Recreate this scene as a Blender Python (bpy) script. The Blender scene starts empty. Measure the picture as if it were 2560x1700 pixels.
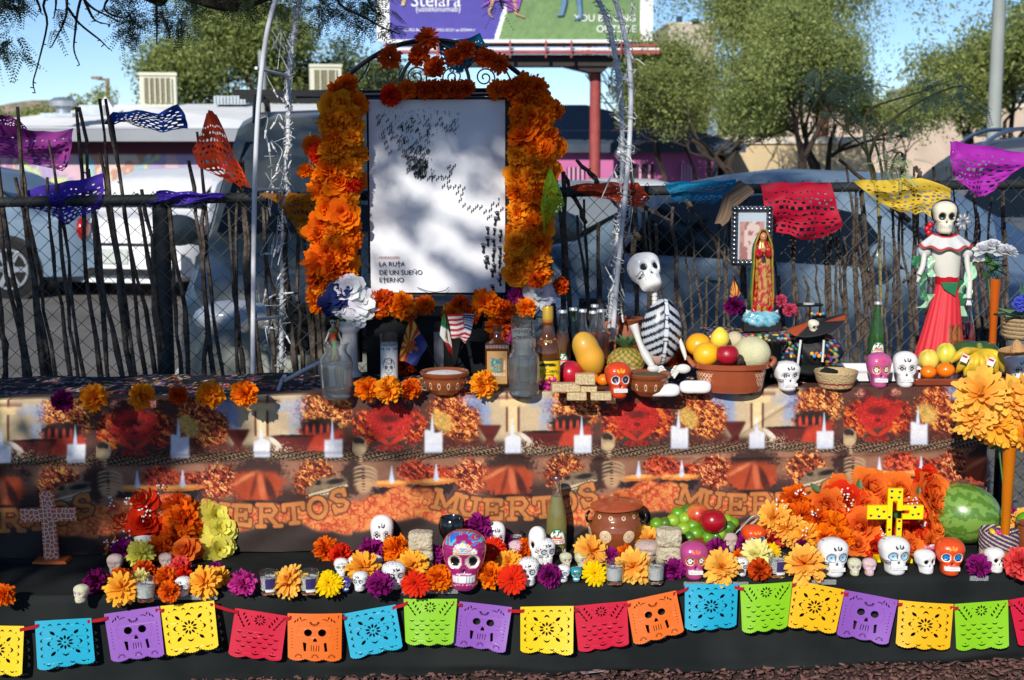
import bpy,bmesh,math,random
import numpy as np
from mathutils import Vector,Matrix,Euler
sc=bpy.context.scene
# ---------------------------------------------------------------- camera
H=1.45
PITCH=math.atan(500/3555.6)
cam_d=bpy.data.cameras.new('camera');cam=bpy.data.objects.new('camera',cam_d)
sc.collection.objects.link(cam);sc.camera=cam
cam.location=(0,0,H);cam.rotation_euler=(math.pi/2-PITCH,0,0)
cam_d.lens=50;cam_d.sensor_width=36;cam_d.clip_start=.05;cam_d.clip_end=2000
cam_d.dof.use_dof=True;cam_d.dof.focus_distance=4.26;cam_d.dof.aperture_fstop=6
# ---------------------------------------------------------------- sky and sun
SD=Vector((.27,.836,-.477)).normalized()
world=bpy.data.worlds.new('World');sc.world=world;world.use_nodes=True
wn=world.node_tree.nodes;wl=world.node_tree.links
sky=wn.new('ShaderNodeTexSky');sky.sky_type='NISHITA';sky.sun_disc=False
sky.sun_elevation=math.asin(-SD.z);sky.sun_rotation=math.atan2(-SD.x,-SD.y)%(2*math.pi)
sky.altitude=2600;sky.air_density=.9;sky.dust_density=0;sky.ozone_density=4.6
wn['Background'].inputs['Strength'].default_value=.12
wl.new(sky.outputs[0],wn['Background'].inputs[0])
sun_d=bpy.data.lights.new('sun','SUN');sun_d.energy=4.7;sun_d.angle=math.radians(.53);sun_d.color=(1,.95,.87)
sun=bpy.data.objects.new('sun',sun_d);sc.collection.objects.link(sun)
sun.rotation_euler=SD.to_track_quat('-Z','Y').to_euler();sun.location=(-3,-6,6)
sc.view_settings.view_transform='Standard';sc.view_settings.look='None'
sc.view_settings.exposure=.04;sc.view_settings.gamma=1;sc.view_settings.use_curve_mapping=False
sc.cycles.max_bounces=8;sc.cycles.transparent_max_bounces=24;sc.cycles.transmission_bounces=8
sc.cycles.caustics_reflective=False;sc.cycles.use_denoising=True

# ---------------------------------------------------------------- helpers
F=3555.6;CP,SP=math.cos(PITCH),math.sin(PITCH)
def ray(px,py):
    u,v=(px-1280)/F,(850-py)/F
    return Vector((u,CP+v*SP,-SP+v*CP))
def at(px,py,Y):
    d=ray(px,py);return Vector((0,0,H))+d*(Y/d.y)
def onz(px,py,z):
    d=ray(px,py);return Vector((0,0,H))+d*((z-H)/d.z)
def mpp(Y):return Y/F*1.0
def L_(c):
    return tuple((x/12.92 if x<=.04045 else ((x+.055)/1.055)**2.4)for x in c)
def rgb(r,g,b):return L_((r/255,g/255,b/255))
GZ=-.07;ZT,ZS=.67,.19
def Yt(x):return 4.352+.085*x
def Ys(x):return 3.925+.075*x
def Yf(x):return 5.12+.13*x
rnd=random.Random(7)
UNI=lambda a,b:rnd.uniform(a,b)

def make_mat(name):
    m=bpy.data.materials.new(name);m.use_nodes=True
    nt=m.node_tree;return m,nt,nt.nodes['Principled BSDF']
_mc={}
def mat(name,c,rough=.6,metal=0,var=.12,scale=8,bump=0,bscale=60,trans=0,ior=1.45,coat=0,spec=.5,sheen=0,sss=0,translucent=0,c2=None,attr=False,alpha=1):
    if name in _mc:return _mc[name]
    m,nt,b=make_mat(name);N,K=nt.nodes,nt.links
    b.inputs['Roughness'].default_value=rough;b.inputs['Metallic'].default_value=metal
    b.inputs['IOR'].default_value=ior;b.inputs['Specular IOR Level'].default_value=spec
    if trans:b.inputs['Transmission Weight'].default_value=trans
    if coat:b.inputs['Coat Weight'].default_value=coat;b.inputs['Coat Roughness'].default_value=.08
    if sheen:b.inputs['Sheen Weight'].default_value=sheen
    if sss:b.inputs['Subsurface Weight'].default_value=sss;b.inputs['Subsurface Radius'].default_value=(.02,.01,.006);b.inputs['Subsurface Scale'].default_value=.3
    tc=N.new('ShaderNodeTexCoord');base=None
    if attr:
        a=N.new('ShaderNodeAttribute');a.attribute_name='Col';base=a.outputs['Color']
    if var or c2:
        nz=N.new('ShaderNodeTexNoise');nz.inputs['Scale'].default_value=scale;nz.inputs['Detail'].default_value=5
        K.new(tc.outputs['Object'],nz.inputs['Vector'])
        mx=N.new('ShaderNodeMix');mx.data_type='RGBA'
        if attr:
            mx.blend_type='MULTIPLY';mx.inputs[0].default_value=1
            cr=N.new('ShaderNodeMapRange');cr.inputs[1].default_value=.3;cr.inputs[2].default_value=.7;cr.inputs[3].default_value=1-var;cr.inputs[4].default_value=1+var
            K.new(nz.outputs[0],cr.inputs[0]);K.new(base,mx.inputs[6]);K.new(cr.outputs[0],mx.inputs[7])
        else:
            cr=N.new('ShaderNodeMapRange');cr.inputs[1].default_value=.35;cr.inputs[2].default_value=.65
            K.new(nz.outputs[0],cr.inputs[0]);K.new(cr.outputs[0],mx.inputs[0])
            d=c2 if c2 else tuple(x*(1-var)for x in c)
            e=c if c2 else tuple(min(1,x*(1+var))for x in c)
            mx.inputs[6].default_value=(*d,1);mx.inputs[7].default_value=(*e,1)
        base=mx.outputs[2]
    if base is not None:K.new(base,b.inputs['Base Color'])
    else:b.inputs['Base Color'].default_value=(*c,1)
    if bump:
        n2=N.new('ShaderNodeTexNoise');n2.inputs['Scale'].default_value=bscale;n2.inputs['Detail'].default_value=4
        K.new(tc.outputs['Object'],n2.inputs['Vector'])
        bp=N.new('ShaderNodeBump');bp.inputs['Strength'].default_value=bump;bp.inputs['Distance'].default_value=.01
        K.new(n2.outputs[0],bp.inputs['Height']);K.new(bp.outputs[0],b.inputs['Normal'])
    if translucent:
        t=N.new('ShaderNodeBsdfTranslucent');ms=N.new('ShaderNodeMixShader');ms.inputs[0].default_value=translucent
        if base is not None:K.new(base,t.inputs['Color'])
        else:t.inputs['Color'].default_value=(*c,1)
        K.new(b.outputs[0],ms.inputs[1]);K.new(t.outputs[0],ms.inputs[2]);K.new(ms.outputs[0],N['Material Output'].inputs['Surface'])
    _mc[name]=m;return m
def paint(name,rough=.6,var=.08,**k):return mat(name,(1,1,1),rough,attr=True,var=var,**k)

class MB:
    def __init__(s):s.v=[];s.f=[];s.c=[];s.m=[];s.hc=False
    def add(s,vs,fs,col=None,mi=0):
        o=len(s.v);s.v+=[tuple(v)for v in vs];s.f+=[tuple(i+o for i in f)for f in fs];s.m+=[mi]*len(fs)
        if col is None:s.c+=[(1,1,1)]*len(vs)
        elif len(col)and not hasattr(col[0],'__len__'):s.c+=[tuple(col)]*len(vs);s.hc=True
        else:s.c+=[tuple(c)for c in col];s.hc=True
        return s
    def box(s,c,d,R=None,col=None,mi=0,taper=1):
        x,y,z=[q/2 for q in d];vs=[]
        for dz in (-1,1):
            t=taper if dz>0 else 1
            for dx,dy in ((-1,-1),(1,-1),(1,1),(-1,1)):
                p=Vector((dx*x*t,dy*y*t,dz*z));p=R@p if R else p;vs.append(p+Vector(c))
        return s.add(vs,[(3,2,1,0),(4,5,6,7),(0,1,5,4),(1,2,6,5),(2,3,7,6),(3,0,4,7)],col,mi)
    def tube(s,pts,r,n=6,cap=True,col=None,mi=0):
        pts=[Vector(p)for p in pts];m=len(pts);rr=r if hasattr(r,'__len__')else [r]*m
        vs=[];up=Vector((0,0,1));T0=(pts[1]-pts[0]).normalized()
        if abs(T0.dot(up))>.9:up=Vector((1,0,0))
        A=T0.cross(up).normalized()
        for i,p in enumerate(pts):
            T=(pts[min(i+1,m-1)]-pts[max(i-1,0)])
            T=T.normalized()if T.length>1e-9 else T0
            A=(A-T*A.dot(T));A=A.normalized()if A.length>1e-6 else T.orthogonal().normalized();B=T.cross(A)
            for k in range(n):
                a=2*math.pi*k/n;vs.append(p+(A*math.cos(a)+B*math.sin(a))*rr[i])
        fs=[(i*n+k,i*n+(k+1)%n,(i+1)*n+(k+1)%n,(i+1)*n+k)for i in range(m-1)for k in range(n)]
        if cap:fs+=[tuple(range(n-1,-1,-1)),tuple(range((m-1)*n,m*n))]
        return s.add(vs,fs,col,mi)
    def lathe(s,prof,n=24,c=(0,0,0),col=None,mi=0,sx=1,sy=1,cap=True):
        c=Vector(c);vs=[c+Vector((r*math.cos(2*math.pi*k/n)*sx,r*math.sin(2*math.pi*k/n)*sy,z))for r,z in prof for k in range(n)]
        m=len(prof);fs=[(i*n+k,i*n+(k+1)%n,(i+1)*n+(k+1)%n,(i+1)*n+k)for i in range(m-1)for k in range(n)]
        if cap:fs+=[tuple(range(n-1,-1,-1)),tuple(range((m-1)*n,m*n))]
        if col is not None and callable(col):col=[col(*(Vector(v)-c))for v in vs]
        return s.add(vs,fs,col,mi)
    def ell(s,c,r,n=20,m=12,R=None,col=None,mi=0,fn=None):
        vs=[];c=Vector(c)
        for i in range(m+1):
            t=math.pi*i/m
            for k in range(n):
                a=2*math.pi*k/n;p=Vector((math.sin(t)*math.cos(a),math.sin(t)*math.sin(a),math.cos(t)))
                if fn:p=p*fn(p)
                p=Vector((p.x*r[0],p.y*r[1],p.z*r[2]));p=R@p if R else p;vs.append(c+p)
        fs=[(i*n+k,(i+1)*n+k,(i+1)*n+(k+1)%n,i*n+(k+1)%n)for i in range(m)for k in range(n)]
        if col is not None and callable(col):col=[col(*(Vector(v)-c))for v in vs]
        return s.add(vs,fs,col,mi)
    def grid(s,P,nu,nv,col=None,mi=0):
        vs=[P(i/nu,j/nv)for j in range(nv+1)for i in range(nu+1)];w=nu+1
        fs=[(j*w+i,j*w+i+1,(j+1)*w+i+1,(j+1)*w+i)for j in range(nv)for i in range(nu)]
        if col is not None and callable(col):col=[col(i/nu,j/nv)for j in range(nv+1)for i in range(nu+1)]
        return s.add(vs,fs,col,mi)
    def prism(s,poly,y0,y1,col=None,mi=0,ax='y'):
        n=len(poly);A=[(p[0],y0,p[1])for p in poly]+[(p[0],y1,p[1])for p in poly]
        if ax=='z':A=[(a[0],a[2],a[1])for a in A]
        fs=[tuple(range(n)),tuple(range(2*n-1,n-1,-1))]+[(i,(i+1)%n+0,(i+1)%n+n,i+n)[::-1]for i in range(n)]
        return s.add(A,fs,col,mi)
    def obj(s,name,mats,parent=None,loc=None,smooth=True,rot=None,auto=None):
        me=bpy.data.meshes.new(name);me.from_pydata(s.v,[],s.f)
        for m in (mats if isinstance(mats,(list,tuple))else [mats]):me.materials.append(m)
        if any(s.m):me.polygons.foreach_set('material_index',s.m)
        if s.hc:
            ca=me.color_attributes.new('Col','FLOAT_COLOR','POINT');a=np.ones((len(s.v),4),np.float32);a[:,:3]=s.c
            ca.data.foreach_set('color',a.ravel())
        me.validate();return link(me,name,parent,loc,smooth,rot,auto)
def link(me,name,parent=None,loc=None,smooth=True,rot=None,auto=None):
    if smooth:
        me.polygons.foreach_set('use_smooth',[True]*len(me.polygons))
        me.update()
        try:me.set_sharp_from_angle(angle=math.radians(auto if auto else 50))
        except Exception:pass
    o=bpy.data.objects.new(name,me);sc.collection.objects.link(o)
    if parent:o.parent=parent
    if loc is not None:o.location=loc
    if rot is not None:o.rotation_euler=rot
    return o
def fastmesh(name,V,Fc,mats,parent=None,col=None,smooth=False,loc=None):
    V=np.asarray(V,np.float32);Fc=np.asarray(Fc,np.int32);me=bpy.data.meshes.new(name)
    k=Fc.shape[1];me.vertices.add(len(V));me.vertices.foreach_set('co',V.ravel())
    me.loops.add(Fc.size);me.loops.foreach_set('vertex_index',Fc.ravel())
    me.polygons.add(len(Fc));me.polygons.foreach_set('loop_start',np.arange(0,Fc.size,k,dtype=np.int32));
    me.update(calc_edges=True);me.materials.append(mats)
    if col is not None:
        ca=me.color_attributes.new('Col','FLOAT_COLOR','POINT');a=np.ones((len(V),4),np.float32);a[:,:3]=col
        ca.data.foreach_set('color',a.ravel())
    me.validate()
    o=bpy.data.objects.new(name,me);sc.collection.objects.link(o)
    if smooth:me.polygons.foreach_set('use_smooth',[True]*len(me.polygons))
    if parent:o.parent=parent
    if loc is not None:o.location=loc
    return o
def tag(o,label=None,cat=None,group=None,kind=None):
    if label:o['label']=label
    if cat:o['category']=cat
    if group:o['group']=group
    if kind:o['kind']=kind
    return o
def thing(name,label,cat,loc=(0,0,0),rz=0,group=None):
    o=bpy.data.objects.new(name,None);sc.collection.objects.link(o);o.location=loc;o.rotation_euler=(0,0,rz)
    o.empty_display_size=.05;return tag(o,label,cat,group)
def dup(root,loc=None,rot=None,label=None,group=None,scale=None):
    def cp(o,par):
        c=o.copy();sc.collection.objects.link(c)
        if par:c.parent=par
        for ch in o.children:cp(ch,c)
        return c
    r=cp(root,None)
    if loc is not None:r.location=loc
    if rot is not None:r.rotation_euler=rot
    if scale is not None:r.scale=(scale,)*3 if not hasattr(scale,'__len__')else scale
    if label:r['label']=label
    if group:r['group']=group
    return r
def text(s,size,m,parent=None,loc=(0,0,0),rot=(math.pi/2,0,0),name='lettering',extrude=.0004,align='CENTER',spacing=1,shear=0,sx=1,world=False):
    cu=bpy.data.curves.new('t','FONT');cu.body=s;cu.size=size;cu.align_x=align;cu.align_y='CENTER';cu.extrude=extrude
    cu.space_character=spacing;cu.shear=shear;cu.resolution_u=3;cu.space_line=.85
    o=bpy.data.objects.new('t',cu);sc.collection.objects.link(o);dg=bpy.context.evaluated_depsgraph_get()
    me=bpy.data.meshes.new_from_object(o.evaluated_get(dg));bpy.data.objects.remove(o);bpy.data.curves.remove(cu)
    me.materials.clear();me.materials.append(m);me.name=name
    t=link(me,name,parent,loc,False,rot);t.scale=(sx,1,1);return t
def smooth_path(pts,n=6):
    P=[Vector(p)for p in pts];P=[P[0]*2-P[1]]+P+[P[-1]*2-P[-2]];out=[]
    for i in range(1,len(P)-2):
        for k in range(n):
            t=k/n;a,b,c,d=P[i-1],P[i],P[i+1],P[i+2]
            out.append(.5*((2*b)+(c-a)*t+(2*a-5*b+4*c-d)*t*t+(3*b-a-3*c+d)*t**3))
    return out+[P[-2]]
# value noise for painted prints and relief
_r=np.random.RandomState(3);_tab=_r.rand(64,64)
def vn(x,y):
    x=np.asarray(x,float);y=np.asarray(y,float);xi=np.floor(x).astype(int);yi=np.floor(y).astype(int);fx=x-xi;fy=y-yi
    fx=fx*fx*(3-2*fx);fy=fy*fy*(3-2*fy);g=lambda a,b:_tab[a&63,b&63]
    return (g(xi,yi)*(1-fx)+g(xi+1,yi)*fx)*(1-fy)+(g(xi,yi+1)*(1-fx)+g(xi+1,yi+1)*fx)*fy
def fbm(x,y,o=4):
    s=0;a=.5;t=0
    for i in range(o):s=s+a*vn(x*2**i+i*7.3,y*2**i+i*3.1);t+=a;a*=.5
    return s/t
# ================================================================= ground and far setting
LOT=-.25
def sheet(name,x0,x1,y0,y1,z,m,label=None,n=1,fn=None):
    b=MB();b.grid(lambda u,v:(x0+(x1-x0)*u,y0+(y1-y0)*v,z+(fn(u,v)if fn else 0)),n,n)
    o=b.obj(name,m,smooth=False);return tag(o,label,kind='structure')
m_dirt=mat('mulch_soil',rgb(74,52,46),.95,var=.4,scale=20,bump=.6,bscale=40,c2=rgb(52,38,34))
m_asph=mat('asphalt',rgb(108,104,98),.9,var=.2,scale=1.2,bump=.3,bscale=90)
m_road=mat('street_asphalt',rgb(92,92,92),.9,var=.12,scale=.6)
sheet('ground',-900,900,-60,1500,LOT-.012,mat('far_ground',rgb(122,110,92),.95,scale=.05,var=.2),'wide dusty ground reaching the horizon')
b=MB();b.grid(lambda u,v:(-40+80*u,-12+18.2*v,GZ if v<.97 else LOT-.02),2,100)
tag(b.obj('planting_bed',m_dirt,smooth=False),'brown mulch bed under the altar',kind='structure')
sheet('parking_lot',-60,60,6.05,19,LOT-.004,m_asph,'pale asphalt parking lot behind the fence')
sheet('road',-120,120,19.2,24.5,LOT,m_road,'street running behind the parked cars')
b=MB()
for k in range(-6,9):b.box((k*2.75+.4,9.5,LOT+.002),(.1,4.8,.008),Matrix.Rotation(.1,3,'Z'))
tag(b.obj('parking_lines',mat('line_paint',rgb(215,212,200),.7,scale=14,var=.2),smooth=False),'white parking bay lines on asphalt',kind='structure')
b=MB();b.box((0,19.1,LOT+.06),(120,.15,.14));tag(b.obj('kerb',mat('concrete',rgb(175,168,155),.9,scale=3),smooth=False),'concrete kerb along the street',kind='structure')
# far hill on the left
def hillh(x):return 11.5*math.exp(-((x+156)/26)**2)+5*math.exp(-((x+120)/30)**2)
b=MB();b.grid(lambda u,v:(-260+300*u,420+40*math.sin(v*math.pi/2),-1+v*(2.6+.85*hillh(-260+300*u)+4*fbm(u*30,v*4))),90,10)
tag(b.obj('hill',mat('hill_rock',rgb(150,132,120),.95,var=.4,scale=.25,c2=rgb(84,92,66))),'pale rocky desert hill on the far left',kind='structure')

# ================================================================= trees
def leafcloud(name,centers,radii,n,size,m,parent,flat=.75,seed=1,asp=2.6,loc=None,cols=((.42,.55,1),(1.25,1.2,1))):
    R=np.random.RandomState(seed);C=np.asarray(centers,float);rad=np.asarray(radii,float)
    w=rad**2;idx=R.choice(len(C),n,p=w/w.sum())
    d=R.randn(n,3);d /= np.linalg.norm(d,axis=1)[:,None];r=R.rand(n)**.45
    p=C[idx]+d*(rad[idx]*r)[:,None]*np.array([1,1,flat])
    a=R.randn(n,3)+np.array([0,0,-.45]);a /= np.linalg.norm(a,axis=1)[:,None]
    q=R.randn(n,3);q-=a*(q*a).sum(1)[:,None];q /= np.linalg.norm(q,axis=1)[:,None]
    s=size*(.6+.8*R.rand(n))[:,None];L=a*s;W=q*s/asp
    V=np.stack([p-L*.5,p+W*.5,p+L*.5,p-W*.5],1).reshape(-1,3)
    t=(R.rand(n)*.6+.4*R.rand(len(C))[idx])[:,None];c=np.array(cols[0])*(1-t)+np.array(cols[1])*t
    return fastmesh(name,V,np.arange(4*n).reshape(-1,4),m,parent,np.repeat(c,4,0),loc=loc)
def grow(b,p,d,r,L,depth,tips,R,spread=.6,bend=.2,minr=.006,seg=5,ratio=.68,lift=.1,mid=None):
    pts=[p];rr=[r];q=Vector(p);d=Vector(d).normalized()
    for i in range(seg):
        d=(d+Vector((R.gauss(0,bend),R.gauss(0,bend),R.gauss(0,bend)+lift*.3))).normalized();q=q+d*L/seg;pts.append(q.copy());rr.append(max(minr,r*(1-.45*(i+1)/seg)))
        if depth<=1:tips.append(q.copy())
    b.tube(pts,rr,6 if depth>1 else 4)
    if depth<=0:return
    for k in range(R.choice((2,3,3))):
        j=R.choice((seg,seg-1,seg-2));dd=(d+Vector((R.gauss(0,spread),R.gauss(0,spread),R.gauss(0,spread*.7)+lift))).normalized()
        grow(b,pts[j],dd,rr[j]*.75,L*ratio*R.uniform(.8,1.2),depth-1,tips,R,spread,bend,minr,seg,ratio,lift)
m_bark=mat('mesquite_bark',rgb(62,52,44),.95,bump=.8,bscale=25,var=.3)
m_leafA=paint('mesquite_leaf',.6,translucent=.45,var=.15,scale=3)
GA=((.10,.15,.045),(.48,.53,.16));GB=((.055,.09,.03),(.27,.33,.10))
def tree(label,px,Y,base_z,trunks,crad,n,size,depth=4,L=1.5,r=.16,seed=1,cols=GA,extra=None,crown_r=.5,name='mesquite_tree',lift=.12,xr=(-999,9999),yb=335):
    R=random.Random(seed);x=at(px,400,Y).x;t=thing(name,label,'tree',(x,Y,base_z));b=MB();tips=[]
    for d in trunks:grow(b,(0,0,0),d,r,L,depth,tips,R,.55,.16,.008,lift=lift)
    b.obj('trunk',m_bark,t)
    cs=[tuple(q)for q in tips if q.z>.9]+(extra or []);cs=[q for q in cs if xr[0]<1280+F*(q[0]+x)/(Y+q[1])<xr[1]and 350-(q[2]+base_z-H)*F/(Y+q[1])<yb];rs=[crown_r*R.uniform(.5,1.15)for _ in cs]
    leafcloud('crown',cs,rs,n,size,m_leafA,t,seed=seed,cols=cols);return t
tree('spreading olive green mesquite with several dark trunks behind the blue car',2030,20,LOT,[(-.75,.1,1),(.12,.3,1),(.9,0,.8),(-.2,-.3,1)],.5,90000,.054,4,1.75,.10,11,GA,crown_r=.42,xr=(1580,2480),yb=315)
tree('tall dense mesquite behind the white roofed building, left of the billboard',640,31,LOT,[(-.25,0,1),(.3,.1,1)],.6,60000,.10,4,2.0,.17,5,GA,crown_r=.7,extra=[(UNI(-2.0,1.7),UNI(-1,1),UNI(2.2,5.5))for _ in range(46)])
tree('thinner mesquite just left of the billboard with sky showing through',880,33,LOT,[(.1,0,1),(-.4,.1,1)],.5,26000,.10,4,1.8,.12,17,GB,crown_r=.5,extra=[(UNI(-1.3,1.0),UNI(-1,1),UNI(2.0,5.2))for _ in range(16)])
tree('small pale green tree at the far left edge below the hill',60,40,LOT,[(0,0,1),(.5,0,.8)],.4,14000,.12,3,1.2,.1,8,GA,crown_r=.65,extra=[(UNI(-1.9,2.4),UNI(-.6,.6),UNI(1.3,3.0))for _ in range(30)])
tree('light feathery mesquite leaning towards the billboard post',1715,23,LOT,[(-.3,0,1),(.3,.2,1)],.5,30000,.055,4,1.5,.06,52,GA,crown_r=.34,xr=(1560,1860),yb=300,extra=[(UNI(-.9,.9),UNI(-.6,.6),UNI(2.0,4.6))for _ in range(44)])
tree('green mesquite behind the grey light pole at the right edge',2440,30,LOT,[(-.1,0,1),(.5,.2,1)],.5,34000,.10,4,1.9,.13,21,GA,crown_r=.6,extra=[(UNI(-1.4,2.5),UNI(-.6,.6),UNI(3.2,5.6))for _ in range(26)])
tree('low dark bush-like tree between the pink building and tan shed',1800,34,LOT,[(-.3,0,1),(.3,0,1)],.4,22000,.11,3,1.2,.1,31,GA,crown_r=.5,xr=(1700,1960),yb=360,extra=[(UNI(-2.0,1.8),UNI(-.6,.6),UNI(1.6,3.6))for _ in range(26)])
tree('high mesquite whose crown fills the top right behind the big tree',1780,27,LOT,[(.2,.1,1),(-.5,0,1)],.5,70000,.062,4,2.0,.10,41,GA,crown_r=.55,xr=(1570,2560),yb=270,extra=[(UNI(-1.6,3.2),UNI(-.8,.8),UNI(1.9,5.4))for _ in range(54)])

# ---- the mesquite overhead: its trunk stands behind the camera, its limbs shade the altar and hang into the top left
def back(x,z,s,jit=0,Yp=4.6):
    return Vector((x,Yp+.08*x,z))-SD*s+Vector((rnd.gauss(0,jit),rnd.gauss(0,jit),rnd.gauss(0,jit)))
over=thing('mesquite_tree','overhanging mesquite with dark drooping twigs reaching into the top left','tree',(0,0,0))
lc,lr=[],[]
def shade(x0,x1,z0,z1,n,ra,rb,s=(5.0,6.5)):
    for _ in range(n):
        lc.append(tuple(back(UNI(x0,x1),UNI(z0,z1),UNI(*s),.02)));lr.append(UNI(ra,rb))
def cloud(n,size,seed):
    global lc,lr
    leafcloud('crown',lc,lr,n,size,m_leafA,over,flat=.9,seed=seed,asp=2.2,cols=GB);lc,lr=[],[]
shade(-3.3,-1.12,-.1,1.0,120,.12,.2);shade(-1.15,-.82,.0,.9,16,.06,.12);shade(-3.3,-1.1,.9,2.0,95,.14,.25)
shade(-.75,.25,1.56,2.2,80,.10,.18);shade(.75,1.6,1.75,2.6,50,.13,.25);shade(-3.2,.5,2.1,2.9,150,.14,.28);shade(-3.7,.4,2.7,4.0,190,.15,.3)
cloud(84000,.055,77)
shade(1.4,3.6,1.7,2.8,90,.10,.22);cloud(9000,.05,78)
shade(-1.0,-.2,.25,.95,26,.03,.07)
for i in range(12):
    off=-.66+.112*i+UNI(-.02,.02);x=-1.0
    while x<.45:
        z=1.42-.60*(x+.62)+off+.05*math.sin(x*7+i)
        if .72<z<1.50 and UNI(0,1)<.78:lc.append(tuple(back(x,z,5.1+.25*math.sin(i*2.3),.012)));lr.append(UNI(.02,.05))
        x+=UNI(.018,.05)
cloud(9000,.026,79)
b=MB()
root=Vector((-5.4,-3.2,0));fork=Vector((-4.6,-2.6,3.2));R=random.Random(4)
b.tube(smooth_path([root,(-5.2,-3.1,1.4),fork],5),[.24]*5+[.2]*5+[.17],10)
for (x,z,s)in [(-2.2,1.6,5.6),(-.2,2.1,5.8),(2.2,2.3,6.0),(-1.2,2.6,5.2)]:
    e=back(x,z,s);mid=(fork+e)/2+Vector((0,0,.35));b.tube(smooth_path([fork,mid,e],6),[.10-.006*i for i in range(13)],7)
for (x0,z0,x1,z1,r)in [(-.6,1.72,.42,1.13,.014),(-.55,1.5,.45,1.25,.009),(-.5,1.4,.1,.95,.007),(-.2,1.6,.35,1.0,.007),(-1.3,1.1,-.2,.75,.009),(-.7,.95,.0,.6,.007),(-1.2,.75,-.5,.35,.007),(.3,1.8,1.2,1.4,.01)]:
    A=back(x0,z0,5.6);B=back(x1,z1,5.2);b.tube(smooth_path([A,(A+B)/2+Vector((.02,.03,.05)),B],5),[r*(1-.06*i)for i in range(11)],5)
limb=[at(60,-160,4.6),at(330,-70,4.9),at(560,10,5.0),at(700,-20,5.1),at(900,-30,5.2),at(1010,-60,5.3)]
b.tube(smooth_path([fork+Vector((-.3,2,.6))]+limb,6),[.035-.0006*i for i in range(37)],7)
tw=[((190,-60),(112,0),(118,60),(95,160),(83,205),(88,232)),((215,-40),(196,20),(188,80),(185,125),(199,162)),((180,-40),(225,15),(270,40),(300,55)),((130,-50),(140,0),(136,40)),((165,-30),(165,40),(130,115)),
      ((200,-30),(222,25),(240,52),(276,62)),((390,-20),(392,50),(392,110)),((400,30),(420,70),(424,95)),((0,-10),(20,20),(45,24)),((80,-30),(100,20),(102,32)),((170,20),(200,60),(250,100),(268,118)),
      ((560,-40),(610,15),(640,60)),((820,-60),(850,10),(905,40),(960,70),(1000,85)),((900,-60),(930,20),(960,40)),((1240,-60),(1252,5),(1256,20)),((300,-40),(260,20),(310,45),(340,20))]
for t in tw:
    Y=UNI(4.7,5.2);P=smooth_path([at(p[0],p[1],Y+UNI(-.05,.05))for p in t],4);b.tube(P,[.0062-.0046*i/len(P)for i in range(len(P))],4)
    for p in P[::2]:b.tube([p,p+Vector((UNI(-.012,.012),UNI(-.01,.01),UNI(-.012,.004)))],.0022,3)
b.obj('trunk',m_bark,over)
def pinnate(P,D,n_pairs,L,w,V,R):
    D=D.normalized();S=D.cross(Vector((R.gauss(0,.5),R.gauss(0,.5),1))).normalized();droop=Vector((0,0,-.35))
    for k in range(n_pairs):
        t=(k+1)/n_pairs;c=P+D*L*t+droop*L*t*t*.5
        for s in (-1,1):
            e=c+(S*s+D*.45).normalized()*w*(1.15-.5*t);q=D*w*.19
            V+=[tuple(c-q*.3),tuple((c+e)/2-q),tuple(e),tuple((c+e)/2+q)]
V=[];R=random.Random(9)
def sprays(boxes,V,R,lw=(.05,.09)):
    for (x0,y0,x1,y1,Y,n)in boxes:
        for _ in range(n):
            ax,ay=R.uniform(x0,x1),R.uniform(y0,y1);P=at(ax,ay,Y+R.uniform(-.25,.25))
            for _ in range(4):pinnate(P,Vector((R.gauss(0,1),R.gauss(0,1),R.gauss(-.4,.6))),9,R.uniform(*lw),R.uniform(.010,.016),V,R)
sprays([(270,-60,640,30,4.9,75),(300,20,460,75,5,40),(300,60,345,105,5,12),(560,-60,960,25,5.1,95),(780,0,930,60,5.1,36),(900,10,985,85,5.2,14),(-40,-40,60,20,4.8,40),(-40,0,30,150,4.8,18),(-30,90,55,140,4.8,9),(132,20,152,90,4.9,4),(-60,-300,1200,-60,5,200),(1000,-200,1300,-20,5.3,50),(1240,0,1262,20,5.2,2)],V,R)
fastmesh('foliage',V,np.arange(len(V)).reshape(-1,4),mat('mesquite_leaflet',rgb(68,84,46),.6,var=.25,scale=5,translucent=.3),over)

# ================================================================= buildings
def wallmat(n,c,**k):return mat(n,c,.85,var=k.pop('var',.06),scale=k.pop('scale',1.5),**k)
A0=at(-260,345,21);A1=at(760,345,23);zr=at(300,332,21.5).z;zb=LOT
bl=thing('low_building','low building with white roof and painted pastel mural wall','building',(A0.x,21,zb))
W=A1.x-A0.x;bw=MB()
pal=[rgb(214,180,190),rgb(178,160,196),rgb(206,214,150),rgb(150,190,205),rgb(200,150,130),rgb(225,205,190),rgb(196,140,176)]
def mural(u,v):
    k=3.1*fbm(u*14+3,v*3+1,3)+1.6*math.sin(u*21+4*fbm(u*9,v*3));i=int(abs(k*2.2))%7
    c=pal[i];return tuple(x*(.9+.15*fbm(u*60,v*20))for x in c)if v<.9 else rgb(96,42,58)
bw.grid(lambda u,v:(W*u,0,(zr-.13-zb)*v),260,40,col=mural);bw.obj('mural_wall',paint('mural_paint',.8),bl,smooth=False)
b=MB();b.box((W/2,4.08,(zr-.13-zb)/2),(W-.02,8,zr-.13-zb));b.obj('wall',wallmat('side_wall',rgb(190,150,150)),bl,smooth=False)
b=MB();b.box((W/2,3.7,zr-zb-.04),(W+.7,8.6,.17));b.obj('fascia',wallmat('grey_fascia',rgb(150,154,158)),bl,smooth=False)
zt=at(600,262,25).z-zb
b=MB();x1=W+.4
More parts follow.
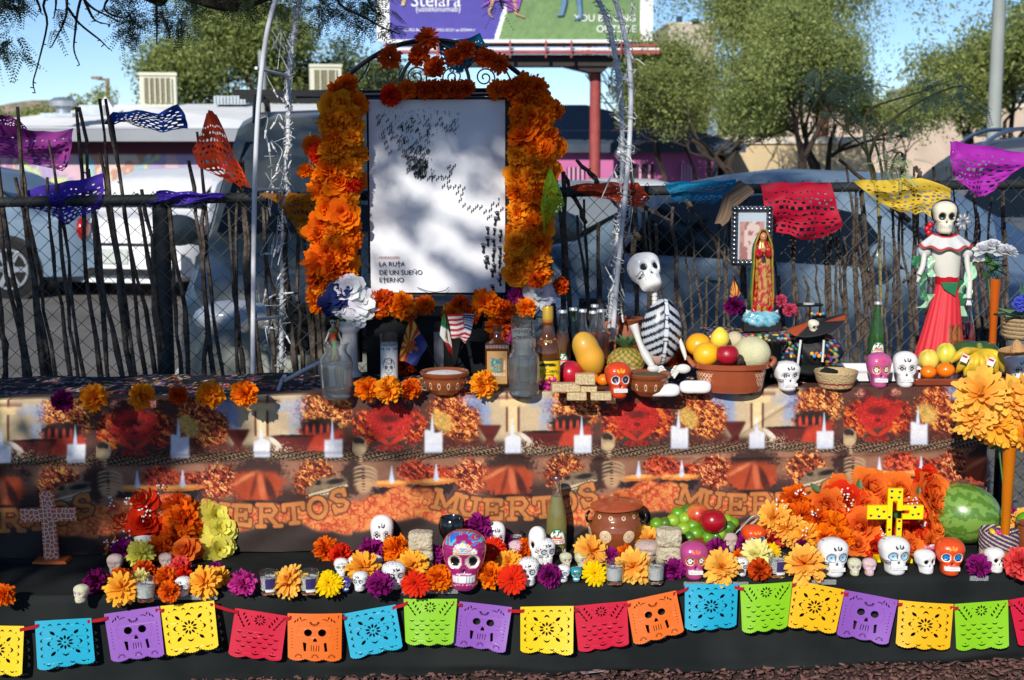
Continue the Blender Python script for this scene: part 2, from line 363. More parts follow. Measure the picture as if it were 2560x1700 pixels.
b.add([(-.5,-.6,zr-zb+.05),(x1,-.6,zr-zb+.05),(x1-.2,3.4,zt),(W*.42,3.4,zt),(-.3,3.4,zr-zb+.15),(-.5,8,zr-zb+.05),(x1,8,zr-zb+.05),(x1,8.0,zt),(W*.42,8,zt)],
      [(0,1,2,3,4),(3,2,7,8),(4,3,8,5),(1,6,7,2),(0,4,5),(5,8,7,6),(0,5,6,1)]);b.obj('roof',wallmat('white_roof_coat',(.82,.82,.8)),bl,smooth=False)
p=at(285,262,23.5);b=MB();b.add([(p.x-A0.x-.12,2.0,zt-.1),(p.x-A0.x+.12,2.0,zt-.1),(p.x-A0.x,2.0,zt+.09),(p.x-A0.x,2.6,zt+.0)],[(0,1,2),(0,2,3),(1,3,2)]);b.obj('roof_peak',wallmat('white_roof_coat',(.8,.8,.8)),bl,smooth=False)
def cooler(px0,px1,py0,py1,Y,label,slats=5,side=.25):
    a=at(px0,py1,Y);c=at(px1,py0,Y);w=c.x-a.x;h=c.z-a.z
    t=thing('evaporative_cooler',label,'cooler',(a.x+w/2,Y,a.z),.18);m=wallmat('cooler_metal',rgb(208,206,186));d=mat('cooler_pad',rgb(120,116,92),.9,scale=40,var=.3)
    b=MB();b.box((0,w*.4,h/2),(w,w*.8,h));b.obj('cabinet',m,t,smooth=False)
    b=MB();b.box((0,0,h+.015),(w*1.06,w*.1,.05));b.obj('rim',m,t,smooth=False)
    b=MB();b.box((0,-.012,h*.5),(w*.74,.02,h*.8));b.obj('pad',d,t,smooth=False)
    for k in range(slats):
        b=MB();b.box((-w*.37+w*.74*(k+.5)/slats+w*.07,-.03,h*.5),(w*.035,.03,h*.8));b.obj('louvre',m,t,smooth=False)
cooler(352,438,187,266,24,'cream evaporative cooler box on the white roof, left one',5)
cooler(777,853,166,256,25.5,'cream evaporative cooler behind the marigold column',3)
p=at(158,275,22.5);t=thing('roof_vent','round silver turbine vent at the left end of the white roof','vent',(p.x,22.5,p.z-.06))
b=MB();b.lathe([(.11,0),(.11,.1),(.2,.12),(.21,.2),(.13,.25),(.02,.26)],20);b.obj('turbine',mat('galvanised',rgb(190,196,200),.35,metal=.7),t)
b=MB();b.box((-.05,0,-.02),(.5,.4,.06));b.box((.4,.2,.06),(.42,.3,.16));b.obj('duct_box',mat('galvanised',rgb(190,196,200),.35),t,smooth=False)
p=at(580,262,24);t=thing('roof_unit','flat grey ribbed unit on the white roof behind the arch','unit',(p.x,24,p.z));b=MB();b.box((0,0,.07),(.52,.4,.14));b.obj('housing',mat('galvanised',rgb(190,196,200),.35),t,smooth=False)
for k in range(9):b=MB();b.box((-.22+.055*k,-.21,.07),(.015,.02,.12));b.obj('rib',mat('rib_dark',rgb(110,120,128),.6),t,smooth=False)
def pole(label,px,py_top,Y,r,m,arm=None,base=LOT,py2=None):
    a=at(px,py_top,Y);t=thing('light_pole',label,'pole',(a.x,Y,base));b=MB();b.tube([(0,0,0),(0,0,a.z-base)],[r*1.15,r],10);b.obj('mast',m,t)
    if arm:
        b=MB();b.tube([(0,0,a.z-base-.05),(arm,0,a.z-base)],r*.7,6);b.obj('arm',m,t);b=MB();b.box((arm,0,a.z-base+.02),(abs(arm)*.9,.2,r*1.2));b.obj('lamp_head',m,t,smooth=False)
pole('thin brown street lamp rising behind the white roof',268,196,48,.07,mat('rust_pole',rgb(140,120,95),.8),-.35)
pole('tall pale grey light pole at the right edge',2502,-60,17,.075,mat('grey_pole',rgb(150,156,150),.7,scale=2),-.3)
pole('grey steel post standing left of the marigold column',655,128,16,.045,mat('grey_pole',rgb(150,156,150),.7),None)
pole('rusty brown utility pole behind the big mesquite',2068,-80,26,.11,mat('brown_pole',rgb(128,84,62),.8,scale=3),None)
pole('pale square post beside the pink building',1782,268,25,.1,mat('pale_pole',rgb(176,196,200),.6),None)
# pink building under a dark roof
a=at(1290,430,24);c=at(1785,360,24);pk=thing('pink_building','magenta painted shop building with dark blue grey hip roof','building',(a.x,24,LOT));w=c.x-a.x;hh=c.z-LOT
b=MB();b.box((w/2,3,hh/2),(w,6,hh));b.obj('wall',wallmat('pink_wall',rgb(196,108,160)),pk,smooth=False)
b=MB();rt=at(1400,262,27).z-LOT;b.add([(-.5,-.22,hh),(w+.5,-.22,hh),(w+.5,7,hh),(-.5,7,hh),(.4,3,rt),(w*.4,3,rt),(-.5,-.22,hh-.14),(w+.5,-.22,hh-.14),(w+.5,7,hh-.14),(-.5,7,hh-.14)],[(0,1,5,4),(1,2,5),(2,3,4,5),(3,0,4),(0,6,7,1),(1,7,8,2),(2,8,9,3),(3,9,6,0),(6,9,8,7)])
b.obj('roof',mat('dark_shingle',rgb(62,74,88),.8,scale=6,bump=.4,bscale=30),pk,smooth=False)
wm=mat('dark_opening',rgb(52,26,40),.5);
for k,(q,ww,h0,h1)in enumerate([(.28,.24,.35,1.2),(1.0,.3,.3,1.25),(2.0,.6,.6,1.3),(2.85,.2,.3,1.3)]):
    b=MB();b.box((q,-.02,(h0+h1)/2),(ww,.05,h1-h0));wi=b.obj('window',wm,pk,smooth=False)
    for j in range(4):b=MB();b.box((q-ww/2+ww*(j+.5)/4,-.06,(h0+h1)/2),(.035,.03,h1-h0));b.obj('bar',wallmat('pink_trim',rgb(226,160,200)),wi,smooth=False)
for dx in (0,.2):
    p=at(1548+dx*80,384,23.6);b=MB();b.ell((p.x-a.x,p.y-24,p.z-LOT),(.085,.09,.085),12,8);b.obj('floodlight',mat('galvanised',rgb(190,196,200),.35),pk)
# white low gable further back
p=at(1420,268,50);t=thing('white_building','far white gabled building beside the billboard post','building',(p.x-1.3,50,LOT));b=MB();zz=p.z-LOT
b.prism([(0,0),(3.0,0),(3.0,zz-.3),(.6,zz),(0,zz-.15)],0,4);b.obj('wall',wallmat('white_paint_wall',rgb(225,225,218)),t,smooth=False)
b=MB();b.box((.45,.5,zz+.15),(.12,.12,.5));b.obj('chimney',wallmat('white_paint_wall',rgb(225,225,218)),t,smooth=False)
# tan shed and beige buildings on the right
def simple_building(label,px0,px1,pyt,Y,dep,col,name='beige_building',wins=(),trim=None):
    a=at(px0,pyt,Y);c=at(px1,pyt,Y);w=c.x-a.x;h=a.z-LOT;t=thing(name,label,'building',(a.x,Y,LOT))
    b=MB();b.box((w/2,dep/2,h/2),(w,dep,h));b.obj('wall',wallmat('w_%02x%02x%02x'%tuple(int(255*q)for q in col),col,var=.1,bump=.15,bscale=3),t,smooth=False)
    b=MB();b.box((w/2,dep/2,h+.05),(w+.1,dep+.1,.12));b.obj('parapet',wallmat('parapet_trim',trim or rgb(214,202,184)),t,smooth=False)
    for (q0,q1,r0,r1,mm)in wins:
        a2=at(q0,r1,Y);c2=at(q1,r0,Y);b=MB();b.box(((a2.x+c2.x)/2-a.x,-.02,(a2.z+c2.z)/2-LOT),(c2.x-a2.x,.06,c2.z-a2.z));b.obj('window',mat('window_dark',rgb(44,62,72),.2),t,smooth=False)
    return t
simple_building('tan stucco shed wall between the mesquite trunk and pink building',1812,2180,358,25,4,rgb(200,178,140))
simple_building('long beige building behind the mesquite on the right',1960,2900,268,44,10,rgb(196,176,158),wins=[(2440,2470,308,340,0),(2250,2275,312,342,0)])
simple_building('cream office building rising behind the right hand tree',1672,1790,60,80,12,rgb(186,176,156),wins=[(1690,1706,40,56,0),(1730,1748,46,60,0)])
simple_building('grey louvred upper storey at the far right edge',2400,2700,208,62,12,rgb(148,150,152),name='grey_building',wins=[(2520,2600,216,226,0),(2520,2600,232,242,0),(2520,2600,248,258,0)])
# billboard
YB=22.5;bb=thing('billboard','large billboard with purple and green advertisement on a red post','billboard',(at(1290,400,YB).x,YB,LOT));ox=at(1290,400,YB).x
def bp(px,py,dy=0):p=at(px,py,YB);return (p.x-ox,dy,p.z-LOT)
def bpanel(name,x0,y0,x1,y1,m,dy,th=.05):
    a=bp(x0,y1);c=bp(x1,y0);b=MB();b.box(((a[0]+c[0])/2,dy,(a[2]+c[2])/2),(c[0]-a[0],th,c[2]-a[2]));return b.obj(name,m,bb,smooth=False)
wht=mat('board_white',(.8,.8,.78),.6,var=.04);red=mat('board_red_steel',rgb(158,74,70),.7,var=.15)
bpanel('frame_panel',943,-260,1636,104,wht,0,.1)
def adcol(u,v):
    x=975+(1602-975)*u;y=100-330*v
    edge=1242+(100-y)*.30
    c=rgb(70,62,150)if x<edge else (rgb(104,134,82))
    if abs(x-edge)<5:return rgb(230,232,230)
    if x>edge:n=fbm(x*.2,y*.2);c=tuple(q*(.7+.6*n)for q in c)
    return c
a=bp(975,100);c=bp(1602,-230);b=MB();b.grid(lambda u,v:(a[0]+(c[0]-a[0])*u,-.06,a[2]+(c[2]-a[2])*v),200,70,col=adcol);b.obj('advert_sheet',paint('advert_print',.6),bb,smooth=False)
tw=mat('print_white',(.8,.8,.82),.6,var=.02)
text('Stelara',.285,tw,bb,bp(1090,3,-.075),name='lettering');text('(ustekinumab)',.122,tw,bb,bp(1096,24,-.075))
text('YOU BELONG',.152,tw,bb,bp(1512,47,-.075));text('OUTSIDE',.152,tw,bb,bp(1540,74,-.075));text('©2022 Biotech, Inc. 2022-02/23 cp-305044v1',.06,tw,bb,bp(1100,76,-.075))
b=MB();P=[bp(x,y,-.085)for x,y in ((1000,-14),(1018,-4),(1012,14),(1003,15),(1008,0))];b.add(P,[(0,1,2,3,4)]);b.obj('logo_swoosh',mat('logo_tan',rgb(214,190,120),.6),bb,smooth=False)
def leg(pts,m,w):
    b=MB();b.tube([bp(x,y,-.09)for x,y in pts],[q*.0063 for q in w],8);return b.obj('printed_figure',m,bb)
sk=mat('print_skin',rgb(196,150,130),.7);jn=mat('print_jeans',rgb(96,130,168),.7);pu=mat('print_purple',rgb(140,78,168),.7)
leg([(1236,-10),(1222,34),(1232,45)],sk,[6,3.2,2.4]);leg([(1285,-10),(1290,36),(1311,44)],sk,[6,3.2,2.4]);leg([(1412,-60),(1411,10),(1405,38),(1392,40)],jn,[9,7,5,3]);leg([(1440,-60),(1448,10),(1452,46),(1436,50)],jn,[9,7,5,3])
b=MB();b.add([bp(x,y,-.1)for x,y in ((1200,20),(1240,-20),(1310,-20),(1296,26),(1268,30),(1262,2),(1238,4))],[(0,1,6),(1,2,5,6),(2,3,4,5)]);b.obj('printed_skirt',pu,bb,smooth=False)
bpanel('catwalk',970,106,1560,114,wht,-.35,.6);bpanel('beam',965,116,1636,122,red,-.5,.1);bpanel('beam',968,132,1640,140,red,-.5,.1);bpanel('rail',968,125,1640,130,wht,-.5,.06)
bpanel('truss',1130,140,1545,168,mat('dark_steel',rgb(46,38,38),.7),-.1,.5)
for x in (1100,1188,1275,1362,1424,1545):bpanel('bracket',x-2,108,x+2,150,red,-.62,.1)
b=MB();q=bp(1489,170);b.tube([(q[0],0,0),(q[0],0,q[2]+.1)],.088,8);b.obj('post',red,bb)
b=MB();b.prism([(bp(1380,160)[0],bp(1380,160)[2]),(bp(1530,160)[0],bp(1530,160)[2]),(bp(1505,182)[0],bp(1505,182)[2]),(bp(1470,182)[0],bp(1470,182)[2])],-.3,.3);b.obj('gusset',mat('dark_steel',rgb(46,38,38),.7),bb,smooth=False)
# ================================================================= vehicles
m_glassd=mat('car_glass',rgb(14,20,22),.08,var=0,spec=.6,coat=.2);m_tyre=mat('tyre_rubber',rgb(22,22,22),.9);m_rim=mat('alloy_rim',rgb(168,172,176),.35,metal=.8,var=0)
m_blk=mat('black_trim',rgb(16,17,18),.5,var=0);m_chr=mat('chrome',rgb(200,205,210),.15,metal=1,var=0);m_redl=mat('tail_lens',rgb(160,12,18),.2,var=0,coat=.5);m_lamp=mat('lamp_lens',rgb(205,210,214),.12,var=0,coat=.6)
def car(label,cat,L,W,HT,col,kind,loc,rz,name='parked_car',rail=False,rough=.3,metal=.4,plate=None):
    body=mat('car_paint_%02x%02x%02x'%tuple(int(255*q)for q in col),col,.45,metal=metal*.2,var=.03,coat=.2);t=thing(name,label,cat,loc,rz,'vehicles parked behind the fence')
    suv=kind=='suv';h=HT;belt=h*(.58 if suv else .62);hood=h*(.56 if suv else .55);g=.24 if suv else .17
    if suv:top=[(-.5,.50),(-.485,.60),(-.47,.80),(-.42,.955),(-.3,1),(0,1.0),(.1,.97),(.17,.84),(.25,.60),(.42,.54),(.49,.47),(.5,.38)]
    else:top=[(-.5,.5),(-.47,.62),(-.36,.66),(-.22,.93),(-.1,1),(.04,.99),(.12,.92),(.26,.64),(.42,.56),(.49,.46),(.5,.36)]
    xs=np.linspace(-.5,.5,45);tz=np.interp(xs,[p[0]for p in top],[p[1]for p in top])*h
    V=[];rings=[]
    for i,x in enumerate(xs):
        e=1-.22*max(0,(abs(x)-.40)/.1)**2;w=W/2*e;z2=tz[i];zbt=min(belt,z2-.05*h)
        cab=max(0,z2-belt)/(h-belt)if h>belt else 0;wt=w*(.93-.17*cab)
        ring=[(w*.80,g),(w*.97,g+.05*h),(w,h*.36),(w*.985,zbt-.03),(w*.95,zbt),(wt*1.0,z2-.035*h),(wt*.86,z2-.004*h),(0,z2+.012*h)]
        if z2<belt+.05:ring[5]=(w*.93,z2-.02*h)
        R_=ring+[(-a,c)for a,c in ring[-2::-1]];rings.append([(x*L,a,c)for a,c in R_])
    n=len(rings[0]);b=MB();vs=[p for r in rings for p in r]
    fs=[(i*n+k,(i+1)*n+k,(i+1)*n+(k+1)%n,i*n+(k+1)%n)for i in range(len(xs)-1)for k in range(n)]+[tuple(range(n)),tuple(range(len(vs)-1,len(vs)-n-1,-1))]
    b.add(vs,[f[::-1]for f in fs]);b.obj('body',body,t,auto=38)
    def Z(x):return float(np.interp(x,[p[0]for p in top],[p[1]for p in top]))*h
    def side(x0,x1,sgn,slant0=0,slant1=0):
        b=MB();pts=[]
        for (x,s,zz)in [(x0+slant0,0,belt+.02),(x1+slant1,0,belt+.02),(x1,1,0),(x0,1,0)]:
            z2=Z(x);z=zz if s==0 else z2-.085*h;cab=max(0,Z(x)-belt)/(h-belt);wt=W/2*(.93-.17*cab);tt=(z-belt)/max(.01,(z2-.035*h-belt));w=W/2*.95*(1-tt)+wt*tt;pts.append((x*L,sgn*(w+.006),z))
        b.add(pts+[(p[0],p[1]-sgn*.02,p[2])for p in pts],[(0,1,2,3),(7,6,5,4),(0,4,5,1),(1,5,6,2),(2,6,7,3),(3,7,4,0)]);b.obj('side_window',m_glassd,t,smooth=False)
    for s in (-1,1):
        if suv:side(-.44,-.27,s,-.01,0);side(-.255,-.06,s);side(-.045,.115,s,0,.07)
        else:side(-.2,-.03,s,-.05,0);side(-.015,.115,s,0,.07)
    def screen(xb,xt,name):
        b=MB();zb_,zt_=belt+.03,Z(xt)-.03*h;dx=.012*(1 if xb>0 else -1);wb,wt2=W*.43,W*.36
        zb2=max(zb_,Z(xb)-.01);P=[((xb+dx)*L,-wb,zb2),((xb+dx)*L,wb,zb2),((xt+dx)*L,wt2,zt_+.01),((xt+dx)*L,-wt2,zt_+.01)]
        b.add(P+[(p[0]-.05*(1 if xb>0 else -1),p[1],p[2]-.01)for p in P],[(0,1,2,3),(7,6,5,4),(0,4,5,1),(1,5,6,2),(2,6,7,3),(3,7,4,0)]);b.obj(name,m_glassd,t,smooth=False)
    if suv:screen(.235,.125,'windshield');screen(-.483,-.45,'rear_window')
    else:screen(.245,.10,'windshield');screen(-.335,-.20,'rear_window')
    for (x,s)in ((.31,1),(.31,-1),(-.31,1),(-.31,-1)):
        r=h*(.205 if suv else .225);b=MB();b.tube([(x*L,s*(W/2-.24),r),(x*L,s*(W/2+.004),r)],r*1.14,28);b.obj('wheel_arch',m_blk,t)
        b=MB();b.tube([(0,-.11,0),(0,-.1,0),(0,.1,0),(0,.11,0)],[r*.93,r,r,r*.93],28);wo=b.obj('tyre',m_tyre,t,(x*L,s*(W/2-.09),r))
        b=MB();b.tube([(0,s*.105,0),(0,s*.122,0)],r*.25,12)
        for k in range(6):
            a=k*math.pi/3;b.box((math.cos(a)*r*.38,s*.116,math.sin(a)*r*.38),(r*.62,.02,r*.17),Matrix.Rotation(-a,3,'Y'))
        b.lathe([(r*.62,-.01),(r*.7,0),(r*.7,.02),(r*.62,.02)],24,cap=False);n0=len(b.v)-96
        for q in range(n0,len(b.v)):vx=b.v[q];b.v[q]=(vx[0],s*(.1+vx[2]),vx[1])
        b.obj('rim',m_rim,wo)
    for s in (-1,1):
        b=MB();b.ell((.47*L,s*W*.36,h*.46),(.1,.2,.085),14,8);b.obj('headlight',m_lamp,t)
        b=MB();b.ell((-.478*L,s*W*.4,h*(.56 if suv else .53)),(.07,.12,.13),12,8);b.obj('tail_light',m_redl,t)
        b=MB();b.ell((.17*L,s*(W/2+.1),belt+.1),(.08,.13,.09),14,10);b.tube([(.17*L,s*(W/2-.12),belt+.02),(.17*L,s*(W/2+.05),belt+.05)],.03,6);b.obj('side_mirror',body,t)
        b=MB();b.box((-.09*L,s*(W/2+.012),belt-.1),(.16,.03,.03));b.obj('door_handle',body,t,smooth=False)
        if rail:
            b=MB();b.tube(smooth_path([(-.38*L,s*W*.33,h*.98),(-.34*L,s*W*.33,h*1.045),(0,s*W*.33,h*1.05),(.08*L,s*W*.33,h*1.03),(.12*L,s*W*.33,h*.96)],4),.022,6);b.obj('roof_rail',m_chr if rail=='chrome' else m_blk,t)
    if rail=='rack':
        for x in (-.28,-.1,.06):b=MB();b.box((x*L,0,h*1.055),(.06,W*.8,.035));b.obj('roof_bar',m_blk,t,smooth=False)
    b=MB();b.box((.5*L-.01,0,h*.44),(.06,W*.5,h*.12));gr=b.obj('grille',m_blk,t,smooth=False)
    for k in range(4):b=MB();b.box((.5*L+.03,0,h*.39+k*h*.033),(.02,W*.52,h*.012));b.obj('grille_bar',m_chr,gr,smooth=False)
    b=MB();b.box((.5*L,0,h*.26),(.1,W*.86,h*.1));b.obj('front_bumper',body,t,smooth=False)
    b=MB();b.box((-.5*L,0,h*.3),(.12,W*.9,h*.12));b.obj('rear_bumper',body,t,smooth=False);b=MB();b.box((-.5*L-.05,0,h*.215),(.06,W*.8,h*.05));b.obj('bumper_insert',m_blk,t,smooth=False)
    b=MB();b.box((-.5*L-.07,0,h*.34),(.02,.32,.16));b.obj('licence_plate',mat('plate',rgb(190,196,190),.5,var=.1,scale=30),t,smooth=False)
    b=MB();b.box((-.497*L,0,h*.43),(.05,W*.72,.03));b.obj('tailgate_trim',m_blk,t,smooth=False)
    return t
def cx(px,Y):return at(px,400,Y).x
car('large grey green sport utility vehicle with roof rack behind the left arch','suv',4.9,2.02,1.88,rgb(122,124,114),'suv',(cx(905,8.8),9.1,LOT),math.radians(-82),'sport_utility_vehicle',rail='rack',metal=.5)
car('silver pickup-style car facing the fence with horizontal chrome grille','car',4.8,1.98,1.36,rgb(134,142,146),'sedan',(cx(1340,11),11.6,LOT),math.radians(-92),'parked_car',metal=.5)
car('blue grey sedan right of the arch, behind the skeleton','car',4.6,1.85,1.49,rgb(112,132,148),'sedan',(cx(2150,9),9.6,LOT),math.radians(-38),metal=.4)
car('dark slate sport utility vehicle with silver roof rails at the right edge','suv',4.8,1.95,1.72,rgb(66,74,84),'suv',(cx(2640,13),13.6,LOT),math.radians(172),'sport_utility_vehicle',rail='chrome',metal=.3)
car('white car seen from behind between fence sticks','car',4.2,1.7,1.36,(.8,.8,.8),'sedan',(cx(400,15.6),17.4,LOT),math.radians(78),'parked_car',metal=0)
car('slate blue sedan at the far left edge with silver wheel','car',4.6,1.8,1.42,rgb(108,128,146),'sedan',(cx(-270,15.5),16.4,LOT),math.radians(172),'parked_car',metal=.4)
car('white compact car far off below the pink building','car',4.4,1.8,1.22,(.6,.6,.6),'sedan',(cx(1600,17.5),17.8,LOT),math.radians(8),'parked_car',metal=0)
# ================================================================= chain link fence with woven sticks
m_galv=mat('fence_steel',rgb(98,104,106),.5,metal=.6,var=.15,scale=20);m_stick=mat('ocotillo_stick',rgb(100,88,76),.95,var=.35,scale=30,bump=.8,bscale=90,c2=rgb(52,43,36))
fence=thing('chain_link_fence','chain link fence with dark steel rail woven full of dry sticks','fence',(0,0,0))
def rail_z(x):return 1.262+.013*x
b=MB();b.tube([(x,Yf(x),rail_z(x))for x in np.linspace(-3.2,3.4,12)],.018,8);b.obj('top_rail',mat('dark_rail',rgb(46,49,50),.7,metal=.2),fence)
for px in (415,2780,-700):
    x=at(px,600,5.05).x;b=MB();b.tube([(x,Yf(x)+.03,0),(x,Yf(x)+.03,rail_z(x)-.01)],.03,10);b.lathe([(.034,0),(.034,.02),(.01,.035)],10,(x,Yf(x)+.03,rail_z(x)-.01));b.obj('post',mat('dark_rail',rgb(46,49,50),.7),fence)
b=MB();dz=.064;zt_,zb_=1.29,.04;span=zt_-zb_
for s in (1,-1):
    x=-4.6
    while x<4.8:
        pts=[];k=0;n=20
        for i in range(n+1):
            xx=x+s*span*i/n*1.0;z=zb_+span*i/n
            pts.append((xx,Yf(xx)-.022+s*.004+.003*math.sin(i*math.pi/2),z+.013*(xx)))
        pts=[p for p in pts if -3.3<p[0]<3.5]
        if len(pts)>1:b.tube(pts[::3]+[pts[-1]]if len(pts)>4 else pts,.0011,4,cap=False)
        if abs(x)<3.4:q=x+s*span;
        x+=dz*1.0
tag(b.obj('wire_mesh',m_galv,fence),kind='stuff')
R=random.Random(21)
def stick(px0,py0,px1,py1,r=.008,off=0):
    a=at(px0,py0,5.1);c=at(px1,py1,5.1);n=9;pts=[];ph=R.uniform(0,6)
    for i in range(n+1):
        t=i/n;x=a.x+(c.x-a.x)*t+R.gauss(0,.0035)+.006*math.sin(ph+t*5);z=a.z+(c.z-a.z)*t
        pts.append((x,Yf(x)+(.024 if off else -.028)*math.cos(t*9+ph)*.6+.012,z))
    b=MB();rr=[r*(1.15-.5*i/n)*R.choice((.85,1,1.2))for i in range(n+1)];b.tube(pts,rr,5);
    for i in range(1,n,2):p=Vector(pts[i]);b.tube([p,p+Vector((R.uniform(-.012,.012),-.004,.008))],[.004,.002],3)
    b.obj('stick',m_stick,fence)
x=-10
while x<1650:
    if not (900<x<1290):
        top=R.choice((250,300,330,380,420,470,480))if x<480 else R.choice((330,400,470,480,500,520))
        if x>1280:top=R.choice((430,500,520,540,560))
        if 150<x<330:top=R.choice((350,270,300,440))
        lean=-R.uniform(.10,.2)*(900-top)if x<480 else -R.uniform(-.02,.14)*(900-top)
        if x<60:top=R.choice((500,560,720));lean=0
        stick(x+R.uniform(-6,6),990,x+lean,top,R.uniform(.007,.0115),R.random()<.5)
    x+=R.uniform(16,28)
for x in (930,990,1060,1130,1200):stick(x,960,x+10,780,.009)
x=1650
while x<2600:
    top=R.choice((480,500,520,560,620,700));
    if x>2080:top=R.choice((470,500,420,540,600))
    stick(x+R.uniform(-8,8),985,x+R.uniform(-.16,.03)*(900-top),top,R.uniform(.005,.0095),R.random()<.5)
    x+=R.uniform(15,28)if x<2080 else R.uniform(11,20)
for q in [(2315,560,2130,400),(2290,470,2305,385),(2290,520,2300,395),(2345,470,2340,418),(1720,490,1860,700),(1600,510,1690,560),(1610,600,1530,500),(1500,460,1440,400),(1470,560,1385,400),(60,860,10,720)]:stick(*q,.0085)
for _ in range(26):p=R.uniform(2070,2560);stick(p,R.uniform(700,900),p+R.uniform(-60,60),R.uniform(520,700),.0045)
# sapling growing at the fence
sap=thing('mesquite_sapling','thin young mesquite with feathery leaves rising behind the yellow tissue banner','sapling',(at(2190,700,5.35).x,5.35,0));o0=sap.location
b=MB();stems=[[(2205,900),(2195,500),(2170,390),(2120,330),(2060,270),(2030,200)],[(2190,480),(2170,390),(2160,320),(2180,270),(2300,230),(2380,200)],[(2172,400),(2200,330),(2290,260),(2400,215),(2450,250)],[(2215,500),(2200,400),(2180,340),(2160,330)],[(2120,330),(2110,250),(2060,190)],[(2240,500),(2230,420),(2250,380),(2270,420)]]
for s in stems:P=smooth_path([at(x,y,5.35+R.uniform(-.05,.05))-o0 for x,y in s],5);b.tube(P,[.007-.0052*i/len(P)for i in range(len(P))],5)
b.obj('stem',mat('green_stem',rgb(132,122,74),.8),sap)
V=[];sprays([(2020,170,2110,310,5.35,24),(2110,180,2200,300,5.4,12),(2290,190,2410,260,5.35,22),(2400,230,2470,280,5.35,7),(2180,370,2280,450,5.3,18),(2160,290,2300,360,5.35,12)],V,R,(.04,.075))
V=np.array(V)-np.array(o0);fastmesh('foliage',V,np.arange(len(V)).reshape(-1,4),mat('sapling_leaf',rgb(150,164,122),.6,var=.2,translucent=.25),sap)

# ================================================================= garden arch wound with white string lights
m_wtube=mat('white_tube',rgb(206,208,212),.35,var=.05,coat=.3);arch=thing('garden_arch','tall white tubular garden arch framing the altar','arch',(0,0,0))
def hoop(L,Rr,Y):return smooth_path([at(x,y,Y(x))for x,y in L]+[at(x,y,Y(x))for x,y in Rr],8)
Y1=lambda x:4.78+.00013*(x-640);Y2=lambda x:5.02+.00011*(x-640)
h1=hoop([(632,938),(633,780),(636,500),(644,300),(655,170),(672,60),(705,-40),(790,-190),(930,-300)],[(1100,-350),(1300,-300),(1440,-170),(1520,-40),(1555,60),(1576,190),(1574,350),(1562,500),(1548,640),(1531,850)],Y1)
h2=hoop([(703,925),(706,700),(712,500),(720,350),(722,200),(735,80),(760,-30),(840,-170),(960,-270)],[(1100,-310),(1270,-270),(1400,-150),(1478,-30),(1520,60),(1545,190),(1556,350),(1552,500),(1540,640),(1522,840)],Y2)
b=MB();b.tube(h1,.0085,8);b.obj('front_hoop',m_wtube,arch);b=MB();b.tube(h2,.0085,8);b.obj('rear_hoop',m_wtube,arch)
for (xa,ya,xb,yb)in [(640,170,722,190),(636,475,712,472),(633,800,706,790),(1570,200,1545,190),(1566,480,1552,478),(1540,760,1530,750),(760,-150,830,-150),(1470,-120,1420,-120)]:
    b=MB();b.tube([at(xa,ya,Y1(xa)),at(xb,yb,Y2(xb))],.006,6);b.obj('rung',m_wtube,arch)
b=MB();b.tube(smooth_path([onz(710,952,ZT+.03),onz(760,925,ZT+.06),onz(800,905,ZT+.08)],4),.006,6);b.tube(smooth_path([onz(695,975,ZT+.005),onz(705,950,ZT+.03),onz(712,940,ZT+.05)],4),.006,6);b.obj('foot_bar',m_wtube,arch)
sl=thing('string_lights','tangled white string of little bulbs wound round the arch','lights',(0,0,0));b=MB();R=random.Random(5);bulbs=[]
def wind(path,i0,i1,wire_n,rad,loops):
    for w in range(wire_n):
        pts=[]
        for i in range(i0,i1):
            for k in range(4):
                t=k/4;p=path[i].lerp(path[min(i+1,len(path)-1)],t);a=(i*4+k)*loops+w*2.1;rr=rad*(1+.7*math.sin(i*1.3+w));pts.append(p+Vector((math.cos(a)*rr+R.gauss(0,.003),math.sin(a)*rr,R.gauss(0,.004))))
        b.tube(pts,.0016,3,cap=False)
wind(h2,0,62,5,.011,.9);wind(h2,86,len(h2)-1,4,.013,1.2);wind(h1,86,len(h1)-1,2,.013,.8)
for k in range(64):
    y=R.uniform(-20,880)if k<40 else R.uniform(0,800);l=k<40
    x=(706+R.uniform(-44,14))if l else (1560 if y<300 else 1550-(y-300)*.03)+R.uniform(-26,22)
    if l and y<180:x+=(180-y)*.18
    p=at(x,y,4.95+R.uniform(-.06,.06));q=p+Vector((R.uniform(-.03,.03),R.uniform(-.03,.03),R.uniform(-.06,.06)));e=p+Vector((R.uniform(-.06,.06),R.uniform(-.03,.03),R.uniform(.02,.09)*R.choice((-1,1))))
    b.tube(smooth_path([e,q,p],4),.0014,3,cap=False);bulbs.append((p,(p-q).normalized()))
b.obj('wire',mat('white_wire',rgb(196,198,198),.5,var=.05),sl)
for p,d in bulbs:bb_=MB();bb_.tube([p,p+d*.008,p+d*.009,p+d*.026,p+d*.031],[.0045,.0045,.003,.003,.0008],6);bb_.obj('bulb',mat('bulb_socket',rgb(220,222,222),.35,var=.03),sl)

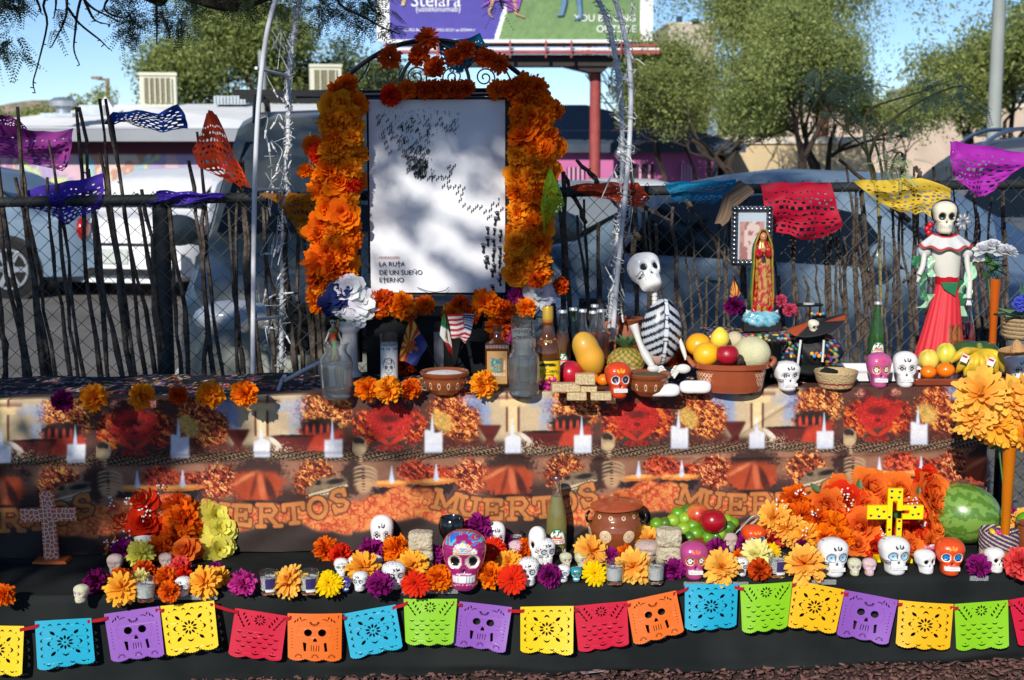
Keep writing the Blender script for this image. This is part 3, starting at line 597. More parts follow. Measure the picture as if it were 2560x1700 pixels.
# ================================================================= poster and its wrought iron stand
m_iron=mat('black_iron',rgb(34,36,40),.35,metal=.5,var=.05,coat=.3);YP=4.80
stand=thing('iron_display_stand','black wrought iron stand with scrolls and arched top holding the poster','stand',(0,0,0))
def it(pts,r,nm='bar',sm=True):b=MB();P=[at(x,y,YP+.03)for x,y in pts];b.tube(smooth_path(P,7)if sm else P,r,7);b.obj(nm,m_iron,stand)
it([(838,232),(870,190),(920,150),(985,116),(1060,101),(1140,106),(1220,130),(1290,178),(1330,215)],.0085,'arch_bar')
it([(740,242),(900,240),(1320,236)],.005);it([(815,232),(900,229),(1320,226)],.005)
for x in (858,908,1210,1290):it([(x,226),(x,241)],.003,sm=False)
it([(892,240),(896,500),(900,905)],.009,'upright');it([(1288,236),(1290,500),(1296,905)],.009,'upright')
it([(1000,228),(1005,190),(1030,150),(1075,120)],.006);it([(1172,226),(1170,185),(1145,135),(1100,108)],.006)
it([(895,205),(915,175),(925,150)],.003);it([(1277,200),(1262,170)],.003)
def spiral(cx_,cy_,r0,turns,flip,a0=0,tail=None):
    pts=[]
    for i in range(34):
        t=i/33;r=r0*(1-t*.86);a=a0+turns*2*math.pi*t*(-1 if flip else 1);pts.append((cx_+r*math.cos(a),cy_+r*math.sin(a)))
    b=MB();P=[at(x,y,YP+.03)for x,y in ((tail or [])+pts)];b.tube(P,.0026,5);b.obj('scroll',m_iron,stand)
spiral(962,192,29,1.9,False,1.6,[(999,228)]);spiral(1040,192,30,1.9,True,1.5,[(1004,222)]);spiral(1132,192,28,1.9,False,1.6,[(1168,224)]);spiral(1212,194,28,1.9,True,1.5,[(1176,222)])
for (x,y)in ((925,190),(1005,190)):it([(x,y-20),(x-8,y),(x,y+25)],.0024)
b=MB();a=at(916,242,YP+.012);c=at(1284,738,YP+.012);b.box(((a.x+c.x)/2,YP+.014,(a.z+c.z)/2),(c.x-a.x,.018,a.z-c.z));b.obj('backing_board',mat('black_board',rgb(24,25,28),.6),stand,smooth=False)
pa=at(921,249,YP-.004);pc=at(1263,731,YP-.004);pw,ph=pc.x-pa.x,pa.z-pc.z
poster=thing('poster','white poster of crosses and footprints headed by a migration title, inside the marigold arch','poster',(pa.x,YP-.004,pc.z))
b=MB();b.grid(lambda u,v:(pw*u,-.004*math.sin(u*3)-.003*math.sin(v*4),ph*v),20,24);b.obj('sheet',mat('poster_paper',(.72,.73,.76),.55,var=.02,spec=.3),poster)
def pp(px,py):return ((px-921)/342*pw,-.009,(731-py)/482*ph)
ink=mat('poster_ink',rgb(30,32,38),.6,var=0);tx=lambda s,x,y,z,m=ink:text(s,z,m,poster,pp(x,y),align='LEFT',extrude=.0002,name='poster_title')
tx('DE UN SUEÑO',942,680,.0225);TX=[]
for s1,s2,y in (('LA RU','A',659),('E','ERNO',699)):
    o=tx(s1,942,y,.0225);w=max(v.co.x for v in o.data.vertices)/(pw/342);tx(s2,942+w+10,y,.0225);TX.append((942+w+5.5,y))
tx('MIGRACIÓN',942,642,.0125,mat('poster_red_ink',rgb(176,96,90),.6,var=0));tx('www.migracion.mx',943,724,.004)
cr=MB();ft=MB();R=random.Random(8);sc_=pw/342
def cross(x,y,h):
    p=pp(x,y);h*=sc_;w=h*.075;cr.box((p[0],p[1],p[2]),(w*1.3,.0004,h));cr.box((p[0],p[1]-.0005,p[2]+h*.17),(h*.5,.0004,w*1.3))
[cross(x,y-.5,17)for x,y in TX]
def foot(x,y,h,a):
    p=Vector(pp(x,y));h*=sc_;M=Matrix.Rotation(a,3,'Y')
    for (fx,fz,fr,fh)in [(0,-.3,.15,.2),(.03,-.02,.11,.24),(.02,.2,.22,.16),(-.16,.44,.07,.09),(-.02,.48,.055,.07),(.09,.47,.05,.06),(.18,.42,.045,.055),(.25,.36,.04,.05)]:
        pts=[p+M@Vector(((fx+fr*math.cos(k*math.pi/4))*h,0,(fz+fh*math.sin(k*math.pi/4))*h))for k in range(8)];ft.add(pts,[tuple(range(8))])
def feet(x,y,h):foot(x-h*.22,y+h*.2,h*.75,.25);foot(x+h*.22,y-h*.2,h*.75,.15)
z7=lambda x,y:(900+x/3.136,240+y/3.136)
for (x,y,h)in [(407,183,20),(280,162,13),(505,165,14),(607,130,13),(647,218,14),(248,242,13),(290,310,13),(549,240,13),(465,300,13),(560,632,22),(636,630,16),(421,480,12),(487,580,13),(500,115,8),(664,125,9),(700,140,7),(748,215,9),(768,183,7),(773,237,8),(1088,803,11),(682,703,10),(1030,930,9),(556,150,8),(450,148,8)]:cross(*z7(x,y),h)
for _ in range(70):x,y=R.uniform(130,780),R.uniform(90,330);cross(*z7(x,y),R.uniform(4,7))
for _ in range(60):t=R.random();x=300+230*R.random()+t*10;y=300+t*300;cross(*z7(x+t*40,y),R.uniform(4,8))
fl=[]
for _ in range(150):
    t=R.random()**.8;w=130*(1-t)+50;x=395+t*75+R.uniform(-w,w)*(1-.2*t);y=300+t*330;fl.append((x,y,R.uniform(7,10)))
for _ in range(26):x=R.uniform(200,750);fl.append((x,230+abs(x-440)*.08+R.uniform(-30,50),R.uniform(8,11)))
for (x,y)in [(140,160),(150,195),(145,215),(180,152),(215,190),(222,245),(238,280),(176,290),(180,320),(198,360),(208,400),(232,438),(372,560),(378,580),(440,620),(480,635),(532,640),(575,628),(605,640),(660,635),(690,630),(705,610),(710,580),(736,545),(695,550),(690,665),(650,700),(700,710),(738,705),(775,705),(810,720),(760,750),(795,765),(782,810),(812,850),(850,870),(880,890),(912,860),(945,865),(978,900),(1005,945),(1020,885),(1038,840),(1075,845),(1110,880),(530,190),(630,178),(672,240),(712,262),(744,262),(735,195)]:fl.append((x,y,11))
for (x,y,h)in fl:feet(*z7(x,y),h)
for (x,y,h)in [(330,250,17),(345,350,15),(528,285,15),(1080,930,24),(1060,975,24),(1000,1050,22),(1052,1058,20),(1105,1065,18),(1000,1135,26),(965,1190,26),(1048,1145,22),(1098,1110,20),(1048,1220,22),(1098,1205,22),(998,1280,24),(1042,1265,20),(1095,1270,20),(985,1315,24),(1093,1318,20),(1052,1345,24),(1035,1385,24),(1100,1410,20),(1095,1458,22),(1042,1510,24),(905,1530,12)]:
    foot(*z7(x,y),h,-.35+.5*R.random())
cr.obj('printed_crosses',ink,poster,smooth=False);ft.obj('printed_footprints',ink,poster,smooth=False)
b=MB();b.tube(smooth_path([at(1043,719,YP-.02),at(1080,730,YP-.025),at(1110,727,YP-.025),at(1122,718,YP-.02)],4),.0012,4);b.obj('wire_hook',m_iron,stand)

# ================================================================= tables and cloths
XL,XR=-2.1,1.62
tbl=thing('altar_table','long low altar table hidden under the printed cloth','table',(0,0,0));m_wood=mat('plain_wood',rgb(140,110,80),.7)
def top_quad(b,f0,f1,xa,xb,z0,z1):b.add([(xa,f0(xa),z0),(xb,f0(xb),z0),(xb,f1(xb),z0),(xa,f1(xa),z0),(xa,f0(xa),z1),(xb,f0(xb),z1),(xb,f1(xb),z1),(xa,f1(xa),z1)],[(3,2,1,0),(4,5,6,7),(0,1,5,4),(1,2,6,5),(2,3,7,6),(3,0,4,7)])
b=MB();top_quad(b,lambda x:Yt(x)+.03,lambda x:Yt(x)+.46,XL,XR+.2,ZT-.035,ZT-.012);b.obj('tabletop',m_wood,tbl,smooth=False)
for x in (XL+.1,-.3,XR+.1):
    for d in (.08,.41):b=MB();b.tube([(x,Yt(x)+d,GZ),(x,Yt(x)+d,ZT-.035)],.018,8);b.obj('leg',m_iron,tbl)
bench=thing('lower_bench','low bench step hidden under the black cloth','bench',(0,0,0));b=MB();top_quad(b,lambda x:Ys(x)+.04,lambda x:Yt(x)+.1,XL-.2,XR+1.0,ZS-.05,ZS-.012);b.obj('bench_top',m_wood,bench,smooth=False)
for x in (XL,0,1.6):b=MB();b.box((x,(Ys(x)+Yt(x))/2,(ZS-.05+GZ)/2),(.05,.36,ZS-.052-GZ));b.obj('support',m_wood,bench,smooth=False)
# ---- black cloth over the bench: top sheet rounding into the front drop that spreads on the mulch
def skirt(u,v):
    x=XL-.3+(XR+1.4-XL)*u;lift=0
    if v<.42:t=v/.42;y=Yt(x)+.09-(Yt(x)+.09-Ys(x)-.012)*t;z=ZS+.003*math.sin(x*7+y*23)*t+.0035*(fbm(x*9+5,y*14,3)-.5)+.003*math.exp(-((x*.6+y*1.3)%.31-.15)**2/.0003);return (x,y,z)
    if v<.48:t=(v-.42)/.06*math.pi/2;return (x,Ys(x)+.012-.012*math.sin(t),ZS-.012+.012*math.cos(t))
    t=(v-.48)/.52;low=ZS-.012-(ZS-.012-GZ-.004)*min(1,t*1.04)
    out=.006+.035*t**2*(.8+.25*math.sin(x*2.3+1));f=(.012*math.sin(x*9+2*math.sin(x*2))+.010*math.sin(x*17+t*6)+.012*math.sin(x*3.1+t*5))*t*t*.7
    f+=.022*math.exp(-((t-.84-.07*math.sin(x*2.2))/.07)**2)*(.5+.5*math.sin(x*1.7+.5))
    return (x,Ys(x)-out-f,max(low,GZ+.004+.006*abs(math.sin(x*6))))
b=MB();b.grid(skirt,420,70);o=b.obj('black_cloth',mat('black_fabric',rgb(26,29,30),.95,var=.2,scale=5,c2=rgb(38,41,40),bump=.25,bscale=700,spec=.12),None);tag(o,'plain black cloth over the low bench, hanging to the mulch','cloth')
# ---- the printed cloth: its picture is worked out per point of the weave
P_=622.
def blend(c,m,k):k=np.clip(k,0,1)[...,None];return c*(1-k)+np.asarray(m)*k
def el(u,v,cx_,cy_,rx,ry,s=.12,rot=0):
    dx,dy=u-cx_,v-cy_
    if rot:a=math.radians(rot);dx,dy=dx*math.cos(a)+dy*math.sin(a),-dx*math.sin(a)+dy*math.cos(a)
    d=np.sqrt((dx/rx)**2+(dy/ry)**2)+(ND if rx>24 else 0);return 1/(1+np.exp((d-1)/s*2.2))
def bx(u,v,x0,y0,x1,y1,s=1.2):f=lambda a:1/(1+np.exp(-np.clip(a/s,-30,30)));return f(u-x0)*f(x1-u)*f(v-y0)*f(y1-v)
ND=0
def letters():
    S={};S['M']=[((-24,22),(-24,-22)),((-24,-22),(0,14)),((0,14),(24,-22)),((24,-22),(24,22)),((-32,22),(-15,22)),((15,22),(32,22)),((-32,-22),(-20,-22)),((20,-22),(32,-22))]
    S['U']=[((-17,-22),(-17,8)),((-17,8),(-8,20)),((-8,20),(8,20)),((8,20),(17,8)),((17,8),(17,-22)),((-26,-22),(-8,-22)),((8,-22),(26,-22))]
    S['E']=[((-14,-22),(-14,22)),((-22,-22),(18,-22)),((18,-22),(18,-12)),((-22,22),(20,22)),((20,22),(20,10)),((-14,0),(8,0)),((8,-6),(8,6))]
    S['R']=[((-16,-22),(-16,22)),((-24,-22),(8,-22)),((8,-22),(16,-11)),((16,-11),(8,0)),((8,0),(-14,0)),((0,0),(20,22)),((-24,22),(-8,22)),((14,22),(27,22))]
    S['T']=[((0,-22),(0,22)),((-22,-22),(22,-22)),((-22,-22),(-22,-11)),((22,-22),(22,-11)),((-9,22),(9,22))]
    S['O']=[((19*math.cos(a),22*math.sin(a)),(19*math.cos(a+.45),22*math.sin(a+.45)))for a in np.arange(0,6.28,.45)]
    S['S']=[((15,-14),(6,-22)),((6,-22),(-8,-21)),((-8,-21),(-15,-12)),((-15,-12),(-6,-2)),((-6,-2),(8,3)),((8,3),(15,12)),((15,12),(6,22)),((6,22),(-8,21)),((-8,21),(-16,13)),((16,-20),(15,-8)),((-16,8),(-16,22))]
    out=[]
    for ch,x,y,r,s in (('M',232,262,14,1.0),('U',287,276,8,1.0),('E',349,284,3,1.05),('R',415,284,0,1.15),('T',477,281,-4,1.05),('O',535,268,-12,1.1),('S',589,251,-20,1.1)):
        a=math.radians(r)
        for (p,q)in S[ch]:f=lambda w:(x+s*(w[0]*math.cos(a)-w[1]*math.sin(a)),y+s*(w[0]*math.sin(a)+w[1]*math.cos(a)));out.append((f(p),f(q)))
    return out
def seg(u,v,p,q):px,py=q[0]-p[0],q[1]-p[1];t=np.clip(((u-p[0])*px+(v-p[1])*py)/(px*px+py*py+1e-9),0,1);return np.hypot(u-p[0]-t*px,v-p[1]-t*py)
def cloth_print(U,v):
    u=np.mod(U,P_);C=lambda *a:np.array(rgb(*a));sh=u.shape
    n1=fbm(U*.045,v*.045);n2=fbm(U*.16+9,v*.16,3);n3=fbm(U*.35,v*.35+5,2);wr=6*(fbm(U*.01,v*.004)-.5)
    c=np.ones(sh+(3,))*C(104,68,56);c=c*(.7+.5*n1)[...,None]
    global ND
    ND=.55*(n2-.5)+.3*(n3-.5)
    def flowers(k,a=(232,120,52),d=(110,20,14),l=(250,196,110),f=.13):
        nonlocal c
        w=fbm(U*f*1.5+3.4*n2,v*f*1.5+2.6*n2,4)*1.15-.075;col=C(*d)*(1-w)[...,None]+C(*a)*w[...,None];q=np.clip((w-.55)*5,0,1)[...,None];col=col*(1-q)+C(*l)*q
        q=np.clip((.45-w)*7,0,.9)[...,None];col=col*(1-q)+C(60,14,14)*q;c=blend(c,col,k)
    c=blend(c,C(214,192,158),bx(u,v,322,-30,505,118,7));c=blend(c,C(92,58,48),bx(u,v,170,-30,205,118,12)*.7)
    c=blend(c,C(66,40,36),bx(U*0+u,v,-9,112,631,150,3)*.9)
    # big mirrored red bloom
    flowers(el(u,v,36,70,37,44,.1),(214,66,34),(150,24,20),(240,150,60),.09);flowers(el(u,v,146,70,37,44,.1),(214,66,34),(150,24,20),(240,150,60),.09)
    for x in (62,120):c=blend(c,C(96,36,34),el(u,v,x,20,18,20));flowers(el(u,v,x+(x-91)*.6,8,13,8,.25),(206,140,120),(150,70,60),(224,170,150),.2)
    rr=np.hypot((u-91)/1.15,(v-56));c=blend(c,C(200,44,36)*(.55+.6*np.abs(np.sin(rr*.20+9*n2+2*n1)))[...,None]+C(120,40,20)*np.clip((n3-.55)*3,0,1)[...,None],el(u,v,91,58,56,40,.12));c=blend(c,C(84,16,20),el(u,v,91,52,25,10,.4)*.8);c=blend(c,C(120,18,24),el(u,v,91,76,8,5,.3))
    c=blend(c,C(210,62,36),el(u,v,72,104,22,6,.2,35)+el(u,v,110,104,22,6,.2,-35));c=blend(c,C(150,24,20),el(u,v,76,124,19,8)+el(u,v,106,124,19,8))
    flowers(el(u,v,258,46,66,58,.09)+el(u,v,275,88,40,26,.15),(226,104,44),(120,22,16),(252,190,104));c=blend(c,C(226,196,110),el(u,v,222,62,20,30,.2,-40)*(.4+.6*n3))
    flowers(el(u,v,552,26,74,34,.1)+el(u,v,590,58,26,16,.2),(232,132,60),(130,30,20),(252,200,120))
    # smoke
    for (x,y,a,b2,r,k)in ((300,14,26,15,20,.8),(328,36,14,40,-12,.85),(336,78,4,22,-8,.6),(470,18,34,14,0,.6),(482,50,15,44,10,.65)):
        w=el(u,v,x,y,a,b2,.35,r)*k*(.25+1.1*fbm(U*.05+2*n2,v*.08,3));c=blend(c,C(150,176,214),w)
    c=blend(c,C(120,84,120),el(u,v,505,78,6,30,.4,-18)*.7)
    # cross, goblet, bowls
    for x in (384,413):c=blend(c,C(120,56,40),bx(u,v,x-3,-30,x+3,90,1))
    c=blend(c,C(238,216,168),bx(u,v,388,-30,409,92,1));c=blend(c,C(132,62,44),bx(u,v,352,2,446,9,1)*.7);c=blend(c,C(234,210,160),bx(u,v,366,10,432,27,1.2))
    wv=np.interp(v,[70,76,92,108,122,138],[27,28,20,10,12,16]);c=blend(c,C(104,26,22)*(.7+.6*n1)[...,None],(1/(1+np.exp((np.abs(u-341)-wv)/1.2)))*bx(u,v,0,72,640,136))
    c=blend(c,C(100,36,26),bx(u,v,228,104,320,130,4)*.9);flowers(el(u,v,275,96,26,16,.25))
    c=blend(c,C(198,72,46)*(.75+.5*n1)[...,None],el(u,v,543,92,52,42,.1));c=blend(c,C(54,30,26),el(u,v,543,66,50,18,.15))
    for x in (502,519,536,553,570):c=blend(c,C(44,28,28),bx(u,v,x-4,68,x+4,82+6*((x//17)%2),1.5))
    for x in (510,527,545,562):c=blend(c,C(206,80,60),el(u,v,x,74,4,11,.3))
    wv=np.interp(v,[88,94,120,140],[54,52,38,34]);c=blend(c,C(112,34,28)*(.7+.6*n1)[...,None],(1/(1+np.exp((np.abs(u-474)-wv)/1.5)))*bx(u,v,0,90,640,138));c=blend(c,C(50,22,22),el(u,v,474,91,50,4,.3))
    c=blend(c,C(232,222,206),el(u,v,432,106,20,6,.2,40));c=blend(c,C(224,206,184),el(u,v,436,128,5,16,.3,8))
    # mosaic border
    vb=v-4*np.sin((u-91)/P_*2*np.pi+1.5);mz=bx(u,vb,-9,130,631,153,1.2);c=blend(c,C(52,36,32),mz);t=((np.sin(U*.62+3*np.sin(v*.5+U*.11))>.15)&(np.sin(v*.62+U*.13)>-.6)).astype(float);c=blend(c,C(176,146,112),mz*t*.85)
    wh=(n3>.62)*1.;c=blend(c,C(220,205,180),bx(u,v,380,112,470,140,4)*wh);c=blend(c,C(170,120,90),bx(u,v,-9,118,631,134,3)*wh*.6)
    # lower scene
    low=1/(1+np.exp(-(vb-154)/1.2));c=blend(c,C(168,124,100)*(.78+.36*n1)[...,None],low)
    c=blend(c,C(72,46,40),el(u,v,391,176,66,34,.16)+el(u,v,-2,196,30,46,.15)+el(u,v,620,196,30,46,.15));c=blend(c,C(84,58,66),bx(u,v,60,206,305,262,6)*.8);c=blend(c,C(64,40,40),bx(u,v,320,214,560,268,8))
    flowers(el(u,v,150,184,42,28,.15)+el(u,v,210,192,60,18,.2),(216,86,46),(150,26,22),(238,130,80));flowers(el(u,v,292,200,46,44,.12),(214,96,50),(140,24,20),(250,196,130));flowers(el(u,v,528,196,52,46,.12),(206,96,48),(110,18,16),(250,190,110))
    bd=el(u,v,388,208,64,46,.05)*bx(u,v,300,178,470,256,3);c=blend(c,C(188,84,44)*(.7+.55*fbm(U*.03,v*.03))[...,None],bd);c=blend(c,C(240,160,112),bd*el(u,v,360,190,40,5,.6,-30)*.7);c=blend(c,C(92,34,24),bd*(el(u,v,420,226,10,40,.3,-22)+.6*el(u,v,378,214,5,34,.4,15)));c=blend(c,C(216,124,84),bd*el(u,v,398,216,8,36,.4,-8))
    c=blend(c,C(40,24,26),el(u,v,395,256,84,9,.2))
    for (x,y)in ((92,212),(201,212)):
        k=el(u,v,x,y,54,9,.1);c=blend(c,C(48,34,42),bx(u,v,x-52,y,x+52,y+36,2)*el(u,v,x,y,55,42,.1));c=blend(c,C(222,138,66),k);c=blend(c,C(248,190,116),el(u,v,x,y-2,34,5,.3))
    # skull and ribs
    c=blend(c,C(186,162,130),el(u,v,16,118,19,24,.08));c=blend(c,C(60,42,36),el(u,v,12,104,12,9,.25)+el(u,v,24,108,5,6,.3));c=blend(c,C(212,186,146),el(u,v,18,128,14,9,.2));c=blend(c,C(196,170,140),bx(u,v,16,140,24,160,1)*(np.sin(v*1.1)>-.3))
    for i in range(5):y=170+i*11;r_=np.abs(np.hypot((u-26)/1.5,(v-y-22))-24-i);c=blend(c,C(190,166,134),(1/(1+np.exp((r_-2.2)/.7)))*(v<y+16)*bx(u,v,4,160,60,232,2))
    c=blend(c,C(208,172,134),el(u,v,28,216,20,18,.2)*.85);c=blend(c,C(60,40,34),bx(u,v,23,165,30,230,1)*(np.sin(v*.9)>.3))
    k=el(u,v,560,217,50,24,.08,-14)*bx(u,v,500,190,612,246,2);c=blend(c,C(150,130,106)*(.6+.8*n2)[...,None],k);c=blend(c,C(40,30,28),k*(el(u,v,580,204,24,7,.3,-8)+el(u,v,535,206,9,7,.3)));c=blend(c,C(220,200,168),k*((np.abs((v-226)+.25*(u-560))<3)+(np.abs((v-234)+.22*(u-560))<1.4)))
    # marigold field
    tp=262-34*np.abs(np.sin((u-20)/72))*(u<225)-10*np.abs(np.sin(u/24));bt=312+16*np.sin((u-210)/P_*4*np.pi)+7*np.abs(np.sin(u/26));k=(1/(1+np.exp((tp-v)/1.5)))*(1/(1+np.exp((v-bt)/1.5)))
    w=fbm(U*.13+2.5*n1,v*.15+2*n1,3);col=C(216,96,58)*(1-w)[...,None]+C(238,178,104)*w[...,None];q=np.clip((np.abs(fbm(U*.09,v*.1,2)-.5)-.0)*7,0,1)[...,None];col=col*q+C(196,70,50)*(1-q);c=blend(c,col,k)
    k2=1/(1+np.exp((bt-v)/2));c=blend(c,C(66,52,48),k2)
    ls=letters();d=np.full(sh,99.)
    for p,q in ls:
        for o in (0,P_):d=np.minimum(d,seg(u+o*0,v,p,q))if o==0 else d
    ND=0;c=blend(c,C(52,30,24),1/(1+np.exp((d-8.6)/.8)));c=blend(c,C(206,138,80)*(.8+.4*n1)[...,None],1/(1+np.exp((d-5.6)/.7)))
    # white candles and flames last
    for (x,y,ww,hh,pk)in ((200,113,22,27,1),(399,118,20,24,2),(575,123,22,22,0)):
        top_=y-hh+(pk==2)*np.abs(u-x)*.5+(pk==1)*4*np.sin((u-x)*.12+.6);k=bx(u,v,x-ww,-30,x+ww,y+hh,1)*(1/(1+np.exp((top_-v)/1.)));c=blend(c,C(232,232,236)-np.clip((v-y)/hh,0,1)[...,None]*C(150,140,110)*.6,k)
    for (x,y,r,h)in ((197,66,5,24),(397,78,5,20),(572,80,5,26),(96,190,7,22),(206,190,7,22)):
        ww=np.interp(v,[y-h,y,y+h*.8,y+h],[.2,r*.55,r*.95,r*.25]);k=(1/(1+np.exp((np.abs(u-x)-ww)/.9)))*((v>y-h)*(v<y+h*1.0));c=blend(c,C(226,232,246),k)
    return np.clip(c,0,1)
nu,nv=1900,236
Xc0,Xc1=-2.0,at(2455,1100,4.52).x
uu,vv=np.meshgrid(np.linspace(0,1,nu+1),np.linspace(0,1,nv+1));X=Xc0+(Xc1-Xc0)*uu;top_w=.085;drop=.462
s_=vv*(top_w+drop+.02)
px_per_m=808.;Uq=(X-at(884,1100,4.32).x)*px_per_m;Vq=(s_-top_w-.008)*800
print_c=cloth_print(Uq,Vq);wv_=1+.05*(_r.rand(*uu.shape)-.5);print_c=(np.clip(print_c,0,1)**1.2*.84)*(.86+.28*fbm(Uq*.55,Vq*.55,2))[...,None]*wv_[...,None]
edge=np.clip((s_-top_w)/.03,0,1);y0=4.352+.085*X;dr=np.clip(s_-top_w-.012,0,None)
zz=np.where(s_<top_w,ZT+.0025,np.where(dr>0,ZT-.010-dr,ZT+.0025-.012*((s_-top_w)/.012)**2))
dn=dr/drop;fold=.012*np.sin(X*7+1.3*np.sin(X*2.1))*dn+.007*np.sin(X*19+dn*4)*dn+.010*np.sin(X*3.3-dn*3)*dn+.004*np.sin(X*31+dn*9+2*np.sin(dn*7))*dn+.010*(fbm(X*9+3,dn*6,3)-.5)*np.clip(dn*4,0,1)
cre=.006*np.exp(-((dn-.38-.05*np.sin(X*2))/.02)**2)+.004*np.exp(-((X*1.3+dn-1.2)/.02)**2)
yy=y0+np.where(s_<top_w,top_w-s_,0)-.006*edge-fold-cre-.035*dn
zz=np.maximum(zz,ZS+.006)+.0025*np.sin(X*8)*(s_<top_w)
Vx=np.stack([X,yy,zz],-1).reshape(-1,3);w_=nu+1;j,i=np.meshgrid(np.arange(nv),np.arange(nu),indexing='ij');a_=(j*w_+i).ravel()
Fq=np.stack([a_,a_+w_,a_+w_+1,a_+1],1)
o=fastmesh('printed_tablecloth',Vx,Fq,paint('cloth_print',.8,var=.05,scale=60,bump=.15,bscale=500),None,print_c.reshape(-1,3),smooth=True);tag(o,'brown and orange tablecloth printed with candles, marigolds and the word MUERTOS','tablecloth')
# ---- dark embroidered cloth over the table top, and small mosaic print cloth on the riser at the right
def emb(u,v,sc1=1,dens=.5):
    a=vn(u*26*sc1,v*26*sc1);h=vn(u*9*sc1+5,v*9*sc1+9);pal_=[rgb(190,40,36),rgb(214,140,40),rgb(44,130,60),rgb(40,90,150),rgb(180,60,120),rgb(220,210,190)]
    return pal_[int(h*31)%6]if a*h>.30 and fbm(u*60,v*60,2)>.42 else rgb(22,26,30)
b=MB();b.grid(lambda u,v:((x := XL+(XR+.15-XL)*u),Yt(x)+.052+(.43)*v,ZT-.004+.0035*math.sin(x*17+v*9)+.003*math.sin(v*31)),700,90,col=lambda u,v:emb(u*11,v*1.4));tag(b.obj('embroidered_cloth',paint('embroidery',.75,bump=.3,bscale=300)),'black cloth embroidered with bright flowers covering the table top','cloth')
def mosaic_fn(seed):
    Rr=np.random.RandomState(seed);pts=Rr.rand(900,2);pal_=[rgb(200,50,44),rgb(226,140,40),rgb(60,160,70),rgb(50,100,190),rgb(150,70,150),rgb(210,205,90),rgb(90,180,190),rgb(230,120,90)]
    def f(u,v):
        d=np.hypot((pts[:,0]-u%1)*1,(pts[:,1]-v%1));k=int(d.argmin());return pal_[k%8]if d[k]<.0125 else rgb(20,22,24)
    return f
mz=mosaic_fn(3);a=at(1768,838,4.62);c=at(2062,838,4.66);w=c.x-a.x;zr_=a.z
riser=thing('riser_box','low riser draped in black cloth with bright mosaic print beside the fruit dish','riser',(a.x,4.62,ZT))
b=MB()
def rz_(u,v):
    x=w*u;h=zr_-ZT;
    if v<.45:return (x,.20-.20*v/.45,h+.003*math.sin(x*30))
    t=(v-.45)/.55;return (x*(1+.03*t),-.02*t-.012*t*math.sin(x*40),h*(1-t)+.004)
b.grid(rz_,170,110,col=lambda u,v:mz(u*1.0,v*.95));b.obj('mosaic_cloth',paint('mosaic_print',.7),riser)
b=MB();b.box((w/2,.1,(zr_-ZT)/2-.004),(w-.03,.17,zr_-ZT-.01));b.obj('box',m_wood,riser,smooth=False)
# black draped box under the poster
a=at(915,770,4.73);c=at(1292,770,4.73);pl=thing('poster_riser','black draped box carrying the poster','riser',(a.x,4.73,ZT));hh=at(1000,790,4.73).z-ZT
b=MB();b.box(((c.x-a.x)/2,.14,hh/2),(c.x-a.x,.28,hh));b.obj('draped_box',mat('black_fabric',rgb(27,30,31),.85),pl,smooth=False)
b=MB();b.box(((c.x-a.x)/2,.13,hh+.02),(c.x-a.x+.02,.31,.035));b.obj('shelf_board',mat('dark_brown_shelf',rgb(44,34,32),.6),pl,smooth=False)
g=onz(1480,1678,GZ+.012);t=thing('paper_scrap','flat grey scrap lying on the mulch under the cloth edge','scrap',g,.3);b=MB();b.box((0,0,.004),(.075,.04,.002));b.obj('scrap_sheet',mat('grey_scrap',rgb(140,146,152),.6),t,smooth=False)
n=11000;R_=np.random.RandomState(2);V=[];Fc=[]
px_=R_.uniform(-1.3,2.6,n);py_=3.55+R_.rand(n)*.62+.06*px_
ang=R_.rand(n)*6.28;Ls=R_.uniform(.006,.042,n)*R_.uniform(.5,1,n);Ws=Ls*R_.uniform(.25,.55,n);Hs=R_.uniform(.002,.007,n)
for k in range(n):
    M=Euler((R_.uniform(-.4,.4),R_.uniform(-.4,.4),ang[k])).to_matrix();q=Vector((px_[k],py_[k],GZ+R_.uniform(.002,.018)));o_=len(V)
    for dz_ in (-1,1):
        for dx_,dy_ in ((-1,-.8),(.9,-1),(1,.7),(-.8,1)):V.append(tuple(q+M@Vector((dx_*Ls[k]/2,dy_*Ws[k]/2,dz_*Hs[k]/2))))
    Fc+=[(o_+3,o_+2,o_+1,o_),(o_+4,o_+5,o_+6,o_+7),(o_,o_+1,o_+5,o_+4),(o_+1,o_+2,o_+6,o_+5),(o_+2,o_+3,o_+7,o_+6),(o_+3,o_,o_+4,o_+7)]
mc=np.repeat(np.array(rgb(104,74,68))*(.45+.9*R_.rand(n))[:,None]*np.stack([np.ones(n),.9+.15*R_.rand(n),.85+.2*R_.rand(n)],1),8,0)
tag(fastmesh('wood_chip_mulch',V,Fc,paint('wood_chip',.9,bump=.3,bscale=200),None,mc),'loose reddish brown wood chips in front of the black cloth','mulch',kind='stuff')
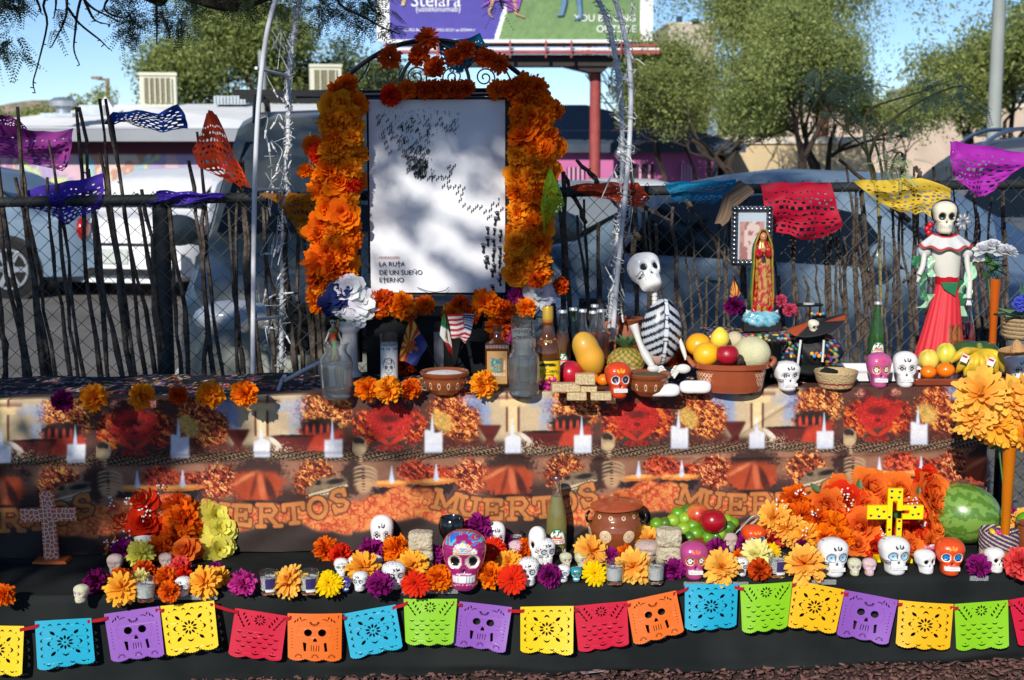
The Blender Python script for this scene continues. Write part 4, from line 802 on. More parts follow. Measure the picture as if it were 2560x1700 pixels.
# ================================================================= builders for the offerings
def depth(p):return p.y*CP+(H-p.z)*SP
def pm(p):return depth(p)/F
COLS=dict(gold=(rgb(244,124,8),rgb(254,168,38)),marigold=(rgb(238,98,8),rgb(252,138,20)),orange=(rgb(224,74,12),rgb(240,116,22)),darkorange=(rgb(196,60,16),rgb(222,88,26)),red=(rgb(200,22,14),rgb(232,56,28)),amber=(rgb(244,150,22),rgb(252,190,66)),yellow=(rgb(240,186,8),rgb(250,216,20)),cream=(rgb(232,222,120),rgb(242,236,160)),  # gold: marigold variant that also puts sunlight into the bloom colour
    purple=(rgb(118,14,92),rgb(160,34,130)),darkpurple=(rgb(86,10,66),rgb(120,20,90)),magenta=(rgb(190,24,130),rgb(224,70,170)),coral=(rgb(214,40,44),rgb(236,84,84)),white=((.72,.73,.76),(.82,.82,.84)),navy=(rgb(24,32,74),rgb(40,50,104)),rose=(rgb(196,26,10),rgb(250,136,52)),rosedeep=(rgb(170,10,8),rgb(228,56,24)),lemon=(rgb(226,214,60),rgb(240,234,110)),pink=(rgb(196,50,90),rgb(220,90,120)),blue=(rgb(50,60,170),rgb(90,100,210)),orangegold=(rgb(248,158,34),rgb(254,200,90)))
m_petal=paint('petal_cloth',.95,translucent=.38,var=.14,scale=25,spec=.04)
_fl={}
def petal(V,Fc,C,base,D,up,L,W,c0,c1,R,curl=.3,ruff=.12,n=3):
    D=D.normalized();S=D.cross(up);S=S.normalized()if S.length>1e-5 else D.orthogonal().normalized();N=S.cross(D);o=len(V)
    for i in range(n+1):
        t=i/n;w=W*(.35+.75*math.sin(min(1,t*1.15)*math.pi*.62))if i<n else W*.72
        c=base+D*L*t+N*(-curl*L*t*t)
        for s in (-1,0,1):
            j=R.uniform(-ruff,ruff)*W*(t**1.5);V.append(tuple(c+S*s*w*.5+N*(j+(.10*W if s==0 else 0)*(-1))+D*(R.uniform(-ruff,ruff)*L*.5 if i==n else 0)+(D*L*.06 if (i==n and s==0)else Vector())))
            k=min(1,t*1.1+R.uniform(-.1,.1));C.append(tuple(c0[q]*(1-k)+c1[q]*k for q in range(3)))
    for i in range(n):
        for s in range(2):a=o+i*3+s;Fc.append((a,a+1,a+4,a+3))
def flower_mesh(kind,col,var=0):
    key=(kind,col,var)
    if key in _fl:return _fl[key]
    R=random.Random(hash(kind)%1 +var*17+sum(map(ord,kind+col)));V,Fc,C=[],[],[];c0,c1=COLS[col]
    def jit(c):k=R.uniform(.84,1.12);g=R.uniform(.9,1.1);return (c[0]*k,c[1]*k*g,c[2]*k)
    ga=math.pi*(3-5**.5)
    if kind=='pompom':
        n=96
        for i in range(n):
            z=1-1.55*(i+.5)/n;r=math.sqrt(max(0,1-z*z));a=i*ga;D=Vector((r*math.cos(a)+R.gauss(0,.1),r*math.sin(a)+R.gauss(0,.1),z+R.gauss(0,.1))).normalized()
            up=Vector((R.gauss(0,1),R.gauss(0,1),R.gauss(0,1)));L=R.uniform(.82,1.05)*(.78+.22*abs(r));c=jit(c0);d=jit(c1)
            petal(V,Fc,C,D*.12,D,up,L*.92,.46,c,d,R,R.uniform(-.12,.3),.30)
    elif kind=='mum':
        n=92
        for i in range(n):
            z=1-1.45*(i+.5)/n;r=math.sqrt(max(0,1-z*z));a=i*ga;D=Vector((r*math.cos(a)+R.gauss(0,.12),r*math.sin(a)+R.gauss(0,.12),z+R.gauss(0,.18))).normalized()
            petal(V,Fc,C,D*.15,D,Vector((0,0,1))if r>.25 else Vector((R.gauss(0,1),1,0)),R.uniform(.78,1.1)*(.7+.35*r),.31,jit(c0),jit(c1),R,R.uniform(.0,.45),.1)
    elif kind=='gerbera':
        for ring,(n,L,el_,w)in enumerate(((17,1,-.05,.26),(15,.92,.14,.24),(12,.66,.4,.2),(9,.4,.8,.15))):
            for i in range(n):
                a=2*math.pi*(i+.5*ring)/n+R.gauss(0,.05);e=el_+R.gauss(0,.06);D=Vector((math.cos(a)*math.cos(e),math.sin(a)*math.cos(e),math.sin(e)))
                petal(V,Fc,C,D*.08,D,Vector((0,0,1)),L*R.uniform(.9,1.05),w,jit(c0),jit(c1),R,.18,.05)
    elif kind=='rose':
        for i in range(30):
            t=i/29;a=i*ga;e=1.5-1.0*t;D=Vector((math.cos(a)*math.cos(e),math.sin(a)*math.cos(e),math.sin(e)));b0=Vector((math.cos(a),math.sin(a),-.6*t))*(.05+.22*t)
            petal(V,Fc,C,b0,D,Vector((0,0,1))-D*D.z,.5+.42*t,.38+.55*t,jit(c0),jit(c1),R,-.3+.75*t,.12,4)
    elif kind=='blossom':
        for ring,(n,L,el_)in enumerate(((6,1,.05),(6,.85,.4),(5,.6,.8),(4,.4,1.1))):
            for i in range(n):
                a=2*math.pi*(i+.5*ring)/n+R.gauss(0,.1);e=el_+R.gauss(0,.12);D=Vector((math.cos(a)*math.cos(e),math.sin(a)*math.cos(e),math.sin(e)))
                petal(V,Fc,C,D*.05,D,Vector((0,0,1)),L,.85*L,jit(c0),jit(c1),R,.15,.14,4)
    me=bpy.data.meshes.new('blossom');me.from_pydata(V,[],Fc);me.materials.append(m_petal);me.polygons.foreach_set('use_smooth',[True]*len(Fc))
    ca=me.color_attributes.new('Col','FLOAT_COLOR','POINT');a=np.ones((len(V),4),np.float32);a[:,:3]=np.clip(C,0,1);ca.data.foreach_set('color',a.ravel())
    _fl[key]=me;return me
RF=random.Random(33)
def flower_obj(kind,col,p,R_,axis=None,parent=None,name='blossom',squash=1):
    me=flower_mesh(kind,col,RF.randrange(3));o=bpy.data.objects.new(name,me);sc.collection.objects.link(o)
    ax=Vector(axis if axis else (RF.gauss(0,.25),-.75,.65+RF.gauss(0,.2))).normalized()
    q=ax.to_track_quat('Z','Y')@Euler((0,0,RF.uniform(0,6.28))).to_quaternion();o.rotation_mode='QUATERNION';o.rotation_quaternion=q
    o.location=p;o.scale=(R_,R_,R_*squash)
    if parent:o.parent=parent;o.location=Vector(p)-parent.location
    return o
NAMES={'pompom':'paper_flower','mum':'cloth_chrysanthemum','gerbera':'gerbera_flower','rose':'cloth_rose','blossom':'cloth_flower'}
def flower(kind,col,px,py,r,label,base=None,plane=ZS,axis=None,group='loose flowers laid along the lower cloth',cat='flower'):
    g=onz(px,base if base else py+r*.92,plane);s=pm(g);R_=r*s
    z=at(px,py,g.y).z if base else plane+R_*.86
    z=max(z,plane+R_*.8)
    o=flower_obj(kind,col,(g.x,g.y,z),R_,axis,name=NAMES[kind]);return tag(o,label,cat,group)
# ---- skulls
SK=[(0,.22,.36,.05),(.02,.29,.43,.12),(.12,.31,.46,.2),(.22,.315,.465,.26),(.32,.315,.45,.32),(.42,.355,.42,.42),(.52,.43,.42,.5),(.62,.455,.415,.55),(.72,.475,.425,.58),(.84,.495,.44,.6),(.95,.485,.43,.585),(1.05,.44,.38,.52),(1.13,.36,.29,.42),(1.19,.24,.17,.28),(1.22,.10,.07,.12),(1.225,.005,.005,.01)]
def skull_mesh(paintf,holes=0,dent=.05,teeth=True,nz_=84,na=110,name='cranium',rough=.35):
    zs=1.225*np.sin(np.linspace(0,1,nz_)*math.pi/2)**.9;A=np.array(SK);W=np.interp(zs,A[:,0],A[:,1]);Fr=np.interp(zs,A[:,0],A[:,2]);Bk=np.interp(zs,A[:,0],A[:,3])
    for _ in range(2):
        for q in (W,Fr,Bk):q[1:-1]=(q[:-2]+2*q[1:-1]+q[2:])/4
    V,C=[],[]
    for i,z in enumerate(zs):
        for k in range(na):
            a=2*math.pi*k/na;a=a-.28*math.sin(a+math.pi/2)if True else a
            a2=a;x=math.sin(a2);y=-math.cos(a2);e=.82
            x=math.copysign(abs(x)**e,x)*W[i];y=math.copysign(abs(y)**e,y)*(Fr[i]if y<0 else Bk[i])
            if y<-.1:
                d=0
                for sx in (-1,1):q=math.hypot((x-sx*.2)/.125,(z-.655)/.12);d+=dent*1/(1+math.exp((q-1)*7))*(1.2)
                q=math.hypot(x/.062,(z-.455)/.08);d+=dent*1.0/(1+math.exp((q-1)*5));y+=d*(1.6 if holes else 1)
                if .2<z<.37 and teeth:y-=.018-.010*abs(math.sin(x*math.pi/.075))
                if .36<z<.40:y+=.008
                y-=.03*math.exp(-((abs(x)-.33)/.07)**2-((z-.5)/.06)**2)
            V.append((x,y,z));C.append(paintf(x,y,z))
    Fc=[(i*na+k,i*na+(k+1)%na,(i+1)*na+(k+1)%na,(i+1)*na+k)for i in range(nz_-1)for k in range(na)]+[tuple(range(na-1,-1,-1)),tuple(range((nz_-1)*na,nz_*na))]
    b=MB();b.add(V,Fc,C);return b
K_=rgb(14,14,16)
def skull_paint(base,ring,flower_c,center,brow,teeth_c=(.72,.73,.72),lines=False,holes=False,browc=None,deco=None,jaw=None,speck=None):
    def f(x,y,z):
        if speck:
            n=vn(x*40+9,z*40+y*31);c=base if n<.62 else speck[int(n*97)%len(speck)]
            q=min(math.hypot((x-.2)/.1,(z-.66)/.1),math.hypot((x+.2)/.1,(z-.66)/.1))
            if y<0 and q<1 and center:return center
            return c
        if y>-.02:
            if lines and abs(math.sin(x*9+3*math.sin(z*7)))<.10 and z>.5:return K_
            return base
        for sx in (-1,1):
            dx,dz=x-sx*.2,z-.655;r=math.hypot(dx,dz);a=math.atan2(dz,dx)
            if r<.155:
                if holes:return K_ if r<.105 else ring
                if r>.125:return K_ if (flower_c==K_ and r<.142)else (ring if ring else base)
                pet=.055+.045*abs(math.cos(a*3))
                if r<.025:return center
                if r<pet:return flower_c
                return base if flower_c==K_ else (K_ if ring!=K_ else rgb(170,200,220))
        if abs(x)<.055*(1-(z-.40)/.13)and .40<z<.53:return K_
        if .205<z<.365 and abs(x)<.26:return tuple(q*.35 for q in teeth_c)if (abs((x/.065+.5)%1-.5)<.085 or abs(z-.285)<.008)else teeth_c
        if z>.9 and brow:
            for bx_,a in ((0,0),(-.10,.5),(.10,-.5),(-.2,.9),(.2,-.9)):
                dx,dz=x-bx_,z-.98+abs(bx_)*.35;dx,dz=dx*math.cos(a)+dz*math.sin(a),-dx*math.sin(a)+dz*math.cos(a)
                if (dx/.036)**2+(dz/.078)**2<1 and (abs(bx_)<.15 or brow>1):return browc or K_
        if lines:
            for sx in (-1,1):
                if abs(math.hypot(x-sx*.34,z-.46)-.055)<.011 or abs(math.hypot(x-sx*.30,z-.40)-.035)<.010:return K_
            if lines>1 and vn(x*34,z*34)>.80:return K_
        if deco:
            d=deco(x,y,z)
            if d:return d
        if jaw and z<.2:return jaw
        return base
    return f
WH=(.76,.76,.75)
m_sk=paint('skull_glaze',.3,var=.03,coat=.25);m_skg=paint('skull_gloss',.12,var=.02,coat=.8);m_sug=paint('sugar',.7,var=.1,bump=.5,bscale=500,sss=.1)
def bigdeco(x,y,z):
    if z>.82:
        r=math.hypot(x+.03,z-.82);a=math.atan2(z-.82,x+.03)
        if r<.24 and abs(x+.03)<.2:return (rgb(236,214,90),rgb(90,170,214),rgb(226,222,214),rgb(208,90,150))[int(a*8)%4]
        if abs(math.hypot(x-.22,z-.86)-.045)<.03:return WH
        if z>1.0 and vn(x*14,z*14)>.42:return (rgb(50,110,200),rgb(200,44,40),rgb(80,180,200))[int(vn(x*7+3,z*7)*9)%3]
    for sx in (-1,1):
        if abs(math.hypot(x-sx*.34,z-.42)-.04)<.014:return rgb(226,140,190)
    if abs(z-.16-.02*math.cos(x*9))<.014 and int(x*60)%2:return rgb(230,190,214)
    if abs(x)<.16 and (abs(z-.395)<.008):return rgb(224,200,214)
    return None
STY={
 'white':(skull_paint(WH,WH,K_,WH,1),m_sk),'whiteline':(skull_paint(WH,WH,K_,WH,1,lines=1),m_sk),'whiteblue':(skull_paint(WH,K_,rgb(150,190,214),K_,1,lines=1),m_sk),
 'ornate':(skull_paint(WH,rgb(160,164,166),rgb(190,200,210),K_,1,lines=2),m_sk),'pink':(skull_paint(rgb(172,66,122),rgb(232,140,30),WH,rgb(30,20,20),1,browc=rgb(234,120,40)),m_sk),
 'pinkred':(skull_paint(rgb(186,84,140),rgb(236,150,30),WH,rgb(180,30,30),1,browc=rgb(214,54,34)),m_sk),'orange':(skull_paint(rgb(206,66,24),WH,rgb(40,60,96),rgb(214,160,60),1,browc=rgb(244,180,40)),m_sk),
 'orangeblue':(skull_paint(rgb(216,74,28),WH,rgb(40,130,210),rgb(20,70,150),1,browc=rgb(246,160,60)),m_sk),'holes':(skull_paint(WH,WH,K_,K_,0,holes=True),m_sk),
 'bigpink':(skull_paint(rgb(152,34,102),rgb(232,214,200),K_,K_,0,holes=True,deco=bigdeco),m_skg),'blue':(skull_paint(rgb(44,50,130),WH,K_,WH,1,browc=rgb(236,120,60)),m_skg),'teal':(skull_paint(rgb(26,140,160),rgb(226,200,60),K_,WH,1,browc=rgb(240,150,60)),m_skg),
 'dolls':(skull_paint(rgb(222,216,190),rgb(90,88,84),rgb(40,40,42),WH,0,holes=True,teeth_c=(.62,.6,.5)),m_sk),'painted':(skull_paint(WH,rgb(190,210,150),K_,WH,2,browc=rgb(40,110,150)),m_sk),
 'line':(skull_paint((.74,.74,.72),(.74,.74,.72),K_,K_,0,holes=True,lines=1),m_sk),
 'sugar':(skull_paint(rgb(200,184,166),None,None,None,0,speck=[rgb(170,120,190),rgb(214,150,120),rgb(220,210,200)]),m_sug),'sugargreen':(skull_paint(rgb(222,222,190),None,None,rgb(190,120,170),0,speck=[rgb(150,190,90),rgb(206,150,196),rgb(190,214,140)]),m_sug),'sugarpink':(skull_paint(rgb(224,206,208),None,None,None,0,speck=[rgb(206,120,186),rgb(226,170,120)]),m_sug)}
_skm={}
def skull_at(style,p,w,rz=0,parent=None,name='cranium',tall=1,rx=0,ry=0):
    if style not in _skm:
        f,m=STY[style];_skm[style]=skull_mesh(f,holes=style in ('holes','bigpink','dolls','line')).obj(name,m).data;bpy.data.objects.remove(bpy.data.objects[-1]if False else [o for o in bpy.data.objects if o.data==_skm[style]][0])
    o=bpy.data.objects.new(name,_skm[style]);sc.collection.objects.link(o);o.location=p;o.scale=(w,w,w*tall);o.rotation_euler=(rx,ry,rz)
    if parent:o.parent=parent
    return o
_jaw={}
def skull(style,px,base,h,label,plane=ZS,rz=0,tall=None,w=None,cat='skull',name='painted_skull',group='sugar and clay skulls on the altar'):
    g=onz(px,base,plane);s=pm(g);hh=h*s*.97;ww=(w*s if w else hh/1.22/1.0);t=thing(name,label,cat,g,0,group)
    skull_at(style,(0,ww*.30,0),ww,math.radians(rz),t,tall=hh/1.225/ww)
    if style.startswith('sugar'):return t
    if style in ('pink','pinkred','orange','orangeblue','white','whiteline','whiteblue')and h>55:
        b=MB();R=Euler((0,0,math.radians(rz))).to_matrix()
        for r_ in range(2):
            for k in range(8):
                x=(k-3.5)*.062;yy=-.47*(1-abs(x/.46)**3.2*.35)-.012;b.box(R@Vector((x*ww,yy*ww,(0)))+Vector((0,ww*.30,(.252+.066*r_)*hh/1.225)),(.054*ww,.02*ww,.058*hh/1.225),R)
        b.obj('teeth',mat('tooth_enamel',(.78,.78,.76),.3,var=.02),t,smooth=False)
    return t
# ---- vessels
def glassm(nm,c=(1,1,1),rough=.02,ior=1.47):return mat(nm,c,rough,var=0,trans=1,ior=ior)
m_glass=mat('clear_glass',(.86,.89,.88),.03,var=0,trans=.985,ior=1.4);m_jar=mat('jar_glass',(.88,.91,.90),.03,var=0,trans=.955,ior=1.4);m_water=mat('water',(.84,.88,.88),.01,var=0,trans=.955,ior=1.33)
def shell(prof,th=.0022,n=32,mi=0):
    inner=[(max(.0006,r-th),z)for r,z in prof];inner[0]=(inner[0][0],prof[0][1]+th*1.6);return prof+inner[::-1]
def votive(px,base,h,w,label,plane=ZS,lab=False,group='votive candles in small glasses'):
    g=onz(px,base,plane);s=pm(g);hh=h*s;r=w*s/2;t=thing('votive_candle',label,'candle',g,0,group)
    b=MB();b.lathe(shell([(r*.80,0),(r*.86,hh*.06),(r,hh)],.0018),24,cap=False);b.add([(r*.8*math.cos(k*.2618),r*.8*math.sin(k*.2618),0)for k in range(24)],[tuple(range(23,-1,-1))]);b.obj('glass',m_glass,t)
    b=MB();b.lathe([(r*.80,hh*.2),(r*.86,hh*.74),(r*.5,hh*.755),(.001,hh*.75)],24);b.obj('wax',mat('white_wax',(.78,.78,.76),.5,var=.04,sss=.2),t)
    b=MB();b.tube([(0,0,hh*.74),(.001,0,hh*.84)],.0009,5);b.obj('wick',m_blk,t)
    if lab:
        b=MB();b.grid(lambda u,v:(math.sin((u-.5)*1.1+.3)*r*1.01*(.9+.1*v),-math.cos((u-.5)*1.1+.3)*r*1.01*(.9+.1*v),hh*(.16+.6*v)),10,8,col=lambda u,v:rgb(226,226,220)if v<.2 and int(u*24)%2 else rgb(52,40,92)if v>.2 else rgb(228,228,224));b.obj('label',paint('paper_label',.5),t)
    return t
def lathe_thing(name,label,cat,px,base,plane,h,prof,mats,n=40,group=None,col=None,sx=1,sy=1,part='body'):
    g=onz(px,base,plane);s=pm(g);k=h*s;t=thing(name,label,cat,g,0,group);b=MB()
    if col:prof=densp(prof)
    b.lathe([(r*k,z*k)for r,z in prof],n,col=(lambda x,y,z:col(math.atan2(x,-y),z/k,math.hypot(x,y)/k))if col else None,sx=sx,sy=sy);b.obj(part,mats,t);return t,k
SODA=[(.118,0),(.128,.012),(.13,.05),(.13,.30),(.126,.42),(.112,.55),(.088,.66),(.062,.76),(.052,.86),(.05,.955),(.058,.962),(.058,.985),(.052,.99)]
def soda(px,base,h,col,label,plane=ZT,fill=.62,cap=(.75,.76,.78),glasscol=(1,1,1),lab=True,word='',group='soda bottles on the altar',rz=0):
    g=onz(px,base,plane);k=h*pm(g);t=thing('soda_bottle',label,'bottle',g,rz,group);liq=mat('soda_%02x%02x%02x'%tuple(int(255*q)for q in col),col,.15,var=.05,trans=.35,ior=1.33,coat=.6)
    P=[(r,z)for r,z in SODA if z<fill]+[(float(np.interp(fill,[p[1]for p in SODA],[p[0]for p in SODA])),fill)]
    b=MB();b.lathe([(r*k*.955,max(.004,z*k))for r,z in P]+[(.0005,fill*k)],28);b.obj('liquid',liq,t)
    gm=m_glass if glasscol==(1,1,1)else glassm('glass_%d'%int(glasscol[0]*99),glasscol)
    b=MB();b.lathe(shell([(r*k,z*k)for r,z in SODA],.0016),28,cap=False);b.obj('glass',gm,t)
    b=MB();b.lathe([(.066*k,.955*k),(.068*k,.985*k),(.058*k,1.0*k),(.001,1.003*k)],21);b.obj('cap',mat('cap_%d'%int(cap[0]*99),cap,.3,metal=.7,var=0),t)
    if lab:
        def lc_(u,v):
            x,y=(u-.5)*2,(v-.5)*2;r=math.hypot(x,y*.9)
            if v>.42:
                if math.hypot(x,(y+.16)/1.12)>.98:return None
                if math.hypot(x,(y+.16)/1.12)>.88:return rgb(24,120,74)
                if abs(x)<.5 and .55<v<.86 and vn(u*14,v*14)>.45:return rgb(18,104,66)
                if .47<v<.56 and abs(x)<.6:return rgb(224,90,40)
                return rgb(232,236,230)
            if .24<v<.40:return rgb(206,60,34)if (.27<v<.37 and int(u*22)%2)else rgb(234,236,230)
            return None
        b=MB();N=30;vs=[];cs=[];fs=[]
        f=lambda u,v:(math.sin((u-.5)*1.7)*.133*k,-math.cos((u-.5)*1.7)*.133*k,(.10+.26*v)*k)
        for j in range(N):
            for i in range(N):
                c=lc_((i+.5)/N,(j+.5)/N)
                if c:o=len(vs);vs+=[f(i/N,j/N),f((i+1)/N,j/N),f((i+1)/N,(j+1)/N),f(i/N,(j+1)/N)];cs+=[c]*4;fs.append((o,o+1,o+2,o+3))
        b.add(vs,fs,cs);b.obj('label',paint('paper_label',.5),t,smooth=False)
    if word:text(word,.045*k,mat('print_white',(.8,.8,.82),.6,var=.02),t,(0,-.134*k,.075*k),extrude=.0002)
    return t
def densp(P,d=.009):
    o=[P[0]]
    for p,q in zip(P,P[1:]):
        n=max(1,int(math.hypot(q[0]-p[0],q[1]-p[1])/d));o+=[(p[0]+(q[0]-p[0])*i/n,p[1]+(q[1]-p[1])*i/n)for i in range(1,n+1)]
    return o
def dots(a,z,specs):
    for (zc,rr,n,m,ds,kk)in specs:
        t=(a/(2*math.pi)*n)%1-.5;x=t*2*math.pi*kk/n;y=z-zc;r=math.hypot(x,y)
        for q in (rr if hasattr(rr,'__len__')else [rr]):
            if abs(r-q)<ds*1.2:
                b_=math.atan2(y,x)*m*q/(2*math.pi*(rr[0]if hasattr(rr,'__len__')else rr));b_=(b_%1)-.5
                if math.hypot(b_*2*math.pi*q/(m*q/(rr[0]if hasattr(rr,'__len__')else rr)),r-q)<ds:return True
    return False
CL=rgb(128,68,38);CLL=rgb(222,196,160);m_clay=paint('glazed_clay',.22,var=.1,coat=.5,scale=20)
def fruit(px,py,r,col,label,Y=None,plane=ZT,base=None,name='fruit',cat='fruit',group=None,sq=1,stem=None,rough=.3,c2=None,fn=None,var=.12,coat=.3,bump=0,R=None,rx=1,loc=None,scale=14):
    if loc is not None:p=Vector(loc)
    elif Y:p=at(px,py,Y)
    else:g=onz(px,base if base else py+r*.95,plane);p=Vector((g.x,g.y,plane+r*pm(g)*sq))
    rr=r*pm(p);t=thing(name,label,cat,p,0,group);b=MB();b.ell((0,0,0),(rr*rx,rr*rx,rr*sq),28,18,R=R,fn=fn);b.obj('flesh',mat('fruit_'+name+'_%d'%int(col[0]*200+col[1]*99),col,rough,var=var,scale=scale,c2=c2,coat=coat,bump=bump,bscale=260),t)
    if stem is not None:b=MB();b.tube([(0,0,rr*sq*.8),(.002,0,rr*sq*1.08)],rr*.06,5);b.obj('stem',mat('brown_stem',rgb(80,60,30),.8),t)
    return t
def appf(p):return 1-.16*math.exp(-((1-abs(p.z))/.10))-.05*max(0,-p.z)
m_leafg=mat('leaf_green',rgb(46,84,36),.5,var=.25,scale=30);m_stemg=mat('stem_green',rgb(70,116,60),.6)
def leafmb(b,p,d,L,W,up=(0,0,1)):
    d=Vector(d).normalized();S=d.cross(Vector(up)).normalized();N=S.cross(d);p=Vector(p);P=[]
    for t,w in ((0,.05),(.25,.8),(.5,1),(.75,.7),(1,.02)):c=p+d*L*t-N*L*.25*t*t;P+=[c-S*W*w*.5+N*W*.12,c,c+S*W*w*.5+N*W*.12]
    b.add(P,[(i*3+s,i*3+s+1,i*3+s+4,i*3+s+3)for i in range(4)for s in (0,1)])
# ================================================================= cut paper
BIG=1
def circ(cx_,cy_,r,n=8):return [(cx_+r*math.cos(2*math.pi*k/n),cy_+r*math.sin(2*math.pi*k/n))for k in range(n)]
def pet(cx_,cy_,l,w,a):w*=1.3 if BIG else 1.05;c,s=math.cos(a),math.sin(a);return [(cx_+x*c-y*s,cy_+x*s+y*c)for x,y in ((-l/2,0),(-l*.2,w/2),(l*.15,w/2),(l/2,0),(l*.15,-w/2),(-l*.2,-w/2))]
def cres(cx_,cy_,w,h,a,up=1):
    h*=1.5 if BIG else 1.1
    P=[(-w/2,0),(-w*.3,h*.55),(0,h*.8),(w*.3,h*.55),(w/2,0),(w*.28,h*.25),(0,h*.38),(-w*.28,h*.25)];c,s=math.cos(a),math.sin(a)
    return [(cx_+x*c-y*up*s,cy_+x*s+y*up*c)for x,y in P]
def pattern(k):
    global BIG
    h=[];BIG=k!='B'
    if k=='A':
        for i in range(10):a=i*math.pi/5+.3;h.append(pet(.5+.105*math.cos(a),.52+.105*math.sin(a),.10,.032,a))
        h.append(circ(.5,.52,.02))
        for i in range(4):h.append(cres(.26+.16*i,.865,.085,.05,0));h.append(cres(.2+.2*i,.12,.10,.045,0,-1));h.append(cres(.13,.29+.15*i,.09,.055,math.pi/2));h.append(cres(.87,.29+.15*i,.09,.055,-math.pi/2))
        h+=[cres(.5,.74,.12,.07,0),cres(.5,.30,.14,.06,0,-1),cres(.27,.52,.12,.07,math.pi/2),cres(.73,.52,.12,.07,-math.pi/2)]
        for x,y,a in ((.29,.73,2.36),(.71,.73,.78),(.29,.31,.78),(.71,.31,2.36)):h.append(pet(x,y,.13,.045,a))
        for x,y in ((.37,.66),(.63,.66),(.28,.62),(.72,.62),(.28,.42),(.72,.42),(.37,.37),(.63,.37),(.15,.86),(.85,.86),(.36,.06),(.64,.06),(.12,.13),(.88,.1)):h.append(circ(x,y,.015,6))
    elif k=='B':
        h+=[circ(.38,.60,.076,14),circ(.64,.60,.076,14),[(.51,.50),(.485,.47),(.47,.425),(.49,.405),(.51,.42),(.53,.405),(.55,.425),(.535,.47)]]
        for i in range(4):x=.44+.047*i;h.append([(x-.007,.215),(x+.007,.215),(x+.007,.34),(x-.007,.34)])
        h+=[[(.28,.40),(.35,.38),(.34,.20),(.30,.22)],[(.72,.40),(.67,.38),(.69,.20),(.74,.22)]]
        for i in range(9):a=i*math.pi/8;h.append(pet(.5+.075*math.cos(a),.82+.06*math.sin(-a),.06,.018,-a))if i%1==0 else 0
        h+=[cres(.31,.845,.14,.04,.3),cres(.69,.845,.14,.04,-.3)]
        for s in (-1,1):
            for i in range(3):h.append(pet(.5+s*(.36-.05*i),.83+.035*i,.085,.022,s*(2.2-.5*i)if s>0 else -(2.2-.5*i)))
            for i in range(7):h.append(circ(.5+s*.42,.68-.068*i,.011,6))
            for i in range(8):a=.9-i*.24;h.append(circ(.5+s*(.18+.145*math.cos(a)),.6+.2*math.sin(a),.007,5))
        for cx_ in (.2,.51,.82):
            for i in range(7):a=i*math.pi/6;h.append(pet(cx_+.055*math.cos(a),.085+.055*math.sin(a),.05,.014,a))
    elif k=='C':
        for i in range(10):a=i*math.pi/5+.3;h.append(pet(.5+.085*math.cos(a),.82+.085*math.sin(a),.075,.025,a))
        h.append(circ(.5,.82,.015))
        for s in (-1,1):
            for i in range(4):x,y=.5+s*(.25+.04*i),.68+.065*i;h.append(pet(x-s*.055,y+.035,.085,.024,2.0 if s>0 else 1.15));h.append(pet(x+s*.045,y-.01,.085,.024,(.9 if s>0 else 2.24)))
        for j in range(4):
            for i in range(4 if j%2 else 5 if False else 4):h.append(cres(.15+.2*i+(.1 if j%2 else 0),.56-.095*j,.12,.042,0,-1))if .15+.2*i+(.1 if j%2 else 0)<.92 else 0
        for cx_ in (.18,.5,.82):h.append(cres(cx_,.13,.17,.045,0,-1));h.append(circ(cx_,.155,.014,6))
        for cx_ in (.33,.67):h.append(circ(cx_,.88,.012,6))
    elif k=='T':
        Q=random.Random(6)
        for j in range(9):
            for i in range(11 if j%2 else 10):
                x=.06+.086*i+(0 if j%2 else .04);y=.09+.088*j
                if Q.random()<.13:continue
                if j==8:h.append(circ(x,y+.02,.014,5))
                elif j in (1,5):h.append([(x-.026,y-.025),(x+.026,y-.025),(x+.026,y+.025),(x-.026,y+.025)])
                elif j in (3,6):h.append(pet(x,y,.06,.03,1.57+.6*(-1)**i))
                else:h.append(circ(x,y,Q.uniform(.016,.03),7))if (i+j)%3 else h.append(pet(x,y,.07,.024,.2))
    return h
def outline(k):
    if k=='T':
        P=[(0,1),(1,1)];n=10
        for i in range(n*3+1):t=1-i/(n*3);P.append((t,.0+.022*abs(math.sin(i*math.pi/3))))
        return P
    P=[(0,1),(1,1)]
    for i in range(41):t=1-i/40;P.append((t,.045-.045*abs(math.sin(t*math.pi*3))+.014*(i%2)))
    P[2]=(1,.07);P[-1]=(0,.07);return P
_pc={}
def cut_flat(k,nx=7,ny=7):
    if k in _pc:return _pc[k]
    cu=bpy.data.curves.new('c','CURVE');cu.dimensions='2D';cu.fill_mode='BOTH'
    for poly in [outline(k)]+pattern(k):
        sp=cu.splines.new('POLY');sp.points.add(len(poly)-1);sp.use_cyclic_u=True
        for i,(x,y)in enumerate(poly):sp.points[i].co=(x,y,0,1)
    o=bpy.data.objects.new('c',cu);sc.collection.objects.link(o);dg=bpy.context.evaluated_depsgraph_get();me=bpy.data.meshes.new_from_object(o.evaluated_get(dg));bpy.data.objects.remove(o)
    bm=bmesh.new();bm.from_mesh(me);bmesh.ops.remove_doubles(bm,verts=bm.verts,dist=1e-4)
    for i in range(1,nx):bmesh.ops.bisect_plane(bm,geom=bm.verts[:]+bm.edges[:]+bm.faces[:],plane_co=(i/nx,0,0),plane_no=(1,0,0))
    for i in range(1,ny):bmesh.ops.bisect_plane(bm,geom=bm.verts[:]+bm.edges[:]+bm.faces[:],plane_co=(0,i/ny,0),plane_no=(0,1,0))
    bm.verts.ensure_lookup_table();V=[tuple(v.co)for v in bm.verts];Fc=[tuple(v.index for v in f.verts)for f in bm.faces];bm.free();_pc[k]=(V,Fc);return _pc[k]
